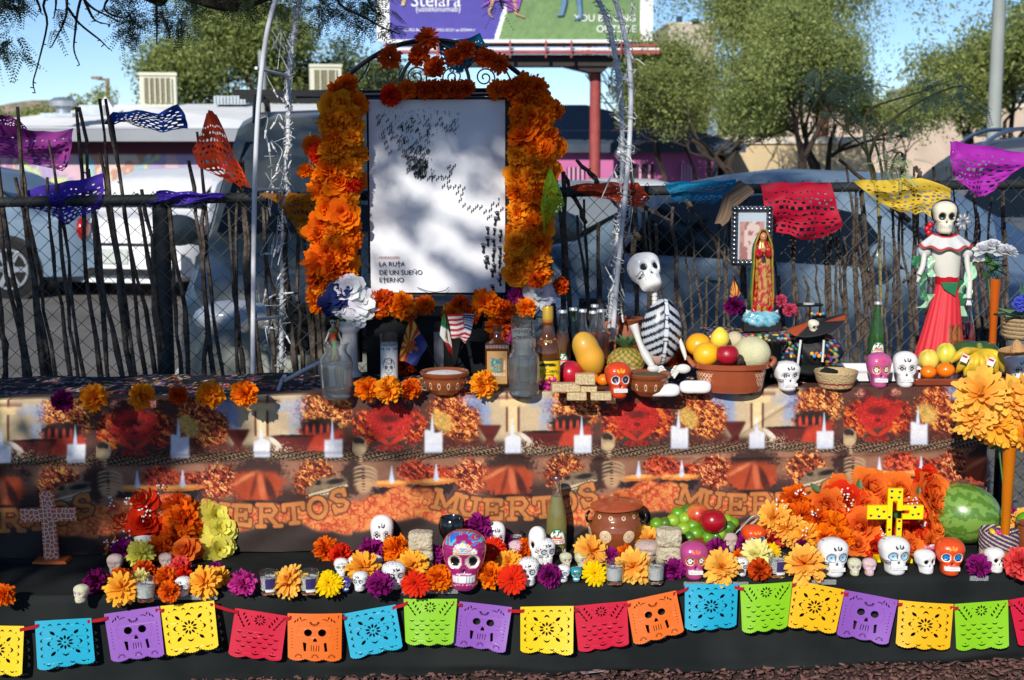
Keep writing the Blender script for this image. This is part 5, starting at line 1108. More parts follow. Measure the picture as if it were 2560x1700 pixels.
def cut_obj(k,P,m,name,parent=None):
    V,Fc=cut_flat(k,7 if k!='T' else 12,7 if k!='T' else 12);b=MB();b.add([P(x,y)for x,y,_ in V],Fc);return b.obj(name,m,parent,auto=80)
PCOL=dict(turquoise=rgb(28,164,196),purple=rgb(138,84,176),yellow=rgb(236,200,10),gold=rgb(236,178,8),crimson=rgb(200,14,52),orange=rgb(226,104,14),green=rgb(132,194,12),olive=rgb(236,200,10))
BUNT=[('yellow','A',(-68,1562),(60,1565),(57,1690),(-70,1688)),('turquoise','A',(87,1553),(228,1545),(236,1662),(95,1678)),('purple','B',(260,1535),(398,1515),(414,1640),(280,1657)),('yellow','A',(400,1515),(535,1501),(548,1620),(417,1642)),('crimson','C',(588,1520),(718,1540),(702,1657),(570,1640)),('orange','B',(719,1533),(855,1533),(853,1655),(720,1650)),('turquoise','A',(857,1535),(989,1511),(1008,1622),(878,1650)),('green','C',(1009,1497),(1143,1497),(1133,1612),(1014,1612)),('purple','B',(1148,1503),(1280,1518),(1262,1633),(1132,1615)),('yellow','A',(1301,1517),(1434,1515),(1432,1636),(1301,1634)),('crimson','C',(1436,1515),(1567,1503),(1573,1617),(1446,1632)),('orange','B',(1566,1503),(1690,1476),(1711,1583),(1585,1614)),('turquoise','A',(1712,1460),(1845,1459),(1842,1572),(1712,1576)),('green','C',(1850,1462),(1981,1454),(1968,1572),(1855,1583)),('gold','A',(1983,1449),(2112,1474),(2088,1587),(1959,1565)),('purple','B',(2113,1475),(2245,1500),(2217,1612),(2090,1592)),('gold','A',(2247,1500),(2384,1510),(2373,1625),(2238,1615)),('green','C',(2386,1510),(2520,1500),(2520,1620),(2390,1628)),('crimson','C',(2522,1500),(2650,1478),(2672,1592),(2546,1618))]
bun=thing('cut_paper_bunting','garland of bright plastic cut-out squares on a red ribbon across the black cloth','bunting',(0,0,0));ribm=mat('red_ribbon',rgb(170,16,34),.35,var=.1,sheen=.3);rib=[]
R=random.Random(12)
for i,(c,k,TL,TR,BR,BL)in enumerate(BUNT):
    m=mat('plastic_'+c,PCOL[c],.38,var=.02,spec=.45,translucent=.12);x0=at(TL[0],TL[1],3.9).x;Yb=Ys(x0)-.022-(.006 if i%2 else 0)
    q=[at(p[0],p[1],Yb-(.024 if j>1 else 0))for j,p in enumerate((TL,TR,BR,BL))];bow=R.uniform(-.006,.014);tw_=R.uniform(-.008,.012);ph=R.uniform(0,3)
    def P(x,y,q=q,bow=bow,tw_=tw_,ph=ph):
        a=q[3].lerp(q[2],x);t=q[0].lerp(q[1],x);p=a.lerp(t,y);p=p+Vector((0,-bow*math.sin(x*math.pi)*(1-.6*y)-tw_*x*(1-y)-.004*math.sin(x*5+ph)*(1-y),0));
        return p
    lab={'turquoise':'turquoise','gold':'golden yellow'}.get(c,c)
    cut_obj(k,P,m,'paper_banner',bun)
    f=P(.03,.93);g=P(.97,.93);rib+=[(f,g,i)]
b=MB()
for i in range(len(rib)-1):
    a,c=rib[i][1],rib[i+1][0];a=a+Vector((-.006,-.004,0));c=c+Vector((.006,-.004,0));w=Vector((0,0,.0048));n=6
    b.grid(lambda u,v:a.lerp(c,u)+w*(v-.5)*2+Vector((0,.002*math.sin(u*6),-.002*math.sin(u*math.pi))),6,1)
for f,g,i in rib:b.grid(lambda u,v:f.lerp(g,u)+Vector((0,.009,(v-.5)*.009-.001)),4,1)
b.obj('ribbon',ribm,bun)
b=MB()
for (x0,x1,y)in ((372,545,1496),(1003,1145,1486),(1710,1870,1450),(1990,2090,1440),(2425,2470,1448)):
    a=at(x0,y,Ys(at(x0,y,3.95).x)-.008);c=at(x1,y,Ys(at(x1,y,3.95).x)-.008);b.box(((a.x+c.x)/2,(a.y+c.y)/2,ZS-.008),(c.x-a.x,.004,.014))
b.obj('clear_tape',mat('clear_tape',(.6,.62,.64),.1,var=0,trans=.7,ior=1.2),bun,smooth=False)
# tissue banners blown about on the fence; control points row by row from the top
def tissue(label,c,rows,Y,name='tissue_banner',amp=.012,group='tissue paper banners along the fence',dy=None):
    G=[[at(p[0],p[1],Y+(p[2]if len(p)>2 else 0))for p in r]for r in rows];nr,nc=len(G)-1,len(G[0])-1;ph=RF.uniform(0,6)
    def P(x,y):
        y=1-y;a=min(int(x*nc),nc-1);r=min(int(y*nr),nr-1);fx,fy=x*nc-a,y*nr-r;fx=fx*fx*(3-2*fx)*.5+fx*.5;fy=fy*fy*(3-2*fy)*.5+fy*.5
        p=G[r][a].lerp(G[r][a+1],fx).lerp(G[r+1][a].lerp(G[r+1][a+1],fx),fy);
        return p+Vector((0,amp*math.sin(x*11+y*4+ph)*(.3+y)+amp*.6*math.sin(y*13+x*5+ph),.003*math.sin(x*17+ph)))
    m=mat('tissue_%02x%02x%02x'%tuple(int(255*q)for q in c),c,.6,var=.1,translucent=.3,scale=20,spec=.3);t=cut_obj('T',P,m,name);return tag(t,label,'paper banner',group)
tissue('orchid purple tissue banner at the far left above the fence',rgb(160,60,150),[[(-60,300),(60,322,-.05),(120,330),(182,322)],[(-50,350),(30,370),(110,372,-.04),(180,355)],[(-40,380),(50,395),(120,410),(176,400)],[(-30,390),(60,400),(150,430),(168,420)]],5.0)
tissue('small dark orchid tissue scrap puffed over the left edge',rgb(130,44,120),[[(-10,290),(20,288),(48,300)],[(-20,330),(30,320),(70,325)],[(-20,345),(40,345),(90,340)]],4.98)
tissue('deep blue tissue banner flying above the dry sticks',rgb(14,58,140),[[(262,308),(282,280),(340,276),(395,282),(446,260)],[(280,312),(320,300,-.05),(350,296),(410,300),(466,290)],[(268,310),(320,306),(360,322),(410,330),(468,322)]],4.95)
tissue('bright red orange tissue banner twisted beside the left arch leg',rgb(206,62,20),[[(515,284),(525,274),(540,285)],[(505,330),(535,325,-.05),(562,330)],[(480,378),(540,370,-.05),(590,400)],[(500,420),(560,425,-.04),(614,440)],[(560,450),(600,465),(628,470)]],4.93)
tissue('violet tissue banner hanging over the rail at the left',rgb(78,50,176),[[(66,475),(120,462),(180,452),(258,434)],[(64,510),(130,500,-.05),(190,490),(260,470)],[(80,520),(150,530),(200,520),(258,500)],[(120,530),(168,562),(195,540),(250,525)]],4.93)
tissue('thin violet tissue banner folded flat against the rail',rgb(84,56,184),[[(392,476),(440,478),(500,482),(566,484)],[(380,495),(430,492,-.03),(490,494),(550,494)],[(362,515),(400,505),(440,512),(545,500)]],4.95)
tissue('ochre tissue banner half hidden behind the left marigold column',rgb(190,118,14),[[(650,484),(720,482),(800,484)],[(700,510),(740,505,-.03),(802,510)],[(730,560),(770,570),(800,575)],[(750,590),(780,610),(800,640)]],4.97)
tissue('lime green tissue banner hanging on the right of the marigold column',rgb(150,196,40),[[(1372,424),(1376,422),(1382,430)],[(1358,470),(1385,465,-.03),(1404,480)],[(1352,520),(1380,515),(1412,512)],[(1360,590),(1368,560),(1380,545)]],4.68,amp=.008)
tissue('rust orange tissue banner blown flat along the rail near the right arch leg',rgb(170,54,22),[[(1415,464),(1480,458),(1540,456),(1595,458)],[(1440,475),(1500,480,-.04),(1560,485),(1620,490)],[(1480,490),(1540,505),(1590,520),(1625,500)]],4.98)
tissue('turquoise tissue banner on the rail right of the arch',rgb(16,128,168),[[(1660,456),(1720,454),(1780,452),(1840,450)],[(1672,480),(1730,480,-.03),(1790,476),(1838,466)],[(1688,500),(1740,506),(1780,512),(1810,490)]],5.05)
tissue('crimson tissue banner hanging behind the virgin figurine',rgb(186,20,52),[[(1900,458),(1960,456),(2020,456),(2078,458)],[(1908,500),(1970,500,-.03),(2030,500),(2090,505)],[(1914,545),(1970,550),(2040,550,-.04),(2100,548)],[(1924,575),(1980,590),(2030,605),(2106,568)]],5.08)
tissue('yellow tissue banner draped over the rail left of the dancer doll',rgb(226,190,62),[[(2132,452),(2190,450),(2262,446),(2300,444),(2375,470)],[(2165,478),(2220,480,-.03),(2280,478),(2330,480),(2376,488)],[(2210,510),(2250,515),(2300,510),(2340,505),(2372,505)],[(2250,530),(2290,536),(2310,532),(2330,545),(2328,556)]],5.1)
tissue('magenta cut tissue banner flying at the right edge above the rail',rgb(180,44,176),[[(2374,352),(2392,354),(2480,368),(2580,384)],[(2374,395),(2410,400,-.04),(2470,410),(2560,418)],[(2380,425),(2410,450),(2450,450),(2520,440)],[(2388,440),(2420,475),(2450,496),(2492,470)]],5.0)
tissue('turquoise tissue banner caught behind the arch top flowers',rgb(16,116,150),[[(1096,105),(1150,100),(1200,84),(1215,110)],[(1100,130),(1150,135,.02),(1190,120),(1228,112)],[(1104,150),(1130,180),(1170,175),(1190,140)],[(1120,175),(1140,185),(1160,180),(1170,160)]],4.86)
# ================================================================= table top
UP=[('pompom','darkpurple',157,999,30,'dark purple flower at the left end of the table top',None),('pompom','gold',236,990,38,'open orange flower next to the dark purple one on the table top',None),('pompom','gold',355,987,38,'orange flower third from the left on the table top',None),('pompom','darkorange',446,985,27,'small rust orange flower between two larger ones on the table top',None),('pompom','gold',528,982,39,'orange flower left of the last one before the arch',None),('pompom','marigold',612,980,38,'round orange flower directly in front of the arch leg',None),
 ('pompom','marigold',918,968,35,'marigold right of the water vase, leftmost of three touching',None),('pompom','gold',972,970,38,'bright marigold middle of three in front of the skull candle',None),('pompom','orange',1028,968,30,'marigold rightmost of three left of the salt bowl',None),('pompom','gold',1210,957,38,'orange marigold between salt bowl and tequila bottle',None),('pompom','magenta',1372,956,25,'magenta flower at the foot of the yellow labelled bottle',None)]
for k,c,x,y,r,l,b_ in UP:flower(k,c,x,y+1,r*.88,l,b_,plane=ZT,group='flowers laid on the table top')
for x,y,l in ((1160,980,'right against the salt bowl'),(1178,984,'between salt bowl and marigold'),(1242,980,'in front of the square bottle'),(1150,986,'nearest the cloth edge by the salt bowl')):
    g=onz(x,y,ZT+.004);t=thing('fallen_petal','loose orange petal lying '+l,'petal',g,RF.uniform(0,3),'fallen orange petals');b=MB();leafmb(b,(0,0,0),(1,.1,.1),.028,.018);b.obj('petal',mat('orange_petal',rgb(232,84,20),.7,translucent=.2),t)
for k,c,x,y,r,l,b_ in [('pompom','darkorange',1010,925,32,'dark orange flower in the shade behind the state flag',935),('pompom','darkorange',1062,915,26,'dark orange flower beside the tall white candle',930),('mum','orange',1250,812,30,'orange carnation standing on the square tequila bottle',935),('pompom','magenta',1266,836,27,'magenta flower leaning on the square tequila bottle',935),('pompom','orange',1245,838,22,'orange flower stem part behind the magenta flower',937)]:
    flower(k,c,x,y,r,l,b_,plane=ZT,group='flowers laid on the table top')
# water vase
def clear_vessel(name,label,px,base,h,prof,water,cat='vase'):
    g=onz(px,base,ZT);k=h*pm(g);t=thing(name,label,cat,g);b=MB();b.lathe(shell([(r*k,z*k)for r,z in prof],.0025),40,cap=False)
    r0=prof[0][0]*k;b.add([(r0*math.cos(a*.157),r0*math.sin(a*.157),0)for a in range(40)],[tuple(range(39,-1,-1))]);b.obj('glass',m_jar,t)
    if water:
        P=[(r,z)for r,z in prof if z<water]+[(float(np.interp(water,[p[1]for p in prof],[p[0]for p in prof])),water)];b=MB();b.lathe([(r*k*.965,max(.006,z*k))for r,z in P]+[(.0005,water*k)],40);b.obj('water',m_water,t)
    return t,k
clear_vessel('glass_vase','clear glass vase of water at the left of the altar',842,996,140,[(.235,0),(.25,.04),(.28,.25),(.305,.5),(.305,.62),(.27,.74),(.20,.82),(.185,.88),(.215,.96),(.24,1.0)],.64)
clear_vessel('glass_bottle_jar','clear glass jar bottle of water in front of the script candle',1310,986,142,[(.25,0),(.27,.03),(.27,.1),(.255,.2),(.27,.3),(.28,.62),(.25,.72),(.2,.78),(.2,.84),(.215,.86),(.205,.92),(.215,.97),(.2,1.0)],.66,'jar')
# column vases with white and blue flowers
def column_vase(px,base,h,w,label,blooms,Yo):
    g=onz(px,base,ZT);s=pm(g);k=h*s;r=w*s/2;t=thing('column_vase',label,'vase',g);b=MB();n=48;prof=[(1.15,0),(1.15,.05),(1.0,.08),(.82,.12),(.78,.2),(.76,.75),(.84,.8),(1.05,.84),(1.05,.88),(.9,.9),(.95,.97),(.9,1.0),(.7,.99)]
    vs=[];
    for rr,z in prof:
        for q in range(n):f=1-.06*(q%3==0)*(.15<z<.78);a=2*math.pi*q/n;vs.append((rr*r*f*math.cos(a),rr*r*f*math.sin(a),z*k))
    b.add(vs,[(i*n+q,i*n+(q+1)%n,(i+1)*n+(q+1)%n,(i+1)*n+q)for i in range(len(prof)-1)for q in range(n)]+[tuple(range(n-1,-1,-1)),tuple(range((len(prof)-1)*n,len(prof)*n))]);b.obj('vase_body',mat('plaster_white',rgb(196,192,186),.6,var=.06),t)
    for kd,c,x,y,rr in blooms:p=at(x,y,g.y+RF.uniform(-.03,.02));flower_obj(kd,c,p,rr*pm(p),((x-px)*.01,-.8,.4),t)
    b=MB();[b.tube([(0,0,k*.9),at(x,y,g.y)-Vector(g)],.0025,5)for kd,c,x,y,rr in blooms];b.obj('stem',m_stemg,t)
    for q in range(5):b=MB();leafmb(b,(0,0,k*1.0),(math.cos(q*1.3),math.sin(q*1.3)-.3,.3),.05,.03);b.obj('leaf',m_leafg,t)
    return t
column_vase(876,940,140,50,'white fluted column vase with white and navy carnations left of the poster',[('blossom','white',872,722,40),('blossom','navy',836,745,40),('blossom','navy',850,735,30),('blossom','white',905,755,42),('blossom','white',845,765,24),('blossom','white',890,790,30),('blossom','white',915,772,28),('blossom','navy',824,762,26),('blossom','white',860,770,26)],0)
column_vase(1322,925,130,50,'white column vase with white, navy, orange and magenta carnations right of the poster',[('blossom','white',1348,695,34),('blossom','white',1285,715,30),('blossom','white',1350,735,40),('mum','orange',1308,708,30),('pompom','magenta',1296,756,30),('pompom','magenta',1290,740,22),('blossom','navy',1262,730,24),('pompom','darkorange',1402,715,22),('blossom','white',1272,740,22),('blossom','white',1362,710,30)],0)
# small black doll with calavera face by the left column vase
g=onz(836,930,ZT);s=pm(g);t=thing('little_catrina_doll','little black dressed skeleton doll beside the left column vase','doll',g);b=MB();b.lathe([(26*s,0),(22*s,.03),(15*s,70*s),(9*s,95*s),(14*s,105*s),(4*s,116*s)],20,col=lambda x,y,z:emb(x*1.2+3,z*1.2));b.obj('dress',paint('doll_dress',.7),t)
skull_at('dolls',(0,-.002,114*s),17*s,0,t,'skull');b=MB();b.lathe([(20*s,134*s),(19*s,137*s),(9*s,140*s),(8*s,150*s),(.001,151*s)],18);b.obj('hat',m_blk,t)
for sx in (-1,1):b=MB();b.tube(smooth_path([(sx*11*s,0,102*s),(sx*22*s,-.005,70*s),(sx*20*s,-.01,45*s)],3),2.4*s,6);b.obj('arm',m_sk if False else mat('bone_white',rgb(206,204,196),.5),t)
# glass candles
def tall_candle(px,base,h,w,label,lab=None,fillc=(.72,.72,.70)):
    g=onz(px,base,ZT);s=pm(g);k=h*s;r=w*s/2;t=thing('glass_candle',label,'candle',g,0,'tall glass candles');b=MB();b.lathe(shell([(r*.96,0),(r,.02*k),(r,.9*k),(r*1.03,k)],.002),32,cap=False);b.obj('glass',m_glass,t)
    b=MB();b.lathe([(r*.93,.004),(r*.94,.80*k),(.0005,.79*k)],28);b.obj('wax',mat('candle_wax_%d'%int(fillc[0]*99),fillc,.5,sss=.2,var=.04),t);b=MB();b.tube([(0,0,.79*k),(.001,0,.84*k)],.001,4);b.obj('wick',m_blk,t)
    if lab:b=MB();b.grid(lambda u,v:(math.sin((u-.5)*2.4)*(r+.0008),-math.cos((u-.5)*2.4)*(r+.0008),(.03+.72*v)*k),44,60,col=lab);b.obj('label',paint('paper_label',.5),t)
    return t,r,k
def sklab(u,v):
    x,y=(u-.5)*1.25,(v-.36)*1.75;W_=rgb(214,214,212);B_=rgb(70,70,74);r=math.hypot(x/.36,(y-.12)/.40)if y>-.02 else math.hypot(x/.25,(y+.02)/.34)
    if .90<r<1.0:return B_
    for sx in (-1,1):
        q=math.hypot(x-sx*.15,y-.02);
        if q<.10:return B_ if q>.05 else rgb(150,150,152)if q>.03 else B_
    if r<.9 and y>.16 and fbm(u*26,v*34,2)>.55:return B_
    if abs(x)<.04 and -.16<y<-.08:return B_
    if r<.85 and -.30<y<-.2 and int(x*40)%2:return rgb(130,130,132)
    return W_
t,r,k=tall_candle(974,950,118,44,'tall glass candle with skull label and black title, behind three marigolds',sklab);
for i,ch in enumerate('DIA DE LOS'):a=(i-4.5)*.235;text(ch,.0125,m_blk,t,(math.sin(a)*(r+.0014),-math.cos(a)*(r+.0014),.685*k),(math.pi/2,0,a),extrude=.0002)
tall_candle(966,928,120,38,'plain tall glass candle standing behind the skull labelled one');tall_candle(1098,932,132,40,'tall white candle in clear glass behind the small flags',None,(.6,.6,.62))
t,r,k=tall_candle(1304,948,158,54,'tall glass candle with black script lettering behind the water jar',None,(.66,.68,.68));text('Sequitha',.02,m_blk,t,(0,-r-.001,.80*k),extrude=.0002,shear=.3);text('pa mi',.018,m_blk,t,(0,-r-.001,.70*k),extrude=.0002,shear=.3)
# little flags on sticks
def flagthing(label,base,top,rows,colf,Y,n=30,fin=rgb(196,150,60)):
    g=onz(base[0],base[1],ZT);t=thing('hand_flag',label,'flag',g,0,'little flags on sticks');tp=at(top[0],top[1],Y);b=MB();b.tube([(0,0,0),tp-g],.0022,6);b.obj('stick',mat('flag_stick',rgb(30,26,24),.6),t);d=(tp-g).normalized();b=MB();b.tube([tp-g,tp-g+d*.008,tp-g+d*.022],[.003,.0035,.0005],8);b.obj('finial',mat('gilt',fin,.35,metal=.5),t)
    G=[[at(p[0],p[1],Y+(p[2]if len(p)>2 else 0))-g for p in r]for r in rows];nr,nc=len(G)-1,len(G[0])-1
    def P(x,y):a=min(int(x*nc),nc-1);r=min(int(y*nr),nr-1);fx,fy=x*nc-a,y*nr-r;return G[r][a].lerp(G[r][a+1],fx).lerp(G[r+1][a].lerp(G[r+1][a+1],fx),fy)+Vector((0,.005*math.sin(x*9+y*4),0))
    b=MB();b.grid(P,n,n,col=colf);b.obj('flag_cloth',paint('flag_cloth',.7,translucent=.2),t);return t
def azc(u,v):
    x,y=(u-.5)*1.5,(v-.5);a=math.atan2(y,x);r=math.hypot(x,y)
    if r<.30*(.45+.55*abs(math.cos(2.5*(a-math.pi/2)))**1.6):return rgb(176,90,40)
    if v>.5:return rgb(28,44,110)
    k=int((math.atan2(-y,x))/math.pi*13);return rgb(150,24,30)if k%2==0 else rgb(216,160,40)
flagthing('Arizona style state flag with red and yellow rays, on a slanted stick',(1104,938),(1029,783),[[(1029,793),(1050,830),(1069,862)],[(1012,830),(1030,850,-.01),(1066,870)],[(1002,870),(1020,880,.01),(1052,892)],[(998,900),(1015,905,-.01),(1040,915)]],lambda u,v:azc(v,u)if False else azc(1-v,u)if False else azc(u*0+v,u),4.60)
def mxc(u,v):
    if math.hypot((v-.5)*1.0,(u-.5)*1.2)<.12:return rgb(120,100,60)
    return rgb(20,90,52)if v<.36 else (rgb(206,206,200)if v<.66 else rgb(172,24,34))
flagthing('Mexican flag of green, white and red hanging from a stick',(1131,936),(1111,775),[[(1111,778),(1112,780),(1113,783)],[(1104,800),(1115,806,-.01),(1121,815)],[(1099,838),(1118,845,.008),(1128,852)],[(1112,858),(1125,868,-.006),(1132,880)],[(1122,878),(1132,890),(1136,902)]],mxc,4.56)
def usc(u,v):
    if u>.60 and v<.52:return rgb(206,206,210)if (int(u*38)%2==0 and int(v*24)%2==0)else rgb(30,40,90)
    return rgb(176,30,44)if int(v*13)%2==0 else rgb(212,208,206)
flagthing('United States flag of stars and stripes rippling on a slanted stick',(1130,932),(1187,786),[[(1118,788),(1142,786,-.01),(1160,784),(1187,786)],[(1124,812),(1140,812,.01),(1163,806),(1182,812)],[(1128,842),(1148,840),(1162,836),(1175,840)],[(1130,846),(1150,845),(1162,858),(1168,852)]],usc,4.53,39)
flagthing('Arizona style dark flag leaning behind the virgin figurine',(1886,830),(1835,690),[[(1835,695),(1850,730),(1866,770)],[(1828,720),(1840,750),(1862,782)],[(1822,760),(1838,778),(1858,795)]],lambda u,v:azc(v,u),4.78)
# salt bowl and seed bowl
def bowl(px,base,w,h,label,fillc,fillname,rings,group='glazed clay bowls'):
    g=onz(px,base,ZT);s=pm(g);R_=w*s/2;k=h*s;t=thing('clay_bowl',label,'bowl',g,0,group)
    b0=0
    def bc(x,y,z):return CLL if dots(math.atan2(x,-y),z/k,rings)else CL
    b=MB();b.lathe(densp([(R_*.45,0),(R_*.55,.03*k),(R_*.78,.25*k),(R_*.87,.5*k),(R_*.88,.72*k),(R_*.97,.84*k),(R_,.95*k),(R_*.96,k),(R_*.86,.93*k),(R_*.8,.8*k),(.0005,.7*k)],.0014),240,col=bc);b.obj('bowl_body',m_clay,t)
    b=MB();b.ell((0,0,.80*k),(R_*.83,R_*.83,.19*k),40,12,fn=lambda p:1+.03*math.sin(p.x*23)*math.sin(p.y*19));b.obj(fillname,mat(fillname+'_fill',fillc,.9,var=.5 if fillname=='seeds' else .03,scale=220,bump=.8,bscale=400),t)
bowl(1112,984,124,58,'small clay bowl of white salt with painted rings',(.8,.8,.8),'salt',[(.45,(.13,),14,14,.03,2.2)]);bowl(1622,988,112,58,'clay bowl of dark seeds beside the orange skull',rgb(96,84,62),'seeds',[(.45,(.13,),12,14,.03,2.2)])
# bottles
g=onz(1243,962,ZT);s=pm(g);t=thing('tequila_bottle','square dark bottle with tan illustrated label, left of the water jar','bottle',g);k=108*s;w=30*s
am=mat('amber_spirit',rgb(86,42,16),.08,var=.05,trans=.3,coat=.7);b=MB();b.box((0,0,k*.5),(2*w,1.7*w,k));o=b.obj('glass',am,t,smooth=False);bv=o.modifiers.new('b','BEVEL');bv.width=.006;bv.segments=3
b=MB();b.lathe([(w*.9,k),(w*.5,k*1.06),(w*.34,k*1.1),(w*.34,k*1.28),(w*.4,k*1.28),(w*.4,k*1.4),(.001,k*1.4)],20);b.obj('neck',am,t)
def plab(u,v):
    if .18<u<.8 and .35<v<.78:return (rgb(46,110,120),rgb(120,160,120),rgb(40,90,130),rgb(170,150,90))[int(fbm(u*6,v*6,2)*9)%4]if u<.66 else rgb(120,100,70)
    return rgb(176,136,84)if v>.02 else rgb(120,84,50)
b=MB();b.grid(lambda u,v:((u-.5)*1.66*w,-.85*w-.0012,k*(.06+.76*v)),24,36,col=plab);b.obj('label',paint('paper_label',.5),t);text('PEÑASCO',.0125,mat('print_white',(.8,.8,.82),.6,var=.02),t,(0,-.85*w-.0022,k*.28),extrude=.0002);text('TEQUILA',.0075,mat('print_white',(.8,.8,.82),.6,var=.02),t,(w*.62,-.85*w-.0022,k*.5),(math.pi/2,-math.pi/2,0),extrude=.0002)
b=MB();[b.ell(((q-7.5)/7.5*w*.9,-.85*w-.001,k*(.9+.04*j)),(.0012,)*3,6,4)for q in range(16)for j in range(2)];tag(b.obj('glass_studs',mat('print_white',(.8,.8,.82),.6),t),kind='stuff')
t,k=lathe_thing('gold_tequila_bottle','tall gold tequila bottle with yellow label and red neck band','bottle',1369,974,ZT,210,[(.13,0),(.145,.02),(.15,.08),(.15,.42),(.146,.5),(.12,.58),(.08,.64),(.062,.70),(.058,.80)],mat('gold_spirit',rgb(110,60,14),.05,var=.05,trans=.45,coat=.8),36,sy=.8,part='glass')
b=MB();b.lathe([(.064*k,.80*k),(.066*k,.86*k),(.064*k,.985*k),(.06*k,1.0*k),(.001,1.0*k)],24,col=lambda x,y,z:rgb(196,160,60)if z>.82*k else rgb(150,40,30));b.obj('cap',paint('foil_cap',.3,metal=.3),t)
b=MB();b.grid(lambda u,v:(math.sin((u-.5)*2.4)*.152*k,-math.cos((u-.5)*2.4)*.123*k,k*(.07+.31*v)),30,24,col=lambda u,v:rgb(232,196,20)if .04<v<.94 and not (.72<v<.86 and abs(u-.5)<.28 and abs(v-.79-.05*math.cos((u-.5)*6)+.03)<.06)else rgb(34,30,20));b.obj('label',paint('paper_label',.5),t)
text('Jose Cuervo',.0175,m_blk,t,(0,-.126*k,k*.245),extrude=.0002,sx=.85);text('Especial',.011,m_blk,t,(0,-.126*k,k*.20),extrude=.0002)
b=MB();b.grid(lambda u,v:(math.sin((u-.5)*2.2)*(.118-.02*v)*k,-math.cos((u-.5)*2.2)*(.098-.02*v)*k,k*(.575+.05*v-.02*math.cos((u-.5)*3)*(1))),16,6,col=lambda u,v:rgb(160,34,30)if .1<v<.9 else rgb(210,180,90));b.obj('neck_label',paint('paper_label',.5),t);text('ORO',.012,mat('gilt_ink',rgb(214,190,110),.5),t,(0,-.094*k,k*.587),extrude=.0002)
soda(1406,936,162,rgb(150,84,20),'amber soda with palm label right of the yellow labelled bottle',fill=.66);soda(1432,930,162,rgb(34,20,10),'dark cola bottle with green neck band, second in the row',fill=.8,lab=False,glasscol=(.5,.75,.5));soda(1456,930,158,rgb(190,176,96),'pale yellow soda bottle, third in the row',fill=.62,lab=False);soda(1482,932,156,rgb(214,108,24),'orange soda bottle left of the last bottle in the row',fill=.66,lab=False);soda(1502,934,162,rgb(184,84,20),'orange soda bottle at the right end of the row',fill=.66,lab=False);soda(1486,914,154,rgb(150,92,30),'soda bottle at the back of the row, only its cap and neck showing',fill=.6,lab=False)
soda(2190,905,152,rgb(60,134,34),'bright green soda bottle in front of the white tray',fill=.93,cap=(.75,.76,.78));soda(2415,905,156,rgb(190,14,30),'red soda bottle beside the dancer doll',fill=.64)
# fruit on the table
fruit(1426,905,32,rgb(186,24,40),'red and purple mango beside the yellow labelled bottle',name='mango',sq=1.02,base=966,cat='mango',c2=rgb(140,30,60),var=.3,scale=9)
p=at(1472,886,4.50);sg=pm(p);t=thing('papaya','yellow papaya leaning against the soda bottles','papaya',p);b=MB();Rm=Matrix.Rotation(-.42,3,'Y');b.ell((0,0,0),(38*sg,36*sg,58*sg),32,22,R=Rm,fn=lambda q:1-.20*math.exp(-((q.z-.15)/.35)**2)*(.6)+.04*q.z);b.obj('flesh',mat('papaya_skin',rgb(224,160,44),.45,var=.2,scale=12,c2=rgb(190,150,60),coat=.2),t);q=Rm@Vector((0,-.012,-57*sg));b=MB();b.tube([q*.99,q*1.05],[7*sg,4*sg],8);b.obj('stem_end',mat('brown_stem',rgb(80,60,30),.8),t)
for x,y,r,l in [(1430,936,18,'small tangerine left of the amaranth bars'),(1476,938,22,'tangerine behind the amaranth bars'),(1508,944,17,'half green tangerine next to the orange skull')]:fruit(x,y,r,rgb(232,120,10),l,name='tangerine',sq=.9,base=y+r+4,cat='tangerine',bump=.2)
# amaranth bars
def bar(x0,y0,x1,y1,Y,label,rz=0,d=.03):
    a=at(x0,y1,Y);c=at(x1,y0,Y);t=thing('amaranth_bar',label,'bar',((a.x+c.x)/2,Y,a.z),rz,'stacked amaranth sweets');b=MB();b.box((0,0,(c.z-a.z)/2),(c.x-a.x,d*1.2,c.z-a.z));o=b.obj('sweet',mat('amaranth',rgb(206,182,138),.5,var=.25,scale=160,bump=.6,bscale=350,coat=.4),t,smooth=False);m=o.modifiers.new('b','BEVEL');m.width=.003;m.segments=2
yb=onz(1440,998,ZT).y
bar(1417,980,1466,999,yb,'amaranth bar at the lower left of the stack');bar(1476,980,1528,999,yb,'amaranth bar at the lower right of the stack');bar(1378,957,1450,978,yb+.01,'long amaranth bar lying across the left of the stack',.08);bar(1446,962,1492,978,yb+.02,'amaranth bar tucked behind the top one');bar(1438,934,1488,960,yb+.005,'topmost amaranth bar of the stack',-.05)
skull('orange',1546,996,92,'orange skull with dark blue eyes between amaranth bars and seed bowl',plane=ZT,rz=12,w=66);skull('whiteline',1970,978,76,'white skull left of the little woven basket',plane=ZT,rz=12,w=66);skull('pinkred',2200,970,90,'pink skull with yellow ringed eyes beside the white one',plane=ZT,rz=3,w=62);skull('white',2266,969,92,'white skull standing right beside the pink skull',plane=ZT,rz=-3,w=62);skull('whiteline',2545,960,70,'white skull wearing a straw hat at the right edge',plane=ZT,rz=20,w=66)
# clay jug behind the skeleton
t,k=lathe_thing('clay_jug','unglazed orange clay jug behind the skeleton arm','jug',1570,900,ZT,110,[(.25,0),(.38,.1),(.46,.35),(.42,.6),(.3,.74),(.27,.82),(.36,.95),(.34,.97),(.25,.85),(.001,.5)],mat('raw_clay',rgb(158,86,54),.6),36);b=MB();b.tube(smooth_path([(-.3*k,-.02,.86*k),(-.5*k,-.03,.88*k),(-.52*k,-.03,.7*k),(-.38*k,-.02,.6*k)],5),.04*k,8);b.obj('handle',mat('raw_clay',rgb(158,86,54),.6),t)
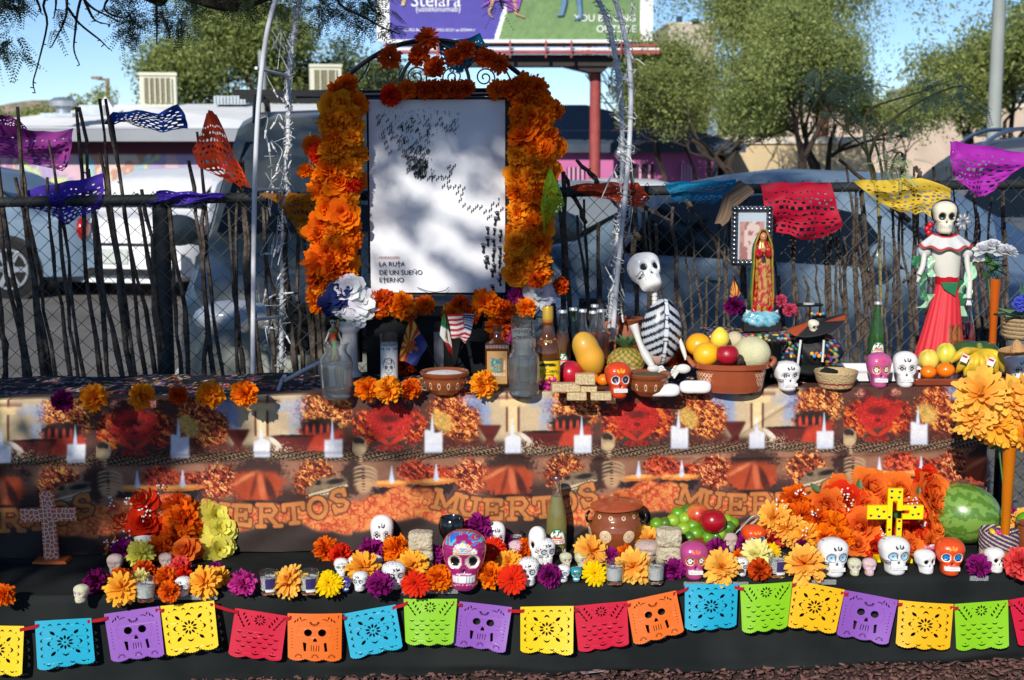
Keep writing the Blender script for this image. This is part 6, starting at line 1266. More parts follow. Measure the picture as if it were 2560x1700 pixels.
# pineapple lying down
p=at(1565,906,4.46);sg=pm(p);t=thing('pineapple','pineapple with green crown leaning behind the orange skull','pineapple',p)
def pinf(q):a=math.atan2(q.y,q.x);return 1+.05*(abs(math.sin(a*6.5+q.z*7))*abs(math.sin(a*6.5-q.z*7)))**.5
def pinc(x,y,z):a=math.atan2(y,x);z=z/(34*sg);return rgb(176,138,60)if abs(math.sin(a*6.5+z*7))*abs(math.sin(a*6.5-z*7))>.32 else (rgb(96,108,44)if z>-.2 else rgb(206,196,150))
b=MB();b.ell((0,0,0),(46*sg,40*sg,38*sg),80,44,fn=pinf,col=pinc);b.obj('flesh',paint('pineapple_skin',.6,bump=.4,bscale=200),t)
for i in range(22):a=i*2.4;r=.3+.5*(i/22);b=MB();leafmb(b,(0,0,30*sg),(math.cos(a)*r,math.sin(a)*r,1.1-.5*r),(50-10*r)*sg,14*sg);b.obj('leaf',mat('pineapple_leaf',rgb(96,136,84),.5,var=.2),t)
# seated skeleton
g=onz(1640,950,ZT);Ysk=4.46;t=thing('skeleton_figure','seated white clay skeleton with head thrown back, beside the right arch leg','skeleton',(g.x,Ysk,ZT));o=Vector((g.x,Ysk,ZT));pc=at(1652,838,Ysk);s=pm(pc)
def ribc(x,y,z):
    zz=z/(96*s);xx=x/(48*s)
    if y>.02:return WH
    if abs(xx-.12+.1*zz)<.13:return K_ if (abs(abs(xx-.12+.1*zz)-.12)<.03 or (zz*9)%1<.12)else (.62,.66,.7)
    f=(zz*4.6+abs(xx-.1)*1.5)%1
    return K_ if (f<.46 and zz>-.52)else ((.42,.45,.50)if zz>-.5 else rgb(206,170,156))  # ribs greyed: shadow on the torso is put into their colour
b=MB();b.ell((0,0,0),(52*s,38*s,92*s),90,90,R=None,fn=lambda q:1-.16*max(0,-q.z),col=ribc);b.obj('torso',m_sk,t,pc-o,rot=(0,.10,.1))
nb=at(1636,722,Ysk)-o;b=MB();n0=at(1637,765,Ysk)-o;b.tube([n0,nb],5*s,10)
for q in range(4):pz=n0.lerp(nb,q/4+.1);b.tube([pz,pz+Vector((0,0,8*s))],7*s,12)
b.obj('neck',m_sk if False else mat('bone_white',rgb(206,204,196),.5),t)
hd=at(1630,727,Ysk-.02)-o;skull_at('line',hd,80*s,math.radians(22),t,'skull',1.06,rx=math.radians(-32),ry=math.radians(-4))
def arm(pts,r):b=MB();P=smooth_path([at(x,y,Ysk+d)-o for x,y,d in pts],5);b.tube(P,[r*.72*(1.15-.45*abs(math.sin(i/len(P)*math.pi*1.5)))*s for i in range(len(P))],10);return b
arm([(1584,812,-.03),(1604,868,-.05),(1632,918,-.08)],15).obj('arm',mat('bone_white',rgb(206,204,196),.5),t);arm([(1684,815,0),(1700,850,-.01),(1716,900,-.04)],8).obj('arm',mat('bone_white',rgb(206,204,196),.5),t)
def hand(c,sgn,sc=1):
    b=MB();p=at(*c)-o;b.ell(p,(16*s*sc,10*s,10*s*sc),14,10)
    for q in range(5):a=-.9+q*.42;b.tube(smooth_path([p+Vector((sgn*8*s,0,0)),p+Vector((sgn*22*s*math.cos(a*.6),-.004,14*s*math.sin(a)-4*s)),p+Vector((sgn*(34-4*abs(q-2))*s*math.cos(a*.5),-.01,16*s*math.sin(a)-10*s))],3),[4*s,4*s,3.8*s,3.6*s,3.4*s,3*s,2.4*s],7)
    b.obj('hand',mat('bone_white',rgb(206,204,196),.5),t)
hand((1634,922,Ysk-.085),1);hand((1708,922,Ysk-.08),-1,1.2)
b=MB();b.ell(at(1668,935,Ysk)-o,(44*s,34*s,18*s),24,12);b.obj('pelvis',mat('black_felt_and_bone',rgb(24,24,28),.8),t)  # pelvis bone coloured near-black throughout
for x0,b_,w,l in ((1658,992,78,'left white plaster foot of the skeleton resting on the cloth'),(1738,984,74,'right white plaster foot of the skeleton resting on the cloth')):
    g=onz(x0,b_,ZT);q=pm(g);tt=thing('plaster_bone',l,'bone',(g.x,g.y,ZT+17*q));m=MB();m.ell((0,0,0),(w/2*q,16*q,17*q),28,16,fn=lambda p:1/((abs(p.x)**3.2+abs(p.y)**3.2+abs(p.z)**3.2)**(1/3.2))*(1-.07*math.cos(p.x*3)));m.obj('bone_piece',mat('plaster_bright',(.8,.8,.8),.6,var=.03),tt)
flower('pompom','orange',1666,912,27,'orange flower held in the lap of the skeleton',962,ZT,group='flowers laid on the table top');flower('pompom','darkorange',1710,890,24,'rust orange flower behind the skeleton hand',940,ZT,group='flowers laid on the table top')
# big fruit dish
def dishc(a,z,r):
    return CLL if r>.37 and dots(a,z,[(.17,(.021,),50,10,.0062,.43),(.112,(.021,),50,10,.0062,.425),(.228,(.021,),50,10,.0062,.44)])else rgb(150,74,46)
t,k=lathe_thing('fruit_dish','large glazed clay dish with dotted rings piled with fruit','dish',1826,976,ZT,196,[(.36,0),(.39,.01),(.42,.1),(.445,.25),(.45,.29),(.50,.31),(.505,.37),(.485,.375),(.43,.33),(.40,.2),(.001,.12)],m_clay,440,col=dishc,sy=.72);o=t.location
for sx in (-1,1):b=MB();b.tube(smooth_path([(sx*.48*k,-.03,.33*k),(sx*.54*k,-.02,.40*k),(sx*.53*k,.03,.40*k),(sx*.47*k,.05,.33*k)],4),.03*k,8);b.obj('handle',m_clay if False else mat('raw_clay',rgb(158,86,54),.6),t)
yd=o.y
for x,y,r,c,nm,l,dy,sq in [(1746,862,32,rgb(240,164,20),'grapefruit','yellow orange grapefruit at the back left of the big dish',.05,.92),(1766,886,33,rgb(244,176,24),'grapefruit','yellow orange grapefruit at the front left of the big dish',-.03,.92),(1800,846,23,rgb(240,206,70),'lemon','pointed lemon on top of the big dish',.02,1.1),(1880,884,47,rgb(206,202,160),'melon','netted cantaloupe melon in the big dish',.04,.92),(1818,888,30,rgb(156,16,36),'apple','dark red apple in the middle of the big dish',-.05,.95),(1836,850,22,rgb(196,184,150),'melon','small tan netted fruit behind the lemon',.09,1)]:
    fruit(0,0,r,c,l,loc=at(x,y,yd+dy),name=nm,cat=nm,sq=sq,bump=.5 if nm=='melon' else .15,fn=(lambda q:1+.16*max(0,abs(q.z)-.85)*6)if nm=='lemon' else (appf if nm=='apple' else None),stem=1 if nm=='apple' else None,coat=0 if nm=='melon' else .3,rough=.8 if nm=='melon' else .35)
fruit(0,0,15,rgb(60,50,40),'dark avocado tucked between apple and melon',loc=at(1846,900,yd-.04),name='avocado',cat='avocado')
# black incense burner
t,k=lathe_thing('incense_burner','black clay incense burner in front of the mosaic cloth','burner',1928,950,ZT,106,[(.26,0),(.28,.05),(.24,.2),(.20,.45),(.24,.7),(.34,.88),(.36,.95),(.30,.97),(.22,.85),(.001,.8)],mat('black_glaze',rgb(18,22,24),.15,coat=.6),36);b=MB();b.ell((-.01,-.2*k,.28*k),(.10*k,.05*k,.13*k),12,8);b.obj('vent_hole',mat('hole_black',(.004,.004,.004),1,var=0),t)  # near-black ellipsoid stands in for the opening
# woven basket
def bwc(a,z,r):zig=.30+.05*abs(((a*18/math.pi)%2)-1);return rgb(150,40,36)if abs(z-zig*1.0)<.05 else (rgb(198,176,132)if int(a*30+z*40)%2 else rgb(168,142,98))
t,k=lathe_thing('straw_basket','little straw basket with red zigzag band','basket',2089,969,ZT,44,[(.80,0),(.95,.08),(1.12,.5),(1.24,.92),(1.22,1.0),(1.14,.95),(1.0,.5),(.001,.3)],paint('palm_weave',.8,bump=.8,bscale=150),120,col=bwc)
# white tray
a=at(2098,908,4.66);c=at(2330,880,4.70);t=thing('white_tray','white rimmed plastic tray behind the pink skull','tray',(a.x,4.56,ZT));w=c.x-a.x;b=MB();wm2=mat('white_plastic',(.72,.73,.73),.4,var=.03)
b.box((w/2,.1,.006),(w,.2,.006));b.obj('base',wm2,t,smooth=False);b=MB()
for q,d in (((w/2,.0,.018),(w,.012,.026)),((w/2,.2,.018),(w,.012,.026)),((.0,.1,.018),(.012,.188,.026)),((w,.1,.018),(.012,.188,.026))):b.box(q,d)
b.obj('rim',wm2,t,smooth=False)
# framed photo hanging on the fence
a=at(1835,657,5.0);c=at(1925,523,5.0);t=thing('picture_frame','ornate silver picture frame with a faded photo behind the virgin figurine','frame',(a.x,5.0,a.z));w,h=c.x-a.x,c.z-a.z;b=MB()
for i in range(13):
    for (x,z)in ((0,h*i/12),(w,h*i/12)):b.ell((x,0,z),(.011,.01,.011),8,6)
for i in range(9):
    for (x,z)in ((w*i/8,0),(w*i/8,h)):b.ell((x,0,z),(.011,.01,.011),8,6)
b.box((w/2,.006,0),(w+.02,.012,.022));b.box((w/2,.006,h),(w+.02,.012,.022));b.box((0,.006,h/2),(.022,.012,h-.022));b.box((w,.006,h/2),(.022,.012,h-.022));b.obj('beaded_border',mat('silver_leaf',rgb(120,124,130),.25,metal=.9,var=.2),t)
b=MB();b.grid(lambda u,v:(.012+(w-.024)*u,-.001,.012+(h-.024)*v),24,34,col=lambda u,v:rgb(170,182,190)if v>.8 or (abs(u-.5)>.42)else (rgb(200,176,168)if math.hypot((u-.5)/.28,(v-.62)/.2)<1 or (abs(u-.5)<.32-.1*v and v<.6)else rgb(176,130,116))if fbm(u*7,v*9,2)>.42 else rgb(150,104,96));b.obj('photo',paint('faded_photo',.4),t)
# virgin figurine
Yg=4.72;q0=at(1902,826,Yg);t=thing('virgin_figurine','glazed virgin figurine in red and gold robe with green mantle on a blue cloud base','figurine',q0);s=pm(q0);X=lambda px:(px-1902)*s;Z=lambda py:(826-py)*s+.0
b=MB();b.box((0,.0,Z(814)),(92*s,.07,22*s));b.obj('black_plinth',m_blk,t,smooth=False)
b=MB();b.ell((0,0,Z(796)),(46*s,34*s,22*s),60,30,fn=lambda p:1/((abs(p.x)**3+abs(p.y)**3+abs(p.z)**3)**(1/3))*(1+.06*math.sin(p.x*13+3*p.z)*math.sin(p.z*9+p.y*7)));b.obj('cloud_base',mat('cloud_blue_glaze',rgb(70,150,176),.15,var=.35,scale=60,c2=rgb(150,196,206),coat=.8),t)
gold=mat('gold_paint',rgb(190,142,56),.28,metal=.5,var=.2,scale=70)
def rc(x,y,z):n=fbm(x*180+4,z*120,3);zz=(z)/s;
def robec(x,y,z):n=fbm(x*170+4,z*110,3);return rgb(190,140,60)if n>.5+.10*math.sin(x*260+z*20)else rgb(170,20,28)
rob=[(776,26,20),(766,30,22),(750,27,21),(720,24,19),(690,22,17),(660,20,15),(640,19,14),(622,20,14),(606,14,10),(600,7,6)]
def oval(prof,nn,f=lambda a,i:1,cf=None,a0=0,a1=2*math.pi,dx=lambda z:0):
    vs,cs=[],[]
    for i,(py,rx,ry)in enumerate(prof):
        for k in range(nn):
            a=a0+(a1-a0)*k/(nn if a1-a0>6.2 else nn-1);fr=f(a,i);v=(rx*s*math.cos(a)*fr+dx(py)*s,ry*s*math.sin(a)*fr,Z(py));vs.append(v);cs.append(cf(*v)if cf else (1,1,1))
    cl=a1-a0>6.2;fs=[(i*nn+k,i*nn+(k+1)%nn,(i+1)*nn+(k+1)%nn,(i+1)*nn+k)for i in range(len(prof)-1)for k in range(nn if cl else nn-1)];return vs,fs,cs
def dens(prof,n=6):P=np.array(prof,float);tt=np.linspace(0,len(P)-1,(len(P)-1)*n+1);return [tuple(np.interp(q,range(len(P)),P[:,j])for j in range(3))for q in tt]
b=MB();vs,fs,cs=oval(dens(rob),56,lambda a,i:1+.05*math.sin(a*9+i*.1),robec,dx=lambda y:2+math.sin(y*.02)*2);b.add(vs,fs,cs);b.obj('robe',paint('robe_glaze',.2,metal=.2,coat=.7),t)
man=[(768,30,22),(740,32,24),(700,30,22),(660,27,20),(630,27,19),(610,24,17),(596,18,14),(586,14,12),(577,9,8),(574,2,2)]
b=MB();vs,fs,cs=oval(dens(man),44,lambda a,i:1+.03*math.sin(a*11+i*.2),lambda x,y,z:rgb(40,96,40)if vn(x*400,z*400)<.86 else rgb(206,170,70),-.62,math.pi+.62);b.add(vs,fs,cs);o=b.obj('mantle',paint('mantle_glaze',.18,coat=.8),t);sm=o.modifiers.new('s','SOLIDIFY');sm.thickness=.004
for a in (-.62,math.pi+.62):b=MB();b.tube([(rx*s*math.cos(a)*1.02,ry*s*math.sin(a)*1.05-.001,Z(py))for py,rx,ry in dens(man)],.0032,6);b.obj('gold_trim',gold,t)
sk=mat('figurine_skin',rgb(184,122,84),.35,var=.05,coat=.3);b=MB();b.ell((0,-6*s,Z(592)),(9*s,9*s,12*s),20,14,fn=lambda p:1+.10*math.exp(-(p.x/.25)**2-((p.z+.05)/.3)**2)*(p.y<0));b.obj('head',sk,t)
b=MB();b.ell((0,-1.5*s,Z(588)),(10.5*s,9.5*s,13*s),20,14);b.obj('hair',mat('dark_hair',rgb(30,18,14),.5),t)
for sx in (-1,1):
    b=MB();b.ell((sx*3.4*s,-14.6*s,Z(591)),(1.3*s,.8*s,.9*s),8,6);b.obj('eye',mat('dark_hair',rgb(30,18,14),.5),t)
    b=MB();b.tube(smooth_path([(sx*17*s,-4*s,Z(618)),(sx*13*s,-14*s,Z(638)),(sx*4*s,-20*s,Z(630))],3),[6*s,6*s,6.5*s,6.5*s,6*s,5*s,4*s],8,col=robec(0,0,0));b.obj('sleeve',paint('robe_glaze',.2),t)
b=MB();b.ell((0,-21*s,Z(622)),(4*s,4*s,9*s),12,8,R=Matrix.Rotation(.2,3,'X'));b.obj('praying_hands',sk,t);b=MB();b.box((0,-19*s,Z(645)),(9*s,5*s,16*s),taper=.6);b.obj('sash',m_blk,t)
b=MB();b.ell((0,-6*s,Z(776)),(12*s,10*s,11*s),16,12);b.obj('angel_head',sk,t);
for sx in (-1,1):
    b=MB();b.tube(smooth_path([(0,-16*s,Z(792)),(sx*14*s,-18*s,Z(782)),(sx*26*s,-14*s,Z(768))],4),[8*s,7*s,6.5*s,6*s,6*s,5*s,5*s,4*s,4*s],8);b.obj('angel_arm',mat('angel_red',rgb(170,24,34),.2,coat=.7),t)
    b=MB();b.grid(lambda u,v:(sx*(10+30*u)*s,(-14+4*v)*s,Z(794-(6+12*u)*(v)-4*u)),8,4);o=b.obj('angel_wing',mat('wing_cream',rgb(206,192,168),.3),t);sm=o.modifiers.new('s','SOLIDIFY');sm.thickness=.003
for k,c,x,y,r,l in [('pompom','pink',1975,775,18,'dusky pink flower right of the virgin figurine'),('pompom','darkpurple',1836,765,24,'dark red flower left of the virgin figurine'),('pompom','pink',1952,752,16,'small wine red flower close behind the virgin figurine')]:
    p=at(x,y,4.74);o=flower_obj(k,c,p,r*pm(p),name='paper_flower');tag(o,l,'flower')
# catrina doll with the brown hat slumped by the mosaic cloth
o=onz(2040,930,ZT);Yc=4.56;o=Vector((o.x,Yc,ZT));t=thing('catrina_doll','slumped catrina doll with wide brown and black hat and black dress','doll',o);s=pm(o);PX=lambda x,y,d=0:at(x,y,Yc+d)-o
b=MB();b.ell(PX(2045,880,.02),(62*s,36*s,46*s),50,30,fn=lambda p:1+.05*math.sin(p.x*9+p.z*5)+.03*math.sin(p.y*11),col=lambda x,y,z:mz(x*4+.3,z*4+.2)if abs(x+.02)>.040 and vn(x*20,z*9)>.3 else rgb(18,19,21));b.obj('dress',paint('doll_dress_black',.65),t)
b=MB();b.ell(PX(2040,925),(78*s,48*s,14*s),40,10,fn=lambda p:1+.06*math.sin(math.atan2(p.y,p.x)*9));b.obj('skirt_hem',mat('black_fabric',rgb(27,30,31),.85),t)
def hatf(u,v):a=2*math.pi*u;r=(16+46*v)*s;return PX(2042,806)+Vector((math.cos(a)*r*1.15,math.sin(a)*r*.8,(22*math.cos(a-.5)*v-16*v*abs(math.sin(a)))*s))
b=MB();b.grid(hatf,50,8,col=lambda u,v:rgb(150,62,26)if (u>.30 and u<.62)or u>.93 else rgb(24,24,28));ho=b.obj('hat_brim',paint('felt_hat',.8),t);sm=ho.modifiers.new('s','SOLIDIFY');sm.thickness=.003
b=MB();b.ell(PX(2048,800,.02),(20*s,20*s,18*s),20,12);b.obj('hat_crown',mat('black_felt_and_bone',rgb(24,24,28),.8),t)
for i in range(5):b=MB();b.ell(PX(2030+7*i,784+2*(i%2),-.02),(4*s,)*3,8,6);b.obj('hat_flower',mat('hat_fl_%d'%(i%3),(rgb(220,160,40),rgb(60,140,190),rgb(210,90,40))[i%3],.6,var=0),t)
skull_at('dolls',PX(2030,830,-.03),26*s,.5,t,'skull',rx=.3);
for q in ((2002,1992,930),(2060,2056,905)):b=MB();b.tube([PX(q[0],850,-.04),PX(q[1],q[2],-.05)],3.2*s,8);b.obj('arm_bone',mat('bone_white',rgb(206,204,196),.5),t)
for i in range(6):b=MB();b.ell(PX(2030+6*i,884+6*(i%2),-.047),(5*s,2*s,5*s),8,6);b.obj('dress_flower',mat('hat_fl_%d'%(i%3),(rgb(220,160,40),rgb(60,140,190),rgb(210,90,40))[i%3],.6,var=0),t)
a=at(1800,480,5.06);t=thing('faded_flag','faded tan striped flag scrap hanging behind the turquoise tissue banner','flag',a);F4=[[at(x,y,5.06)-a for x,y in r]for r in (((1850,450),(1880,470),(1886,480)),((1812,470),(1830,500),(1836,520)),((1800,520),(1818,540),(1822,552)),((1786,560),(1800,558),(1806,566)))]
b=MB();b.grid(lambda u,v:F4[min(3,int(v*3))][min(2,int(u*2))].lerp(F4[min(3,int(v*3)+1)][min(2,int(u*2))],v*3-int(v*3)).lerp(F4[min(3,int(v*3))][min(2,int(u*2)+1)],u*2-int(u*2)),12,21,col=lambda u,v:rgb(150,124,96)if int(u*9)%2 else rgb(110,88,70));b.obj('flag_cloth',paint('flag_cloth',.7,translucent=.2),t)
# black ring stand behind it
p=at(2022,762,4.86);t=thing('metal_candle_ring','dark metal ring candle stand on the fence side behind the slumped doll','stand',(p.x,4.86,ZT));s=pm(p);b=MB();h=p.z-ZT;b.tube([(34*s*math.cos(a),20*s*math.sin(a),h)for a in np.linspace(0,6.283,25)],.004,6);b.obj('ring',m_iron,t)
for a in (.5,2.6,4.7):b=MB();b.tube([(34*s*math.cos(a),20*s*math.sin(a),0),(34*s*math.cos(a),20*s*math.sin(a),h)],.003,6);b.obj('leg',m_iron,t)
b=MB();b.lathe([(14*s,h-.004),(14*s,h+.006),(.001,h+.006)],20);b.obj('candle_plate',mat('plaster_white',rgb(196,192,186),.6),t)
# dancer doll in Mexican dress
Yd=4.70;o=at(2362,902,Yd);o=Vector((o.x,Yd,ZT));t=thing('dancer_doll','skeleton dancer doll in white blouse and red skirt with green ribbons','doll',o);s=pm(at(2362,700,Yd));PX=lambda x,y,d=0:at(x,y,Yd+d)-o;Z=lambda py:PX(2362,py).z;X0=PX(2362,800).x
def skc(x,y,z):
    u,v=(x-X0)/s,(z-Z(840))/s
    if abs(u-20)<20 and abs(v-2)<26 and y<0:return rgb(150,90,40)if vn(u*.5,v*.5)>.35 else rgb(120,30,30)
    if y<0 and -30<u<30 and abs(v+18+u*.5*(u<0)*-.6)<4 and int(u)%3:return rgb(50,130,50)
    return rgb(206,44,54)
def doval(prof,n,f,cf,m,nm):
    vs,cs=[],[]
    for i,(px,py,rx,ry)in enumerate(prof):
        for k in range(n):a=2*math.pi*k/n;c=PX(px,py);fr=f(a,i/len(prof));v=(c.x+rx*s*math.cos(a)*fr,ry*s*math.sin(a)*fr,c.z);vs.append(v);cs.append(cf(*v))
    b=MB();b.add(vs,[(i*n+k,i*n+(k+1)%n,(i+1)*n+(k+1)%n,(i+1)*n+k)for i in range(len(prof)-1)for k in range(n)]+[tuple(range(n-1,-1,-1)),tuple(range((len(prof)-1)*n,len(prof)*n))],cs);return b.obj(nm,m,t)
def d4(P,n=5):P=np.array(P,float);tt=np.linspace(0,len(P)-1,(len(P)-1)*n+1);return [tuple(np.interp(q,range(len(P)),P[:,j])for j in range(4))for q in tt]
doval(d4([(2348,890,60,50),(2350,870,57,46),(2356,820,47,36),(2362,770,38,28),(2366,730,31,23),(2368,704,27,19)],7),110,lambda a,t_:1+.045*(1-t_*.7)*math.sin(a*17),skc,paint('skirt_cloth',.6),'skirt')
doval(d4([(2368,712,28,21),(2368,690,31,22)]),40,lambda a,t_:1,lambda x,y,z:rgb(176,20,34),paint('satin',.3,coat=.4),'sash');
b=MB();vs=[PX(2352,706,-.035),PX(2396,706,-.035),PX(2388,740,-.04),PX(2368,728,-.04),PX(2360,722,-.04)];b.add(vs,[(0,1,2,3,4)]);b.obj('green_apron',mat('green_satin',rgb(24,100,60),.35,sheen=.3),t,smooth=False)
doval(d4([(2368,692,30,22),(2366,660,34,25),(2364,630,37,26),(2363,612,34,22)]),40,lambda a,t_:1+.02*math.sin(a*5+t_*4),lambda x,y,z:rgb(206,204,192),paint('cream_cloth',.7),'bodice')
def ruf(u,v):a=2*math.pi*u;r=(28+42*v)*s;c=PX(2362,586+34*v+4*v*math.sin(a*9));return Vector((c.x+math.cos(a)*r,math.sin(a)*r*.55,c.z+(4*s*math.cos(2*a))))
b=MB();b.grid(ruf,120,14,col=lambda u,v:rgb(170,24,40)if v<.12 or .84<v<.93 else (rgb(16,110,64)if v>=.93 else rgb(196,196,194)));b.obj('ruffle_collar',paint('ruffle',.55),t)
for sx,P in ((-1,[(2312,622),(2310,645),(2306,668),(2298,686)]),(1,[(2418,625),(2418,655),(2424,700),(2422,745)])):
    b=MB();b.ell(PX(P[0][0],P[0][1]+2),(17*s,16*s,20*s),18,12,col=lambda x,y,z:rgb(200,200,200));b.obj('puff_sleeve',paint('ruffle',.55),t)
    b=MB();b.tube(smooth_path([PX(x,y,-.01)for x,y in P],4),[7*s]*13,8);bw2=mat('bone_white',rgb(206,204,196),.5);b.obj('arm',bw2,t);b=MB();h0=PX(*P[-1]);b.ell(h0,(7*s,5*s,9*s),10,8)
    for q in range(4):b.tube([h0,h0+Vector(((q-1.5)*4*s,-.004,-18*s))],[3*s,1.6*s],6)
    b.obj('hand',bw2,t)
gs=mat('green_satin',rgb(24,100,60),.35);gl=mat('pale_green_satin',rgb(150,196,160),.3,sheen=.3,coat=.3)
for pts,m in (([(2288,640),(2290,665),(2300,640),(2312,650)],gs),([(2330,640),(2326,670),(2330,692)],gl),([(2425,655),(2432,690),(2405,720),(2400,760),(2410,790)],gl),([(2430,660),(2418,700),(2425,730),(2408,745)],gl),([(2296,770),(2310,765),(2324,745),(2328,735)],gl),([(2310,680),(2306,720),(2312,750)],gs),([(2400,770),(2404,740),(2396,700)],gs)):
    P=smooth_path([PX(x,y,-.01)for x,y in pts],5);b=MB();n_=len(P)-1;b.grid(lambda u,v:P[min(int(round(u*n_)),n_)]+Vector(((v-.5)*16*s,.008*math.sin(u*9+v*3),0)),n_,3);o2=b.obj('ribbon',m,t)
doval(d4([(2362,600,9,8),(2360,578,9,8)]),16,lambda a,t_:1,lambda x,y,z:K_,paint('satin',.3),'neck')
skull_at('dolls',PX(2360,583,-.01),58*s,0,t,'skull',1.12);b=MB();b.ell(PX(2363,532,.012),(35*s,27*s,34*s),24,16,col=lambda x,y,z:rgb(180,24,36)if z>PX(0,512).z+.0*x and abs(math.sin(x*160))>.92 else rgb(14,12,12));b.obj('hair',paint('doll_hair',.35,coat=.4),t)
b=MB();c=PX(2408,555,-.0)
for i in range(8):a=i*.7;b.grid(lambda u,v:c+Vector((math.cos(a)*(4+16*u)*s+(v-.5)*8*s*math.sin(a),-.006*math.sin(u*3),math.sin(a)*(4+18*u)*s-(v-.5)*8*s*math.cos(a))),4,2)
o2=b.obj('silver_bow',mat('silver_cloth',rgb(150,154,158),.4,metal=.2),t);sm=o2.modifiers.new('s','SOLIDIFY');sm.thickness=.002
b=MB();[b.ell(PX(x,y,.01),(8*s,6*s,8*s),8,6)for x,y in ((2318,572),(2326,562),(2322,582))];b.obj('red_hair_ribbon',mat('red_satin',rgb(190,20,40),.35),t)
# orange vase with white roses
q=onz(2480,900,ZT);Yv=4.66;o=at(2480,880,Yv);o=Vector((o.x,Yv,ZT));t=thing('white_rose_vase','slim orange vase of white roses right of the dancer doll','vase',o);s=pm(o);tz=at(2480,697,Yv).z-ZT;b=MB();b.lathe([(20*s,0),(20*s,.008),(9*s,.02),(9*s,tz*.5),(13*s,tz),(11.5*s,tz),(7*s,tz*.5)],24,cap=False);b.obj('vase_body',mat('orange_glass',rgb(196,90,14),.15,var=.04,trans=.2,coat=.6),t)
for x,y,r in ((2462,622,25),(2500,626,25),(2524,628,22),(2482,612,20),(2448,648,13)):p=at(x,y,Yv);flower_obj('rose','white',p,r*pm(p),((x-2485)*.012,-.35,.9),t)
for i in range(16):b=MB();leafmb(b,at(2478+RF.uniform(-12,12),660+RF.uniform(-15,22),Yv)-o,(RF.uniform(-1,1),RF.uniform(-.6,.3),RF.uniform(-.5,.6)),34*s,17*s);b.obj('leaf',m_leafg,t)
b=MB();[b.tube([Vector((dx*.3*s,0,tz*.6)),at(2480+dx,640,Yv)-o],.002,5)for dx in (-14,-4,6,16)];b.obj('stem',m_stemg,t)
# potted violet
o=onz(2555,890,ZT);Yp=4.62;o=Vector((at(2556,860,Yp).x,Yp,ZT));t=thing('potted_violet','potted African violet with blue flowers in rope wrapped glass pot at the right edge','plant',o);s=pm(o);zt=at(2556,795,Yp).z-ZT;b=MB();b.lathe([(32*s,0),(42*s,zt*.9),(39*s,zt*.9)],28,cap=False);b.obj('pot',mat('grey_glass',rgb(120,128,130),.1,trans=.3,coat=.5),t)
for i in range(5):b=MB();b.tube([(45*s*math.cos(a),45*s*math.sin(a),zt*(.72+.065*i))for a in np.linspace(0,6.283,33)],zt*.033,6);b.obj('rope_coil',mat('jute_rope',rgb(176,150,110),.9,bump=.8,bscale=200),t)
for i in range(14):a=i*2.4;b=MB();leafmb(b,(20*s*math.cos(a),20*s*math.sin(a),zt*1.0),(math.cos(a),math.sin(a)-.2,.35+.2*(i%3)),52*s,40*s);b.obj('leaf',mat('violet_leaf',rgb(70,120,50),.7,sheen=.3),t)
for x,y in ((2546,750),(2556,758),(2540,762),(2562,742),(2568,760),(2550,770)):p=at(x,y,Yp-.04);flower_obj('blossom','blue',p,10*pm(p),None,t)
b=MB();[b.tube([(RF.uniform(-10,10)*s,0,zt),(RF.uniform(-20,14)*s,RF.uniform(-.02,.02),zt+RF.uniform(50,90)*s)],.0016,4)for _ in range(9)];b.obj('stem',m_stemg,t)
# tray of fruit at the right
g=onz(2395,962,ZT);s=pm(g);t=thing('fruit_tray','long brown clay tray holding quinces, tangerines and bananas','tray',g);b=MB();b.box((0,.06,.010),(220*s,.17,.012));b.box((0,-.03,.014),(228*s,.014,.022));b.box((0,.15,.014),(228*s,.014,.022));b.box((-112*s,.06,.014),(.014,.165,.022));b.box((112*s,.06,.014),(.014,.165,.022));o2=b.obj('tray_body',mat('glazed_clay_plain',rgb(130,62,40),.2,coat=.6),t,smooth=False);m=o2.modifiers.new('b','BEVEL');m.width=.004;m.segments=2
yg=g.y
for x,y,r,c,nm,l,dy,sq in [(2322,900,26,rgb(222,196,84),'quince','left yellow quince on the clay tray',.06,1),(2366,886,26,rgb(204,196,70),'quince','right yellow quince on the clay tray',.07,1.08),(2321,930,20,rgb(236,116,10),'tangerine','left tangerine on the clay tray',.0,.85),(2364,925,23,rgb(236,116,10),'tangerine','right tangerine on the clay tray',.0,.85),(2420,872,30,rgb(48,84,44),'avocado','dark green avocado behind the bananas, left',.12,.7),(2456,874,30,rgb(48,84,44),'avocado','dark green avocado behind the bananas, right',.13,.7)]:
    fruit(0,0,r,c,l,loc=at(x,y,yg+dy),name=nm,cat=nm,sq=sq,fn=(lambda q:1+.06*math.sin(math.atan2(q.y,q.x)*5)*(.3+abs(q.z))-.15*max(0,q.z-.8))if nm=='quince' else None,rx=1.3 if nm=='avocado' else 1,bump=.15)
t=thing('banana_bunch','bunch of small bananas fanned out on the clay tray','bananas',at(2452,880,yg+.03));o=t.location;root=at(2450,874,yg+.02)-o;ym=mat('banana_skin',rgb(226,186,40),.45,var=.2,scale=40,c2=rgb(190,160,50))
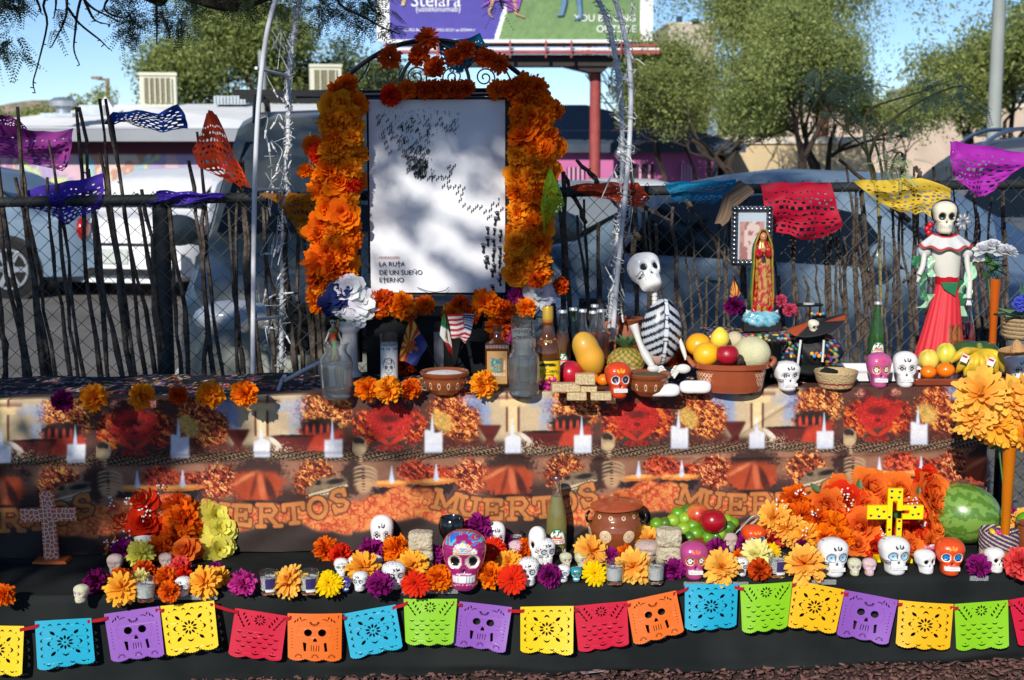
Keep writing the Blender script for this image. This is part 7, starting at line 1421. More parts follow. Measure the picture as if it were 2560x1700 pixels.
for i,(x,y,mx_,my)in enumerate([(2378,905,2410,880),(2392,930,2412,905),(2412,938,2424,905),(2434,940,2440,905),(2455,940,2454,905),(2476,940,2468,900),(2492,936,2482,895),(2508,928,2492,888),(2424,935,2430,900)]):
    P=smooth_path([root,at(mx_,my,yg-.03+.004*(i%3))-o,at(x,y,yg-.02+.012*(i%2))-o],5);rr=[3,5,7.5,9,10.5,11,11,10.5,9,6.5,3.5];b=MB();b.tube(P,[q*s for q in rr[:len(P)]],9);bo=b.obj('banana',ym,t);b=MB();d=(P[-1]-P[-2]).normalized();b.tube([P[-1],P[-1]+d*4*s],[3.6*s,2.4*s],6);b.obj('tip',mat('brown_stem',rgb(80,60,30),.8),bo)
b=MB();b.tube([root,root+Vector((.0,.01,14*s))],[9*s,6*s],8);b.obj('stem',mat('banana_stem',rgb(120,130,50),.7),t)
for x,y in ((2412,896),(2478,905)):p=at(x,y,yg-.062);b=MB();b.box((0,0,0),(18*s,.0015,20*s),Matrix.Rotation(.4,3,'Y'),col=(.75,.75,.75));b.box((0,-.001,5*s),(13*s,.001,5*s),Matrix.Rotation(.4,3,'Y'),col=rgb(200,40,40));b.obj('fruit_sticker',paint('sticker_print',.4),t,p-o,smooth=False)
# straw hat on the skull at the right edge
p=at(2545,884,4.42);s=pm(p);t=thing('straw_hat','little straw sombrero on the rightmost skull','hat',p);b=MB();b.lathe([(46*s,10*s),(47*s,13*s),(34*s,3*s),(20*s,2*s),(16*s,16*s),(10*s,30*s),(3*s,36*s),(.001,37*s)],36,cap=False);o2=b.obj('hat_body',mat('straw',rgb(190,146,96),.9,bump=.8,bscale=160),t);sm=o2.modifiers.new('s','SOLIDIFY');sm.thickness=.002;t.rotation_euler=(0,-.15,0)
b=MB();b.box((0,0,0),(.1,.03,.016));q=at(2500,868,4.72);o2=b.obj('corn_husk_doll',mat('quince_yellow',rgb(222,180,40),.5),None,q,smooth=False);bpy.data.objects.remove(o2)
# ================================================================= marigold garlands of the poster arch
def garland(label,pts,loc_,name='marigold_garland'):
    t=thing(name,label,'garland',loc_)
    for (x,y,r,c,kd,Y)in pts:p=at(x,y,Y);flower_obj(kd,c,p,r*pm(p),(RF.gauss(0,.35),-.9,RF.gauss(.1,.3)),t)
    return t
R=random.Random(44);P=[]
cols=['marigold','gold','marigold','gold','orange']
y=262
while y<690:
    xl=np.interp(y,[262,330,400,480,600,690],[835,808,815,808,792,800]);xr=np.interp(y,[262,690],[896,880])
    for k in range(3):x=xl+(xr-xl)*(k+.3)/2.6+R.uniform(-12,12);P.append((x,y+R.uniform(-12,12),R.uniform(25,38),R.choice(cols),R.choice(('pompom','pompom','pompom','rose')),YP-.03-R.uniform(0,.07)))
    y+=27
P+=[(868,208,26,'orange','pompom',YP-.02),(842,230,28,'orange','pompom',YP-.02),(890,240,0.1,'orange','pompom',YP),(800,385,30,'red','pompom',YP-.05),(782,365,26,'orange','blossom',YP-.03),(764,428,20,'marigold','pompom',YP-.02),(880,462,22,'red','pompom',YP-.10),(855,530,36,'orange','blossom',YP-.11),(795,590,26,'orange','pompom',YP-.06),(800,655,36,'orange','mum',YP-.08),(795,695,30,'darkorange','pompom',YP-.06),(790,740,26,'marigold','pompom',YP-.04),(792,765,20,'marigold','pompom',YP-.03),(862,690,30,'marigold','pompom',YP-.06),(800,720,22,'gold','pompom',YP-.06)]
P=[q for q in P if q[2]>1];garland('thick marigold garland column down the left side of the poster',P,tuple(at(860,700,YP)))
P=[];y=262
while y<700:
    xr=np.interp(y,[262,400,500,600,700],[1375,1378,1366,1358,1345])
    for k in range(3):x=1292+(xr-1292)*(k+.3)/2.8+R.uniform(-10,10);P.append((x,y+R.uniform(-12,12),R.uniform(24,36),R.choice(['marigold','marigold','orange']if y<380 else ['marigold','gold']),R.choice(('pompom','pompom','rose')),YP-.03-R.uniform(0,.06)))  # only lower blooms get gold, the tone painted for sunlit ones
    y+=26
P+=[(1384,276,26,'orange','pompom',YP-.02),(1392,370,28,'marigold','blossom',YP-.02),(1340,220,30,'orange','pompom',YP-.03),(1348,238,26,'orange','pompom',YP-.03),(1312,212,30,'orange','pompom',YP-.03),(1290,230,26,'orange','pompom',YP-.03)]
garland('thick marigold garland column down the right side of the poster',P,tuple(at(1330,700,YP)))
P=[(1068,96,26,'darkorange','mum',YP-.03),(976,144,26,'darkorange','mum',YP-.03),(1047,140,27,'darkorange','pompom',YP-.03),(1086,168,27,'darkorange','pompom',YP-.04),(1165,124,25,'darkorange','pompom',YP-.03),(1138,142,25,'darkorange','pompom',YP-.03),(1212,144,26,'darkorange','pompom',YP-.03),(1247,158,24,'darkorange','mum',YP-.03)]  # darkorange puts the shade on the arch top into the petal colour
for i,q in enumerate(P):
    p=at(q[0],q[1],q[5]);o=flower_obj(q[4],q[3],p,q[2]*pm(p),name='paper_flower');tag(o,['burnt orange flower at the very top of the iron arch','burnt orange flower on the left shoulder of the iron arch','burnt orange flower just below the topmost one','burnt orange flower lowest of the three at the arch centre','burnt orange flower over the turquoise tissue','burnt orange flower left in front of the turquoise tissue','burnt orange flower on the right shoulder of the iron arch','burnt orange flower furthest right on the iron arch'][i],'flower','flowers wired to the iron arch')
P=[(976,238,27,'red','pompom'),(1018,224,25,'orange','pompom'),(1060,224,24,'darkorange','pompom'),(1085,222,24,'darkorange','pompom'),(1110,222,24,'darkorange','pompom'),(1136,222,23,'darkorange','pompom'),(1164,220,24,'darkorange','pompom'),(1243,224,26,'orange','pompom'),(1276,222,26,'darkorange','pompom'),(1145,226,20,'darkorange','pompom')]
garland('row of dark orange marigolds along the top edge of the poster',[(x,y,r,c,k,YP-.035)for x,y,r,c,k in P],tuple(at(1100,225,YP)))
P=[(958,750,24,'darkorange'),(1005,765,30,'marigold'),(1062,762,22,'orange'),(950,775,20,'orange'),(1130,785,24,'marigold'),(1150,760,20,'darkorange'),(1212,756,30,'marigold'),(1236,768,24,'marigold'),(1260,775,24,'darkorange'),(1315,770,22,'marigold'),(1020,780,20,'orange'),(1340,700,18,'darkorange'),(925,770,22,'darkorange'),(1180,790,18,'darkorange')]
garland('loose row of marigolds on the shelf under the poster',[(x,y,r*1.15,c,'pompom',4.70)for x,y,r,c in P],tuple(at(1100,780,4.7)))
# ================================================================= lower step, left to right
FL=[
 ('pompom','orange',12,1484,27,'single orange flower lying alone at the far left edge of the black cloth',None),
 ('pompom','darkpurple',242,1450,30,'dark purple flower right of the small sugar skull at the left',None),
 ('pompom','purple',308,1376,29,'purple flower on the left bouquet beside the white shell',1412),
 ('mum','lemon',352,1385,30,'lemon yellow flower below the white shell',1420),
 ('pompom','orange',402,1370,34,'ruffled orange flower below the left roses, right of the white shell',1408),
 ('rose','rose',462,1378,34,'red orange rose lying right of the ruffled orange flower',1412),
 ('pompom','darkorange',362,1424,27,'dark orange flower between the two glittering sugar skulls',None),
 ('pompom','darkorange',300,1444,28,'dark orange flower in front of the left glittering sugar skull',None),
 ('mum','amber',306,1468,36,'amber flower left of the votive candle in the left group',None),
 ('pompom','cream',352,1440,20,'small cream flower behind the votive candle of the left group',None),
 ('pompom','coral',452,1416,28,'coral red flower above the small white skull at left',None),
 ('pompom','red',458,1438,24,'red flower directly behind the small white skull at left',None),
 ('pompom','orange',415,1440,27,'orange flower above the orange one beside the left votive',None),
 ('pompom','orange',424,1476,27,'orange flower between left votive candle and small white skull',None),
 ('mum','amber',512,1452,36,'amber flower right of the small white skull at left',None),
 ('mum','amber',548,1440,24,'amber flower end piece trailing right in the left group',None),
 ('pompom','purple',540,1420,16,'little purple flower peeking over the amber flower',1440),
 ('pompom','magenta',608,1456,32,'lone magenta flower left of the two votive candles',None),
 ('mum','orangegold',724,1449,36,'amber flower between the two votive candles',None),
 ('gerbera','yellow',822,1454,34,'yellow daisy right of the labelled votive candle',None),
 ('pompom','orange',815,1370,31,'orange flower at the back left of the skull group',None),
 ('pompom','red',852,1384,29,'red orange flower in front of the back left orange flower',None),
 ('pompom','purple',928,1374,31,'purple flower in front of the tall white skull',None),
 ('pompom','marigold',990,1370,35,'marigold between the tall white skull and the stone block',None),
 ('mum','amber',908,1416,36,'amber flower above the little blue and white skulls',None),
 ('mum','amber',1031,1410,32,'amber flower below the stone block',None),
 ('pompom','purple',1082,1388,30,'purple flower left of the big pink glazed skull',None),
 ('pompom','purple',950,1458,32,'purple flower in the front row left of the white ornate skull',None),
 ('gerbera','red',1038,1454,35,'red daisy in front below the stone block',None),
 ('pompom','marigold',1098,1442,35,'marigold at the left cheek of the big pink glazed skull',None),
 ('pompom','purple',1196,1318,33,'purple flower on top behind the big pink glazed skull',1395),
 ('gerbera','red',1234,1372,33,'red daisy right of the big pink glazed skull eye',1420),
 ('pompom','marigold',1226,1436,33,'marigold at the right cheek of the big pink glazed skull',None),
 ('mum','amber',1272,1404,28,'amber flower right of the upper red daisy',None),
 ('gerbera','red',1280,1444,36,'red daisy left of the front ornate white skull',None),
 ('pompom','orange',1308,1370,28,'orange flower beside the pinkish sugar skull',None),
 ('pompom','purple',1262,1352,18,'small purple flower behind the pinkish sugar skull',1378),
 ('pompom','purple',1373,1435,29,'purple flower left of the slim white skull and teal skull',None),
 ('mum','orangegold',1478,1376,38,'yellow orange flower in front of the lidded clay pot, left',None),
 ('pompom','purple',1520,1388,25,'purple flower in front of the lidded clay pot',None),
 ('gerbera','yellow',1487,1430,31,'yellow daisy left of the middle votive candle',None),
 ('pompom','orange',1563,1384,24,'orange flower in front of the lidded clay pot, right',None),
 ('mum','orangegold',1583,1414,40,'big amber flower between two front votive candles',None),
 ('mum','orangegold',1622,1348,34,'amber flower at the right side of the lidded clay pot',None),
 ('pompom','purple',1684,1421,28,'purple flower left of the rose pink skull',None),
 ('pompom','purple',1792,1370,28,'purple flower under the lime dish, right of the rose pink skull',None),
 ('mum','orangegold',1803,1416,39,'amber flower right of the rose pink skull',None),
 ('pompom','purple',1868,1354,29,'purple flower hiding the far orange skull',None),
 ('pompom','orange',1846,1392,20,'small orange flower above the little white skull',None),
 ('pompom','darkorange',1898,1421,29,'rusty orange flower right of the little white skull',None),
 ('mum','cream',1890,1384,32,'pale cream yellow flower in front of the purple one',None),
 ('pompom','coral',1934,1340,34,'coral red flower right of the far orange skull',None),
 ('gerbera','yellow',1928,1374,24,'small yellow daisy below the coral red flower',None),
 ('mum','orangegold',2011,1406,44,'large amber flower left of the first white blue-eyed skull',None),
 ('pompom','darkpurple',2005,1368,20,'dark purple flower behind the large amber flower',1392),
 ('pompom','purple',2446,1411,29,'purple flower left of the hollow white skull at right',None),
 ('pompom','purple',2524,1298,28,'purple flower behind the watermelon at the right',1340),
 ('mum','orangegold',2550,1306,32,'amber flower at the right edge above the basket',1345),
 ('pompom','coral',2548,1405,40,'coral red flower at the right edge beside the hollow skull',None),
]
for k,c,x,y,r,l,b_ in FL:flower(k,c,x,y,r,l,b_)
# skulls
skull('sugargreen',200,1508,46,'tiny pastel sugar skull standing alone at the left',rz=-25,group='sugar skulls')
skull('sugar',285,1436,50,'left glittering bagged sugar skull in front of the roses',rz=0,group='sugar skulls');skull('sugar',412,1425,42,'right glittering bagged sugar skull in front of the roses',rz=20,group='sugar skulls')
skull('ornate',456,1492,50,'small white clay skull between orange and amber flowers at left',rz=-15)
skull('blue',864,1480,37,'tiny cobalt blue skull right of the yellow daisy');skull('ornate',900,1479,50,'small white skull right of the tiny cobalt blue skull',rz=-18)
skull('painted',852,1442,46,'small painted white skull with coloured brow, leftmost of three',rz=8);skull('painted',887,1436,46,'small painted white skull half hidden behind the amber flower',rz=0);skull('painted',938,1432,44,'small painted skull tipped behind the ornate white skull',rz=40)
skull('white',954,1392,106,'tall smooth white skull with black petals standing at the back',rz=3,w=60)
skull('ornate',984,1474,68,'white skull with fine black scrolls right of the front purple flower',rz=20,w=60)
skull('bigpink',1160,1477,150,'big glossy pink glazed skull with open eyes and painted crown',rz=0,w=112,cat='skull')
skull('white',1240,1392,90,'white skull peeking behind purple flower and red daisy',rz=12,w=48)
skull('sugarpink',1290,1400,48,'pinkish bagged sugar skull among red and orange flowers',rz=-30,group='sugar skulls')
skull('ornate',1322,1466,72,'ornate white skull left of the tall pineapple soda, in the front row',rz=-5,w=54)
skull('holes',1343,1412,98,'white skull with open eye holes at the back, beside the soda bottle',rz=-12,w=44);skull('ornate',1362,1414,68,'ornate white skull in front of the soda bottle',rz=25,w=54)
skull('ornate',1409,1456,44,'slim little white skull left of the teal skull',rz=-12);skull('teal',1441,1455,38,'tiny teal skull with orange brow')
skull('sugargreen',1415,1420,38,'green and white sugar skull behind the slim white skull',rz=20,group='sugar skulls');skull('sugargreen',1454,1420,38,'white sugar skull with red mouth behind the teal skull',rz=40,group='sugar skulls');skull('sugarpink',1490,1412,36,'pink topped sugar skull below the clay pot',group='sugar skulls')
skull('sugar',1620,1404,50,'large speckled sugar skull below the clay pot, right',rz=-35,group='sugar skulls',w=64)
skull('pink',1736,1450,96,'rose pink skull with flower eyes in front of the lime dish',rz=5,w=70);skull('sugar',1826,1380,48,'pale sugar skull under the right end of the lime dish',group='sugar skulls')
skull('orangeblue',1886,1385,72,'orange skull with blue eyes half hidden behind purple flower',rz=15,w=60);skull('ornate',1855,1441,47,'little white skull between the amber and rusty orange flowers')
skull('sugar',1982,1372,46,'plain tan sugar skull behind the large amber flower',group='sugar skulls',rz=30)
skull('whiteblue',2086,1443,98,'first large white skull with pale blue ringed eyes, left of the yellow cross',rz=10,w=76);skull('whiteblue',2240,1438,96,'second large white skull with pale blue ringed eyes, in front of the yellow cross',rz=10,w=76)
skull('sugargreen',2138,1440,44,'green topped small sugar skull between the two large white skulls',group='sugar skulls');skull('sugarpink',2175,1440,44,'pink topped small sugar skull touching the second large white skull',group='sugar skulls')
skull('holes',2316,1436,62,'plain white hollow skull pot left of the bright orange skull',rz=25,w=50);skull('orangeblue',2379,1440,94,'bright orange skull with blue flower eyes below the watermelon',rz=-3,w=74)
skull('holes',2490,1433,64,'plain white hollow skull in front of the woven basket',rz=25,w=48)
# candles
votive(365,1501,58,52,'votive candle in a glass between amber and orange flowers at left');votive(673,1483,57,48,'votive candle left of the amber flower',lab=True);votive(774,1483,58,50,'votive candle with purple label right of the amber flower',lab=True)
votive(1536,1458,55,48,'votive candle right of the yellow daisy, below the clay pot');votive(1639,1457,56,46,'votive candle left of the rose pink skull');votive(1943,1440,56,48,'votive candle with dark label left of the large amber flower',lab=True)
votive(1287,1370,42,42,'grey glass votive standing behind the pinkish sugar skull',lab=True)
# stones
def stone(px,base,w,hs,label,group=None):
    g=onz(px,base,ZS);s=pm(g);t=thing('stone_block',label,'stone',g,0,group);z=0;m=mat('pale_limestone',rgb(190,178,152),.95,var=.2,scale=40,bump=1,bscale=120)
    for k,h in enumerate(hs):
        b=MB();hh=h*s;ww=w*s*(1-.03*k)
        def fn(p):e=.22;return 1/((abs(p.x)**(2/e)+abs(p.y)**(2/e)+abs(p.z)**(2/e))**(e/2))*(1+.03*math.sin(p.x*7+p.z*9+k*3)+.02*math.sin(p.y*11))
        b.ell((0,0,z+hh/2),(ww/2,ww/2*.8,hh/2),32,20,fn=fn);b.obj('stone',m,t);z+=hh*1.01
stone(1053,1420,62,(50,44),'two stacked pale stone blocks left of the big pink skull');stone(1671,1404,64,(42,44),'two stacked round pale stones below the lime dish')
# left cross
def cross_obj(px,base,h,w,label,m,base_col,pw,armz,armt,cut=False,base_w=90):
    g=onz(px,base,ZS);s=pm(g);t=thing('painted_cross',label,'cross',g);hh,ww,q,th=h*s,w*s,pw*s/2,.012;az,at_=armz*s,armt*s/2;tt=hh
    P=[(-q,0),(q,0),(q,az-at_),(ww/2,az-at_),(ww/2,az+at_),(q,az+at_),(q,tt),(-q,tt),(-q,az+at_),(-ww/2,az+at_),(-ww/2,az-at_),(-q,az-at_)]
    return g,s,t,P,th
g,s,t,P,th=cross_obj(130,1404,180,138,'orange and white giraffe patterned cross standing at the left',None,None,36,121,33)
gm,nt,bs=make_mat('giraffe_paint');vo=nt.nodes.new('ShaderNodeTexVoronoi');vo.feature='DISTANCE_TO_EDGE';vo.voronoi_dimensions='2D';vo.inputs['Scale'].default_value=74;vo.inputs['Randomness'].default_value=.75;tc=nt.nodes.new('ShaderNodeTexCoord');rp=nt.nodes.new('ShaderNodeValToRGB');rp.color_ramp.elements[0].position=.07;rp.color_ramp.elements[1].position=.10
rp.color_ramp.elements[0].color=(.7,.68,.64,1);rp.color_ramp.elements[1].color=(*rgb(214,100,44),1);mp=nt.nodes.new('ShaderNodeMapping');mp.inputs['Rotation'].default_value=(math.pi/2,0,0);nt.links.new(tc.outputs['Object'],mp.inputs[0]);nt.links.new(mp.outputs[0],vo.inputs['Vector']);nt.links.new(vo.outputs[0],rp.inputs[0]);nt.links.new(rp.outputs[0],bs.inputs['Base Color']);bs.inputs['Roughness'].default_value=.5
b=MB()
def polybox(b,x0,z0,x1,z1,th):b.box(((x0+x1)/2,0,(z0+z1)/2),(x1-x0,th,z1-z0))
polybox(b,P[0][0],0,P[1][0],P[6][1],th);b.obj('upright',gm,t,smooth=False);b=MB();polybox(b,P[9][0],P[2][1],P[0][0]-.0003,P[4][1],th);b.obj('crossbar',gm,t,smooth=False);b=MB();polybox(b,P[1][0],P[2][1],P[3][0],P[4][1],th);b.obj('crossbar',gm,t,smooth=False)
b=MB();b.prism([(-44*s,0),(44*s,0),(40*s,.009),(-40*s,.009)],-.03,.03);b.obj('base',mat('orange_wood',rgb(206,100,44),.5),t,smooth=False);t.rotation_euler=(0,math.radians(-1.5),0)
# yellow cross with cut-out
g=onz(2231,1402,ZS);s=pm(g);t=thing('painted_cross','bright yellow cross with painted sprigs and a cross cut-out, in front of the roses','cross',g)
ym=mat('yellow_gloss_paint',rgb(240,212,10),.35,var=.03);th=.011;X=lambda px:(px-2231)*s;Z=lambda py:(1402-py)*s
P=lambda x0,y0,x1,y1,b:polybox(b,X(x0),Z(y1),X(x1),Z(y0),th)
b=MB();P(2213,1216,2250,1247,b);P(2213,1247,2225,1400,b);P(2237,1294,2250,1400,b);P(2237,1247,2250,1272,b);b.obj('upright',ym,t,smooth=False)
b=MB();P(2163,1259,2212.5,1294,b);b.obj('crossbar',ym,t,smooth=False);b=MB();P(2250.5,1259,2302,1271,b);P(2250.5,1281,2302,1294,b);P(2268,1271,2302,1281,b);b.obj('crossbar',ym,t,smooth=False)
b=MB();P(2188,1392,2275,1402,b);b.v=[(v[0],v[1]*5,v[2])for v in b.v];b.obj('base',ym,t,smooth=False)
for i,(x,y,c)in enumerate([(2222,1224,0),(2242,1226,2),(2222,1240,2),(2240,1240,1),(2188,1270,1),(2172,1286,2),(2192,1288,0),(2218,1290,0),(2204,1276,2),(2281,1265,0),(2290,1282,2),(2276,1284,1),(2243,1300,2),(2243,1320,0),(2219,1322,2),(2243,1340,1),(2219,1345,0),(2243,1362,1),(2219,1366,0),(2243,1385,2)]):
    b=MB()
    for a in (-.6,0,.6):p=pet(X(x)+3*s*math.sin(a),Z(y)+1.5*s,8*s,2.6*s,math.pi/2-a)if 'pet' in globals()else None;b.add([(q[0],-th/2-.0006,q[1])for q in p],[tuple(range(6))])
    b.obj('painted_sprig',mat('sprig_%d'%c,(rgb(24,50,130),rgb(40,160,70),rgb(196,50,40))[c],.5,var=0),t,smooth=False)
# bouquets of roses
def bouquet(label,items,stems,leaves,gyp,loc,name='rose_bouquet'):
    t=thing(name,label,'bouquet',loc);o=Vector(loc)
    for k,c,x,y,r,Y in items:p=at(x,y,Y);flower_obj(k,c,p,r*pm(p),(RF.gauss((x-loc_px(loc))*.004,.2),-.85,.4+RF.gauss(0,.2)),t)
    for x,y,x2,y2,Y in leaves:b=MB();p=at(x,y,Y);q=at(x2,y2,Y);leafmb(b,p-o,q-p,(q-p).length*1.1,(q-p).length*.5,(0,-1,.3));b.obj('leaf',m_leafg,t)
    b=MB()
    for x,y,x2,y2,Y in stems:b.tube(smooth_path([at(x,y,Y)-o,(at(x,y,Y)+at(x2,y2,Y))/2-o+Vector((0,.01,.01)),at(x2,y2,Y)-o],3),.003,5)
    b.obj('stem',m_stemg,t)
    b=MB()
    for x,y,Y in gyp:
        for _ in range(7):p=at(x+RF.uniform(-14,14),y+RF.uniform(-14,14),Y+RF.uniform(-.01,.01))-o;b.ell(p,(.0032,)*3,6,4)
    tag(b.obj('small_white_blossoms',mat('white_dot_flower',(.74,.74,.74),.7),t),kind='stuff');return t
def loc_px(loc):return 1280+loc[0]/loc[1]*F*.99
YL=4.24
bouquet('left bouquet of red orange roses, one tall marigold and yellow flowers in the shade',[('rose','rose',320,1226,36,YL+.05),('rose','rosedeep',358,1246,42,YL),('rose','rose',400,1222,34,YL+.06),('rose','rose',425,1232,36,YL+.06),('rose','rosedeep',288,1300,40,YL+.02),('rose','rose',270,1345,34,YL),('rose','rosedeep',362,1306,40,YL-.02),('rose','rosedeep',310,1290,36,YL),('rose','rose',340,1270,30,YL+.02),('rose','rose',262,1318,30,YL+.03),
 ('pompom','darkorange',448,1270,44,YL),('pompom','orange',462,1300,48,YL-.03),('pompom','darkorange',450,1330,44,YL-.02),('blossom','lemon',540,1290,48,YL),('blossom','lemon',552,1320,40,YL-.02),('blossom','lemon',548,1374,42,YL-.05),('blossom','lemon',528,1345,30,YL-.03),('rose','rose',478,1368,32,YL-.05),('rose','rosedeep',405,1266,30,YL+.03)],
 [(560,1300,700,1352,4.34),(560,1330,690,1344,4.33),(480,1330,620,1350,4.33)],[(560,1320,615,1300,4.3),(580,1330,640,1320,4.3),(570,1345,620,1372,4.28),(600,1335,660,1342,4.3),(420,1250,470,1215,4.3),(400,1300,420,1350,4.3),(600,1348,622,1385,4.28),(390,1230,440,1208,4.32),(500,1340,520,1390,4.26),(410,1290,395,1250,4.3),(640,1350,690,1344,4.32)],
 [(280,1255,YL-.05),(318,1255,YL-.05),(398,1224,YL-.02),(355,1278,YL-.06),(272,1352,YL-.06),(290,1358,YL-.06),(312,1340,YL-.06),(372,1290,YL-.05)],tuple(onz(400,1400,ZS)))
YR=4.33
bouquet('right bouquet of big orange roses and marigolds behind the yellow cross',[('rose','rose',2178,1222,48,YR+.03),('rose','rose',2250,1228,44,YR+.03),('rose','rosedeep',2110,1255,46,YR),('rose','rose',2066,1266,42,YR),('rose','rose',2160,1270,48,YR-.01),('rose','rosedeep',2128,1290,40,YR-.02),('rose','rose',2150,1318,50,YR-.06),('rose','rose',2328,1236,54,YR+.02),('rose','rosedeep',2318,1200,34,YR+.04),('rose','rose',2340,1262,40,YR),('rose','rosedeep',2285,1334,42,YR-.05),('rose','rose',2330,1320,38,YR-.02),('rose','rosedeep',2188,1370,36,YR-.10),('rose','rose',2275,1368,36,YR-.09),('rose','rosedeep',2240,1300,40,YR),('rose','rose',2095,1225,36,YR+.05),('rose','rose',2212,1256,34,YR),('rose','rosedeep',2315,1292,34,YR),('rose','rose',2145,1362,30,YR-.1),('rose','rose',2330,1355,26,YR-.06),
 ('pompom','orange',1986,1246,36,YR+.02),('pompom','orange',2002,1290,38,YR-.02),('pompom','orange',2042,1300,36,YR-.04),('pompom','marigold',2085,1318,36,YR-.06),('pompom','marigold',2060,1344,34,YR-.09),('mum','orangegold',1935,1294,38,YR-.02),('mum','orangegold',1968,1320,36,YR-.05),('mum','amber',2012,1342,34,YR-.08),('mum','orangegold',1915,1320,28,YR-.02),('mum','amber',2040,1370,26,YR-.1),('mum','orangegold',1990,1330,30,YR-.05),('pompom','marigold',2106,1350,30,YR-.09)],
 [(2200,1250,2230,1340,YR+.06),(2100,1280,2120,1370,YR+.04)],[(2145,1235,2150,1200,YR),(2275,1260,2290,1300,YR),(2050,1230,2030,1210,YR),(2290,1250,2300,1220,YR),(2080,1360,2050,1390,YR-.1),(2230,1280,2262,1300,YR-.05),(2270,1290,2300,1310,YR-.02)],
 [(2112,1232,YR-.06),(2126,1262,YR-.06),(2035,1282,YR-.07),(2018,1330,YR-.1),(2002,1222,YR-.05),(1950,1260,YR-.04),(2214,1352,YR-.12),(2280,1250,YR-.04),(2215,1330,YR-.1),(2310,1312,YR-.06)],tuple(onz(2180,1385,ZS)))
# white shell
g=at(368,1362,4.18);t=thing('shell','white scallop-like shell resting on the left bouquet','shell',g);b=MB();b.grid(lambda u,v:((u-.5)*.075*(.35+.65*v),-.02*math.sin(v*2.6)-.002*abs(math.sin(u*22)),-.025+.052*v+.006*math.cos((u-.5)*3)),40,12);b.obj('shell_body',mat('shell_white',rgb(206,204,194),.5,var=.1,scale=40),t)
# pineapple soda on the lower step
soda(1391,1384,199,rgb(196,186,92),'tall pale yellow pineapple soda bottle standing on the lower step',plane=ZS,fill=.74,cap=(.22,.10,.10),word='PINEAPPLE',rz=.05)
# lidded clay pot
def potcol(a,z,r):
    if dots(a,z,[(.42,(.03,.06,.09,.12),7,22,.0125,.585)]):return CLL
    if dots(a,z,[(.12,(.035,.06),9,16,.011,.5),(.80,(.035,),11,12,.011,.48)]):return CLL
    return CL
t,k=lathe_thing('lidded_clay_pot','glazed brown clay pot with lid and dotted sunburst rings','pot',1538,1374,ZS,118,[(.36,0),(.42,.03),(.52,.2),(.57,.38),(.585,.5),(.56,.62),(.50,.72),(.47,.82),(.475,.88),(.50,.93),(.47,.94),(.001,.90)],m_clay,320,col=potcol)
b=MB();b.lathe([(.50*k,.93*k),(.56*k,.955*k),(.555*k,1.0*k),(.46*k,1.05*k),(.30*k,1.10*k),(.12*k,1.13*k),(.05*k,1.135*k),(.05*k,1.18*k),(.075*k,1.21*k),(.03*k,1.235*k),(.001,1.237*k)],100,col=lambda x,y,z:CLL if (abs(math.hypot(x,y)-.42*k)<.012*k and int(math.atan2(x,y)*24)%2)else rgb(160,74,44));ld=b.obj('lid',m_clay,t);ld.location=(.01,0,0);ld.rotation_euler=(0,-.05,0)
for s_ in (-1,1):b=MB();b.tube(smooth_path([(s_*.50*k,-.02,.66*k),(s_*.60*k,-.03,.68*k),(s_*.62*k,-.03,.80*k),(s_*.56*k,-.02,.88*k)],5),.03*k,8);b.obj('handle',mat('black_glaze',rgb(18,22,24),.15,coat=.6),t)
# black goblet
lathe_thing('black_goblet','glossy black clay goblet behind the big pink skull','goblet',1130,1402,ZS,112,[(.26,0),(.26,.03),(.08,.08),(.06,.3),(.09,.42),(.2,.52),(.285,.66),(.30,.82),(.27,.97),(.25,1.0),(.235,.97),(.2,.7),(.001,.62)],mat('black_glaze',rgb(18,22,24),.15,coat=.6),40,part='bowl')
# dish of limes and apples
t,k=lathe_thing('lime_dish','brown clay dish with a handle holding green limes','dish',1728,1366,ZS,210,[(.30,0),(.40,.02),(.47,.10),(.50,.19),(.488,.195),(.44,.11),(.36,.06),(.001,.055)],m_clay,60,col=lambda a,z,r:CL,sy=.62);dl=t.location;dk=k
b=MB();b.tube(smooth_path([(.47*k,0,.15*k),(.62*k,.01,.22*k),(.78*k,.02,.30*k)],4),[.035*k,.034*k,.04*k,.045*k,.05*k,.055*k,.055*k,.055*k,.05*k],10);b.obj('handle',mat('raw_clay',rgb(158,86,54),.6),t)
b=MB();b.tube(smooth_path([(.50*k,-.02,.17*k),(.6*k,-.02,.27*k),(.70*k,-.02,.38*k),(.78*k,-.02,.385*k),(.72*k,-.02,.31*k),(.56*k,-.02,.22*k)],5),.003,6);b.obj('wire_loop',mat('wire_grey',rgb(110,130,134),.5,metal=.5),t)
_lb=set()
def LB(s):
    while s in _lb:s=s.replace('clay dish, in the','clay dish, front of the')
    _lb.add(s);return s
lime_m=[(rgb(92,142,24)),(rgb(66,108,26)),(rgb(132,168,44))];LM=[(-92,338,19),(-70,336,18),(-48,330,20),(-35,312,20),(-8,306,21),(-16,325,20),(4,343,22),(26,330,22),(-20,350,20),(12,362,22),(38,352,22),(60,348,18),(80,350,17),(100,346,19),(74,362,19),(44,372,18),(-4,372,18),(92,330,19),(112,335,16),(-60,352,17),(-38,362,17),(50,330,18),(66,368,17)]
for i,(dx,y,r)in enumerate(LM):
    p=at(1728+dx*.94,y+972,dl.y-.02-(y-335)*.0012+.0);fruit(0,0,r*.93,lime_m[i%3],LB('%s lime %s of the clay dish, in the %s layer'%(('bright green','dark green','yellow green')[i%3],('at the far left','left of the middle','in the middle','right of the middle','at the far right')[min(4,int((dx+95)/42))],('top','middle','lowest')[0 if y<328 else 1 if y<349 else 2])+(', nearer the apples' if 0 else '')),loc=p,name='lime',cat='lime',group='limes heaped in the clay dish',sq=.94,rough=.35,bump=.15)
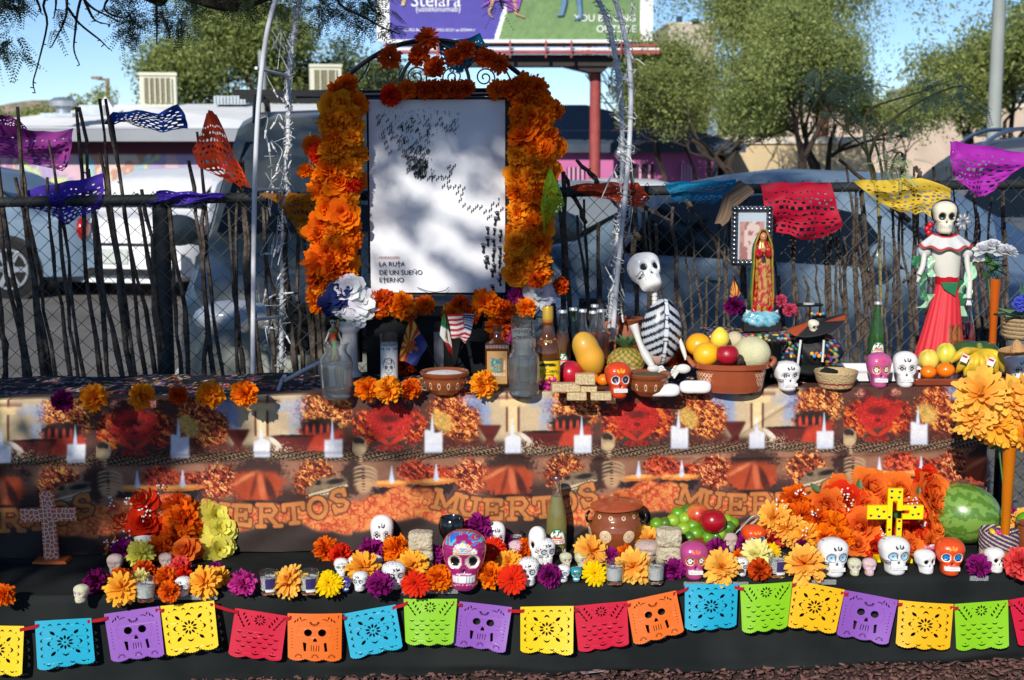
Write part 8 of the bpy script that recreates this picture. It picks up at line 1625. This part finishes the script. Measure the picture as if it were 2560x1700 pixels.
p=at(1745,1287,dl.y-.01);fruit(0,0,30,rgb(176,34,36),'red apple behind the other in the lime dish',loc=p,name='apple',stem=1,c2=rgb(214,130,60),var=.3,scale=10,fn=appf);p=at(1782,1303,dl.y-.065);fruit(0,0,33,rgb(150,12,26),'dark red apple on top of the limes in front',loc=p,name='apple',stem=1,fn=appf)
# watermelon
g=onz(2416,1368,ZS);r=76*pm(g);t=thing('watermelon','large striped green watermelon lying right of the rose bouquet','watermelon',(g.x,g.y+.05,ZS+r));
wm_,nt,bs=make_mat('watermelon_rind');N,K=nt.nodes,nt.links;tc=N.new('ShaderNodeTexCoord');mp=N.new('ShaderNodeMapping');sepx=N.new('ShaderNodeSeparateXYZ');K.new(tc.outputs['Object'],sepx.inputs[0]);at2=N.new('ShaderNodeMath');at2.operation='ARCTAN2';K.new(sepx.outputs['Y'],at2.inputs[0]);K.new(sepx.outputs['Z'],at2.inputs[1])
nz=N.new('ShaderNodeTexNoise');nz.inputs['Scale'].default_value=38;nz.inputs['Detail'].default_value=6;K.new(tc.outputs['Object'],nz.inputs[0]);ml=N.new('ShaderNodeMath');ml.operation='MULTIPLY';ml.inputs[1].default_value=11;K.new(at2.outputs[0],ml.inputs[0]);n2=N.new('ShaderNodeMath');n2.operation='MULTIPLY_ADD';n2.inputs[1].default_value=14;K.new(nz.outputs[0],n2.inputs[0]);K.new(ml.outputs[0],n2.inputs[2]);sn=N.new('ShaderNodeMath');sn.operation='SINE';K.new(n2.outputs[0],sn.inputs[0])
rp=N.new('ShaderNodeValToRGB');rp.color_ramp.elements[0].position=.35;rp.color_ramp.elements[1].position=.62;rp.color_ramp.elements[0].color=(*rgb(82,122,40),1);rp.color_ramp.elements[1].color=(*rgb(116,152,66),1);mr=N.new('ShaderNodeMapRange');mr.inputs[1].default_value=-1;K.new(sn.outputs[0],mr.inputs[0]);K.new(mr.outputs[0],rp.inputs[0]);K.new(rp.outputs[0],bs.inputs['Base Color']);bs.inputs['Roughness'].default_value=.3;bs.inputs['Coat Weight'].default_value=.3
b=MB();b.ell((0,0,0),(r*1.24,r,r*1.0),48,32);o=b.obj('rind',wm_,t);t.rotation_euler=(0,.08,-.35);b=MB();b.tube([(r*1.235,0,0),(r*1.27,0,.002)],.004,6);b.obj('stem_scar',mat('brown_stem',rgb(80,60,30),.8),t)
# woven basket with sweets
def wv(a,z,r):k=int(a/(2*math.pi)*36+z*26)%3;return rgb(74,44,92)if (k and z>.35)else rgb(206,194,160)
t,k=lathe_thing('woven_basket','purple and straw woven basket of bright candies at the right','basket',2494,1402,ZS,96,[(.44,0),(.47,.1),(.48,.38),(.50,.42),(.51,.8),(.49,.84),(.47,.8),(.44,.55),(.001,.5)],paint('palm_weave',.8,bump=.8,bscale=150),90,col=wv)
for i in range(12):a=i*.9;c=(rgb(206,44,140),rgb(230,196,30),rgb(40,90,70),rgb(50,40,120),rgb(214,60,50))[i%5];b=MB();b.ell((0,0,0),(.16*k,.075*k,.07*k),10,7);b.obj('candy',mat('candy_%d'%(i%5),c,.3,var=0,coat=.4),t,(math.cos(a)*.26*k*(i%3)/2,math.sin(a)*.24*k*(i%3)/2-.05*k,.78*k+.05*k*(i%2)),rot=(0,RF.uniform(-.3,.3),RF.uniform(0,3)))
lathe_thing('clay_pot','brown clay pot cut off by the right edge with a green lime inside','pot',2578,1395,ZS,90,[(.3,0),(.42,.2),(.46,.6),(.40,.95),(.44,1),(.38,.95),(.36,.5),(.001,.4)],m_clay,40,col=lambda a,z,r:CL)
fruit(0,0,22,rgb(96,152,20),'green lime in the clay pot at the right edge',loc=at(2562,1302,4.32),name='lime',cat='lime')
# candy in the hollow skull
g=at(2332,1368,4.2);t=thing('wrapped_candy','pink striped wrapped candy on top of the hollow skull pot','candy',g);b=MB();b.ell((0,0,0),(.016,.010,.009),10,7,col=lambda x,y,z:rgb(214,90,130)if int(x*400)%2 else (.7,.7,.7));b.add([(.014,0,0),(.026,-.003,.009),(.027,.003,-.007),(-.014,0,0),(-.026,.003,.008),(-.027,-.003,-.007)],[(0,1,2),(3,4,5)],rgb(224,120,150));b.obj('wrapper',paint('candy_wrap',.3),t)
# tall vase of amber flowers at the right front, standing on the ground beside the altar
Yv=4.12;o=at(2515,1300,Yv);o=Vector((o.x,Yv,ZS));t=thing('amber_flower_vase','tall orange vase of big amber flowers at the right edge','vase',o);b=MB();topz=at(2520,1105,Yv).z-ZS;s=pm(at(2520,1200,Yv))
b.lathe([(.0,0),(30*s,0),(30*s,.01),(9*s,.03),(10*s,topz*.2),(13*s,topz*.6),(17*s,topz),(15.5*s,topz),(9*s,topz*.3)],24,cap=False);b.obj('vase_body',mat('amber_glass',rgb(206,116,10),.12,var=.05,trans=.25,coat=.6),t)
for k,c,x,y,r in [('mum','orangegold',2450,985,56),('mum','orangegold',2520,1000,52),('mum','orangegold',2436,1042,46),('mum','amber',2486,1055,52),('mum','orangegold',2556,1050,44),('mum','orangegold',2575,985,46),('mum','amber',2560,1092,32),('mum','orangegold',2480,1010,40)]:p=at(x,y,Yv-.02+RF.uniform(-.02,.03));flower_obj(k,c,p,r*pm(p),((x-2500)*.008,-.8,.5),t)
for x,y,x2,y2 in [(2520,1100,2480,1120),(2530,1090,2560,1125),(2510,1080,2490,1110),(2540,1100,2575,1100),(2515,1090,2460,1095)]:b=MB();p=at(x,y,Yv);q=at(x2,y2,Yv);leafmb(b,p-o,q-p,(q-p).length*1.1,.03,(0,-1,.3));b.obj('leaf',m_leafg,t)
b=MB()
for dx in (-8,0,7):b.tube([Vector((dx*s*.5,0,topz*.5)),at(2515+dx*3,1060,Yv)-o],.0025,5)
b.obj('stem',m_stemg,t)
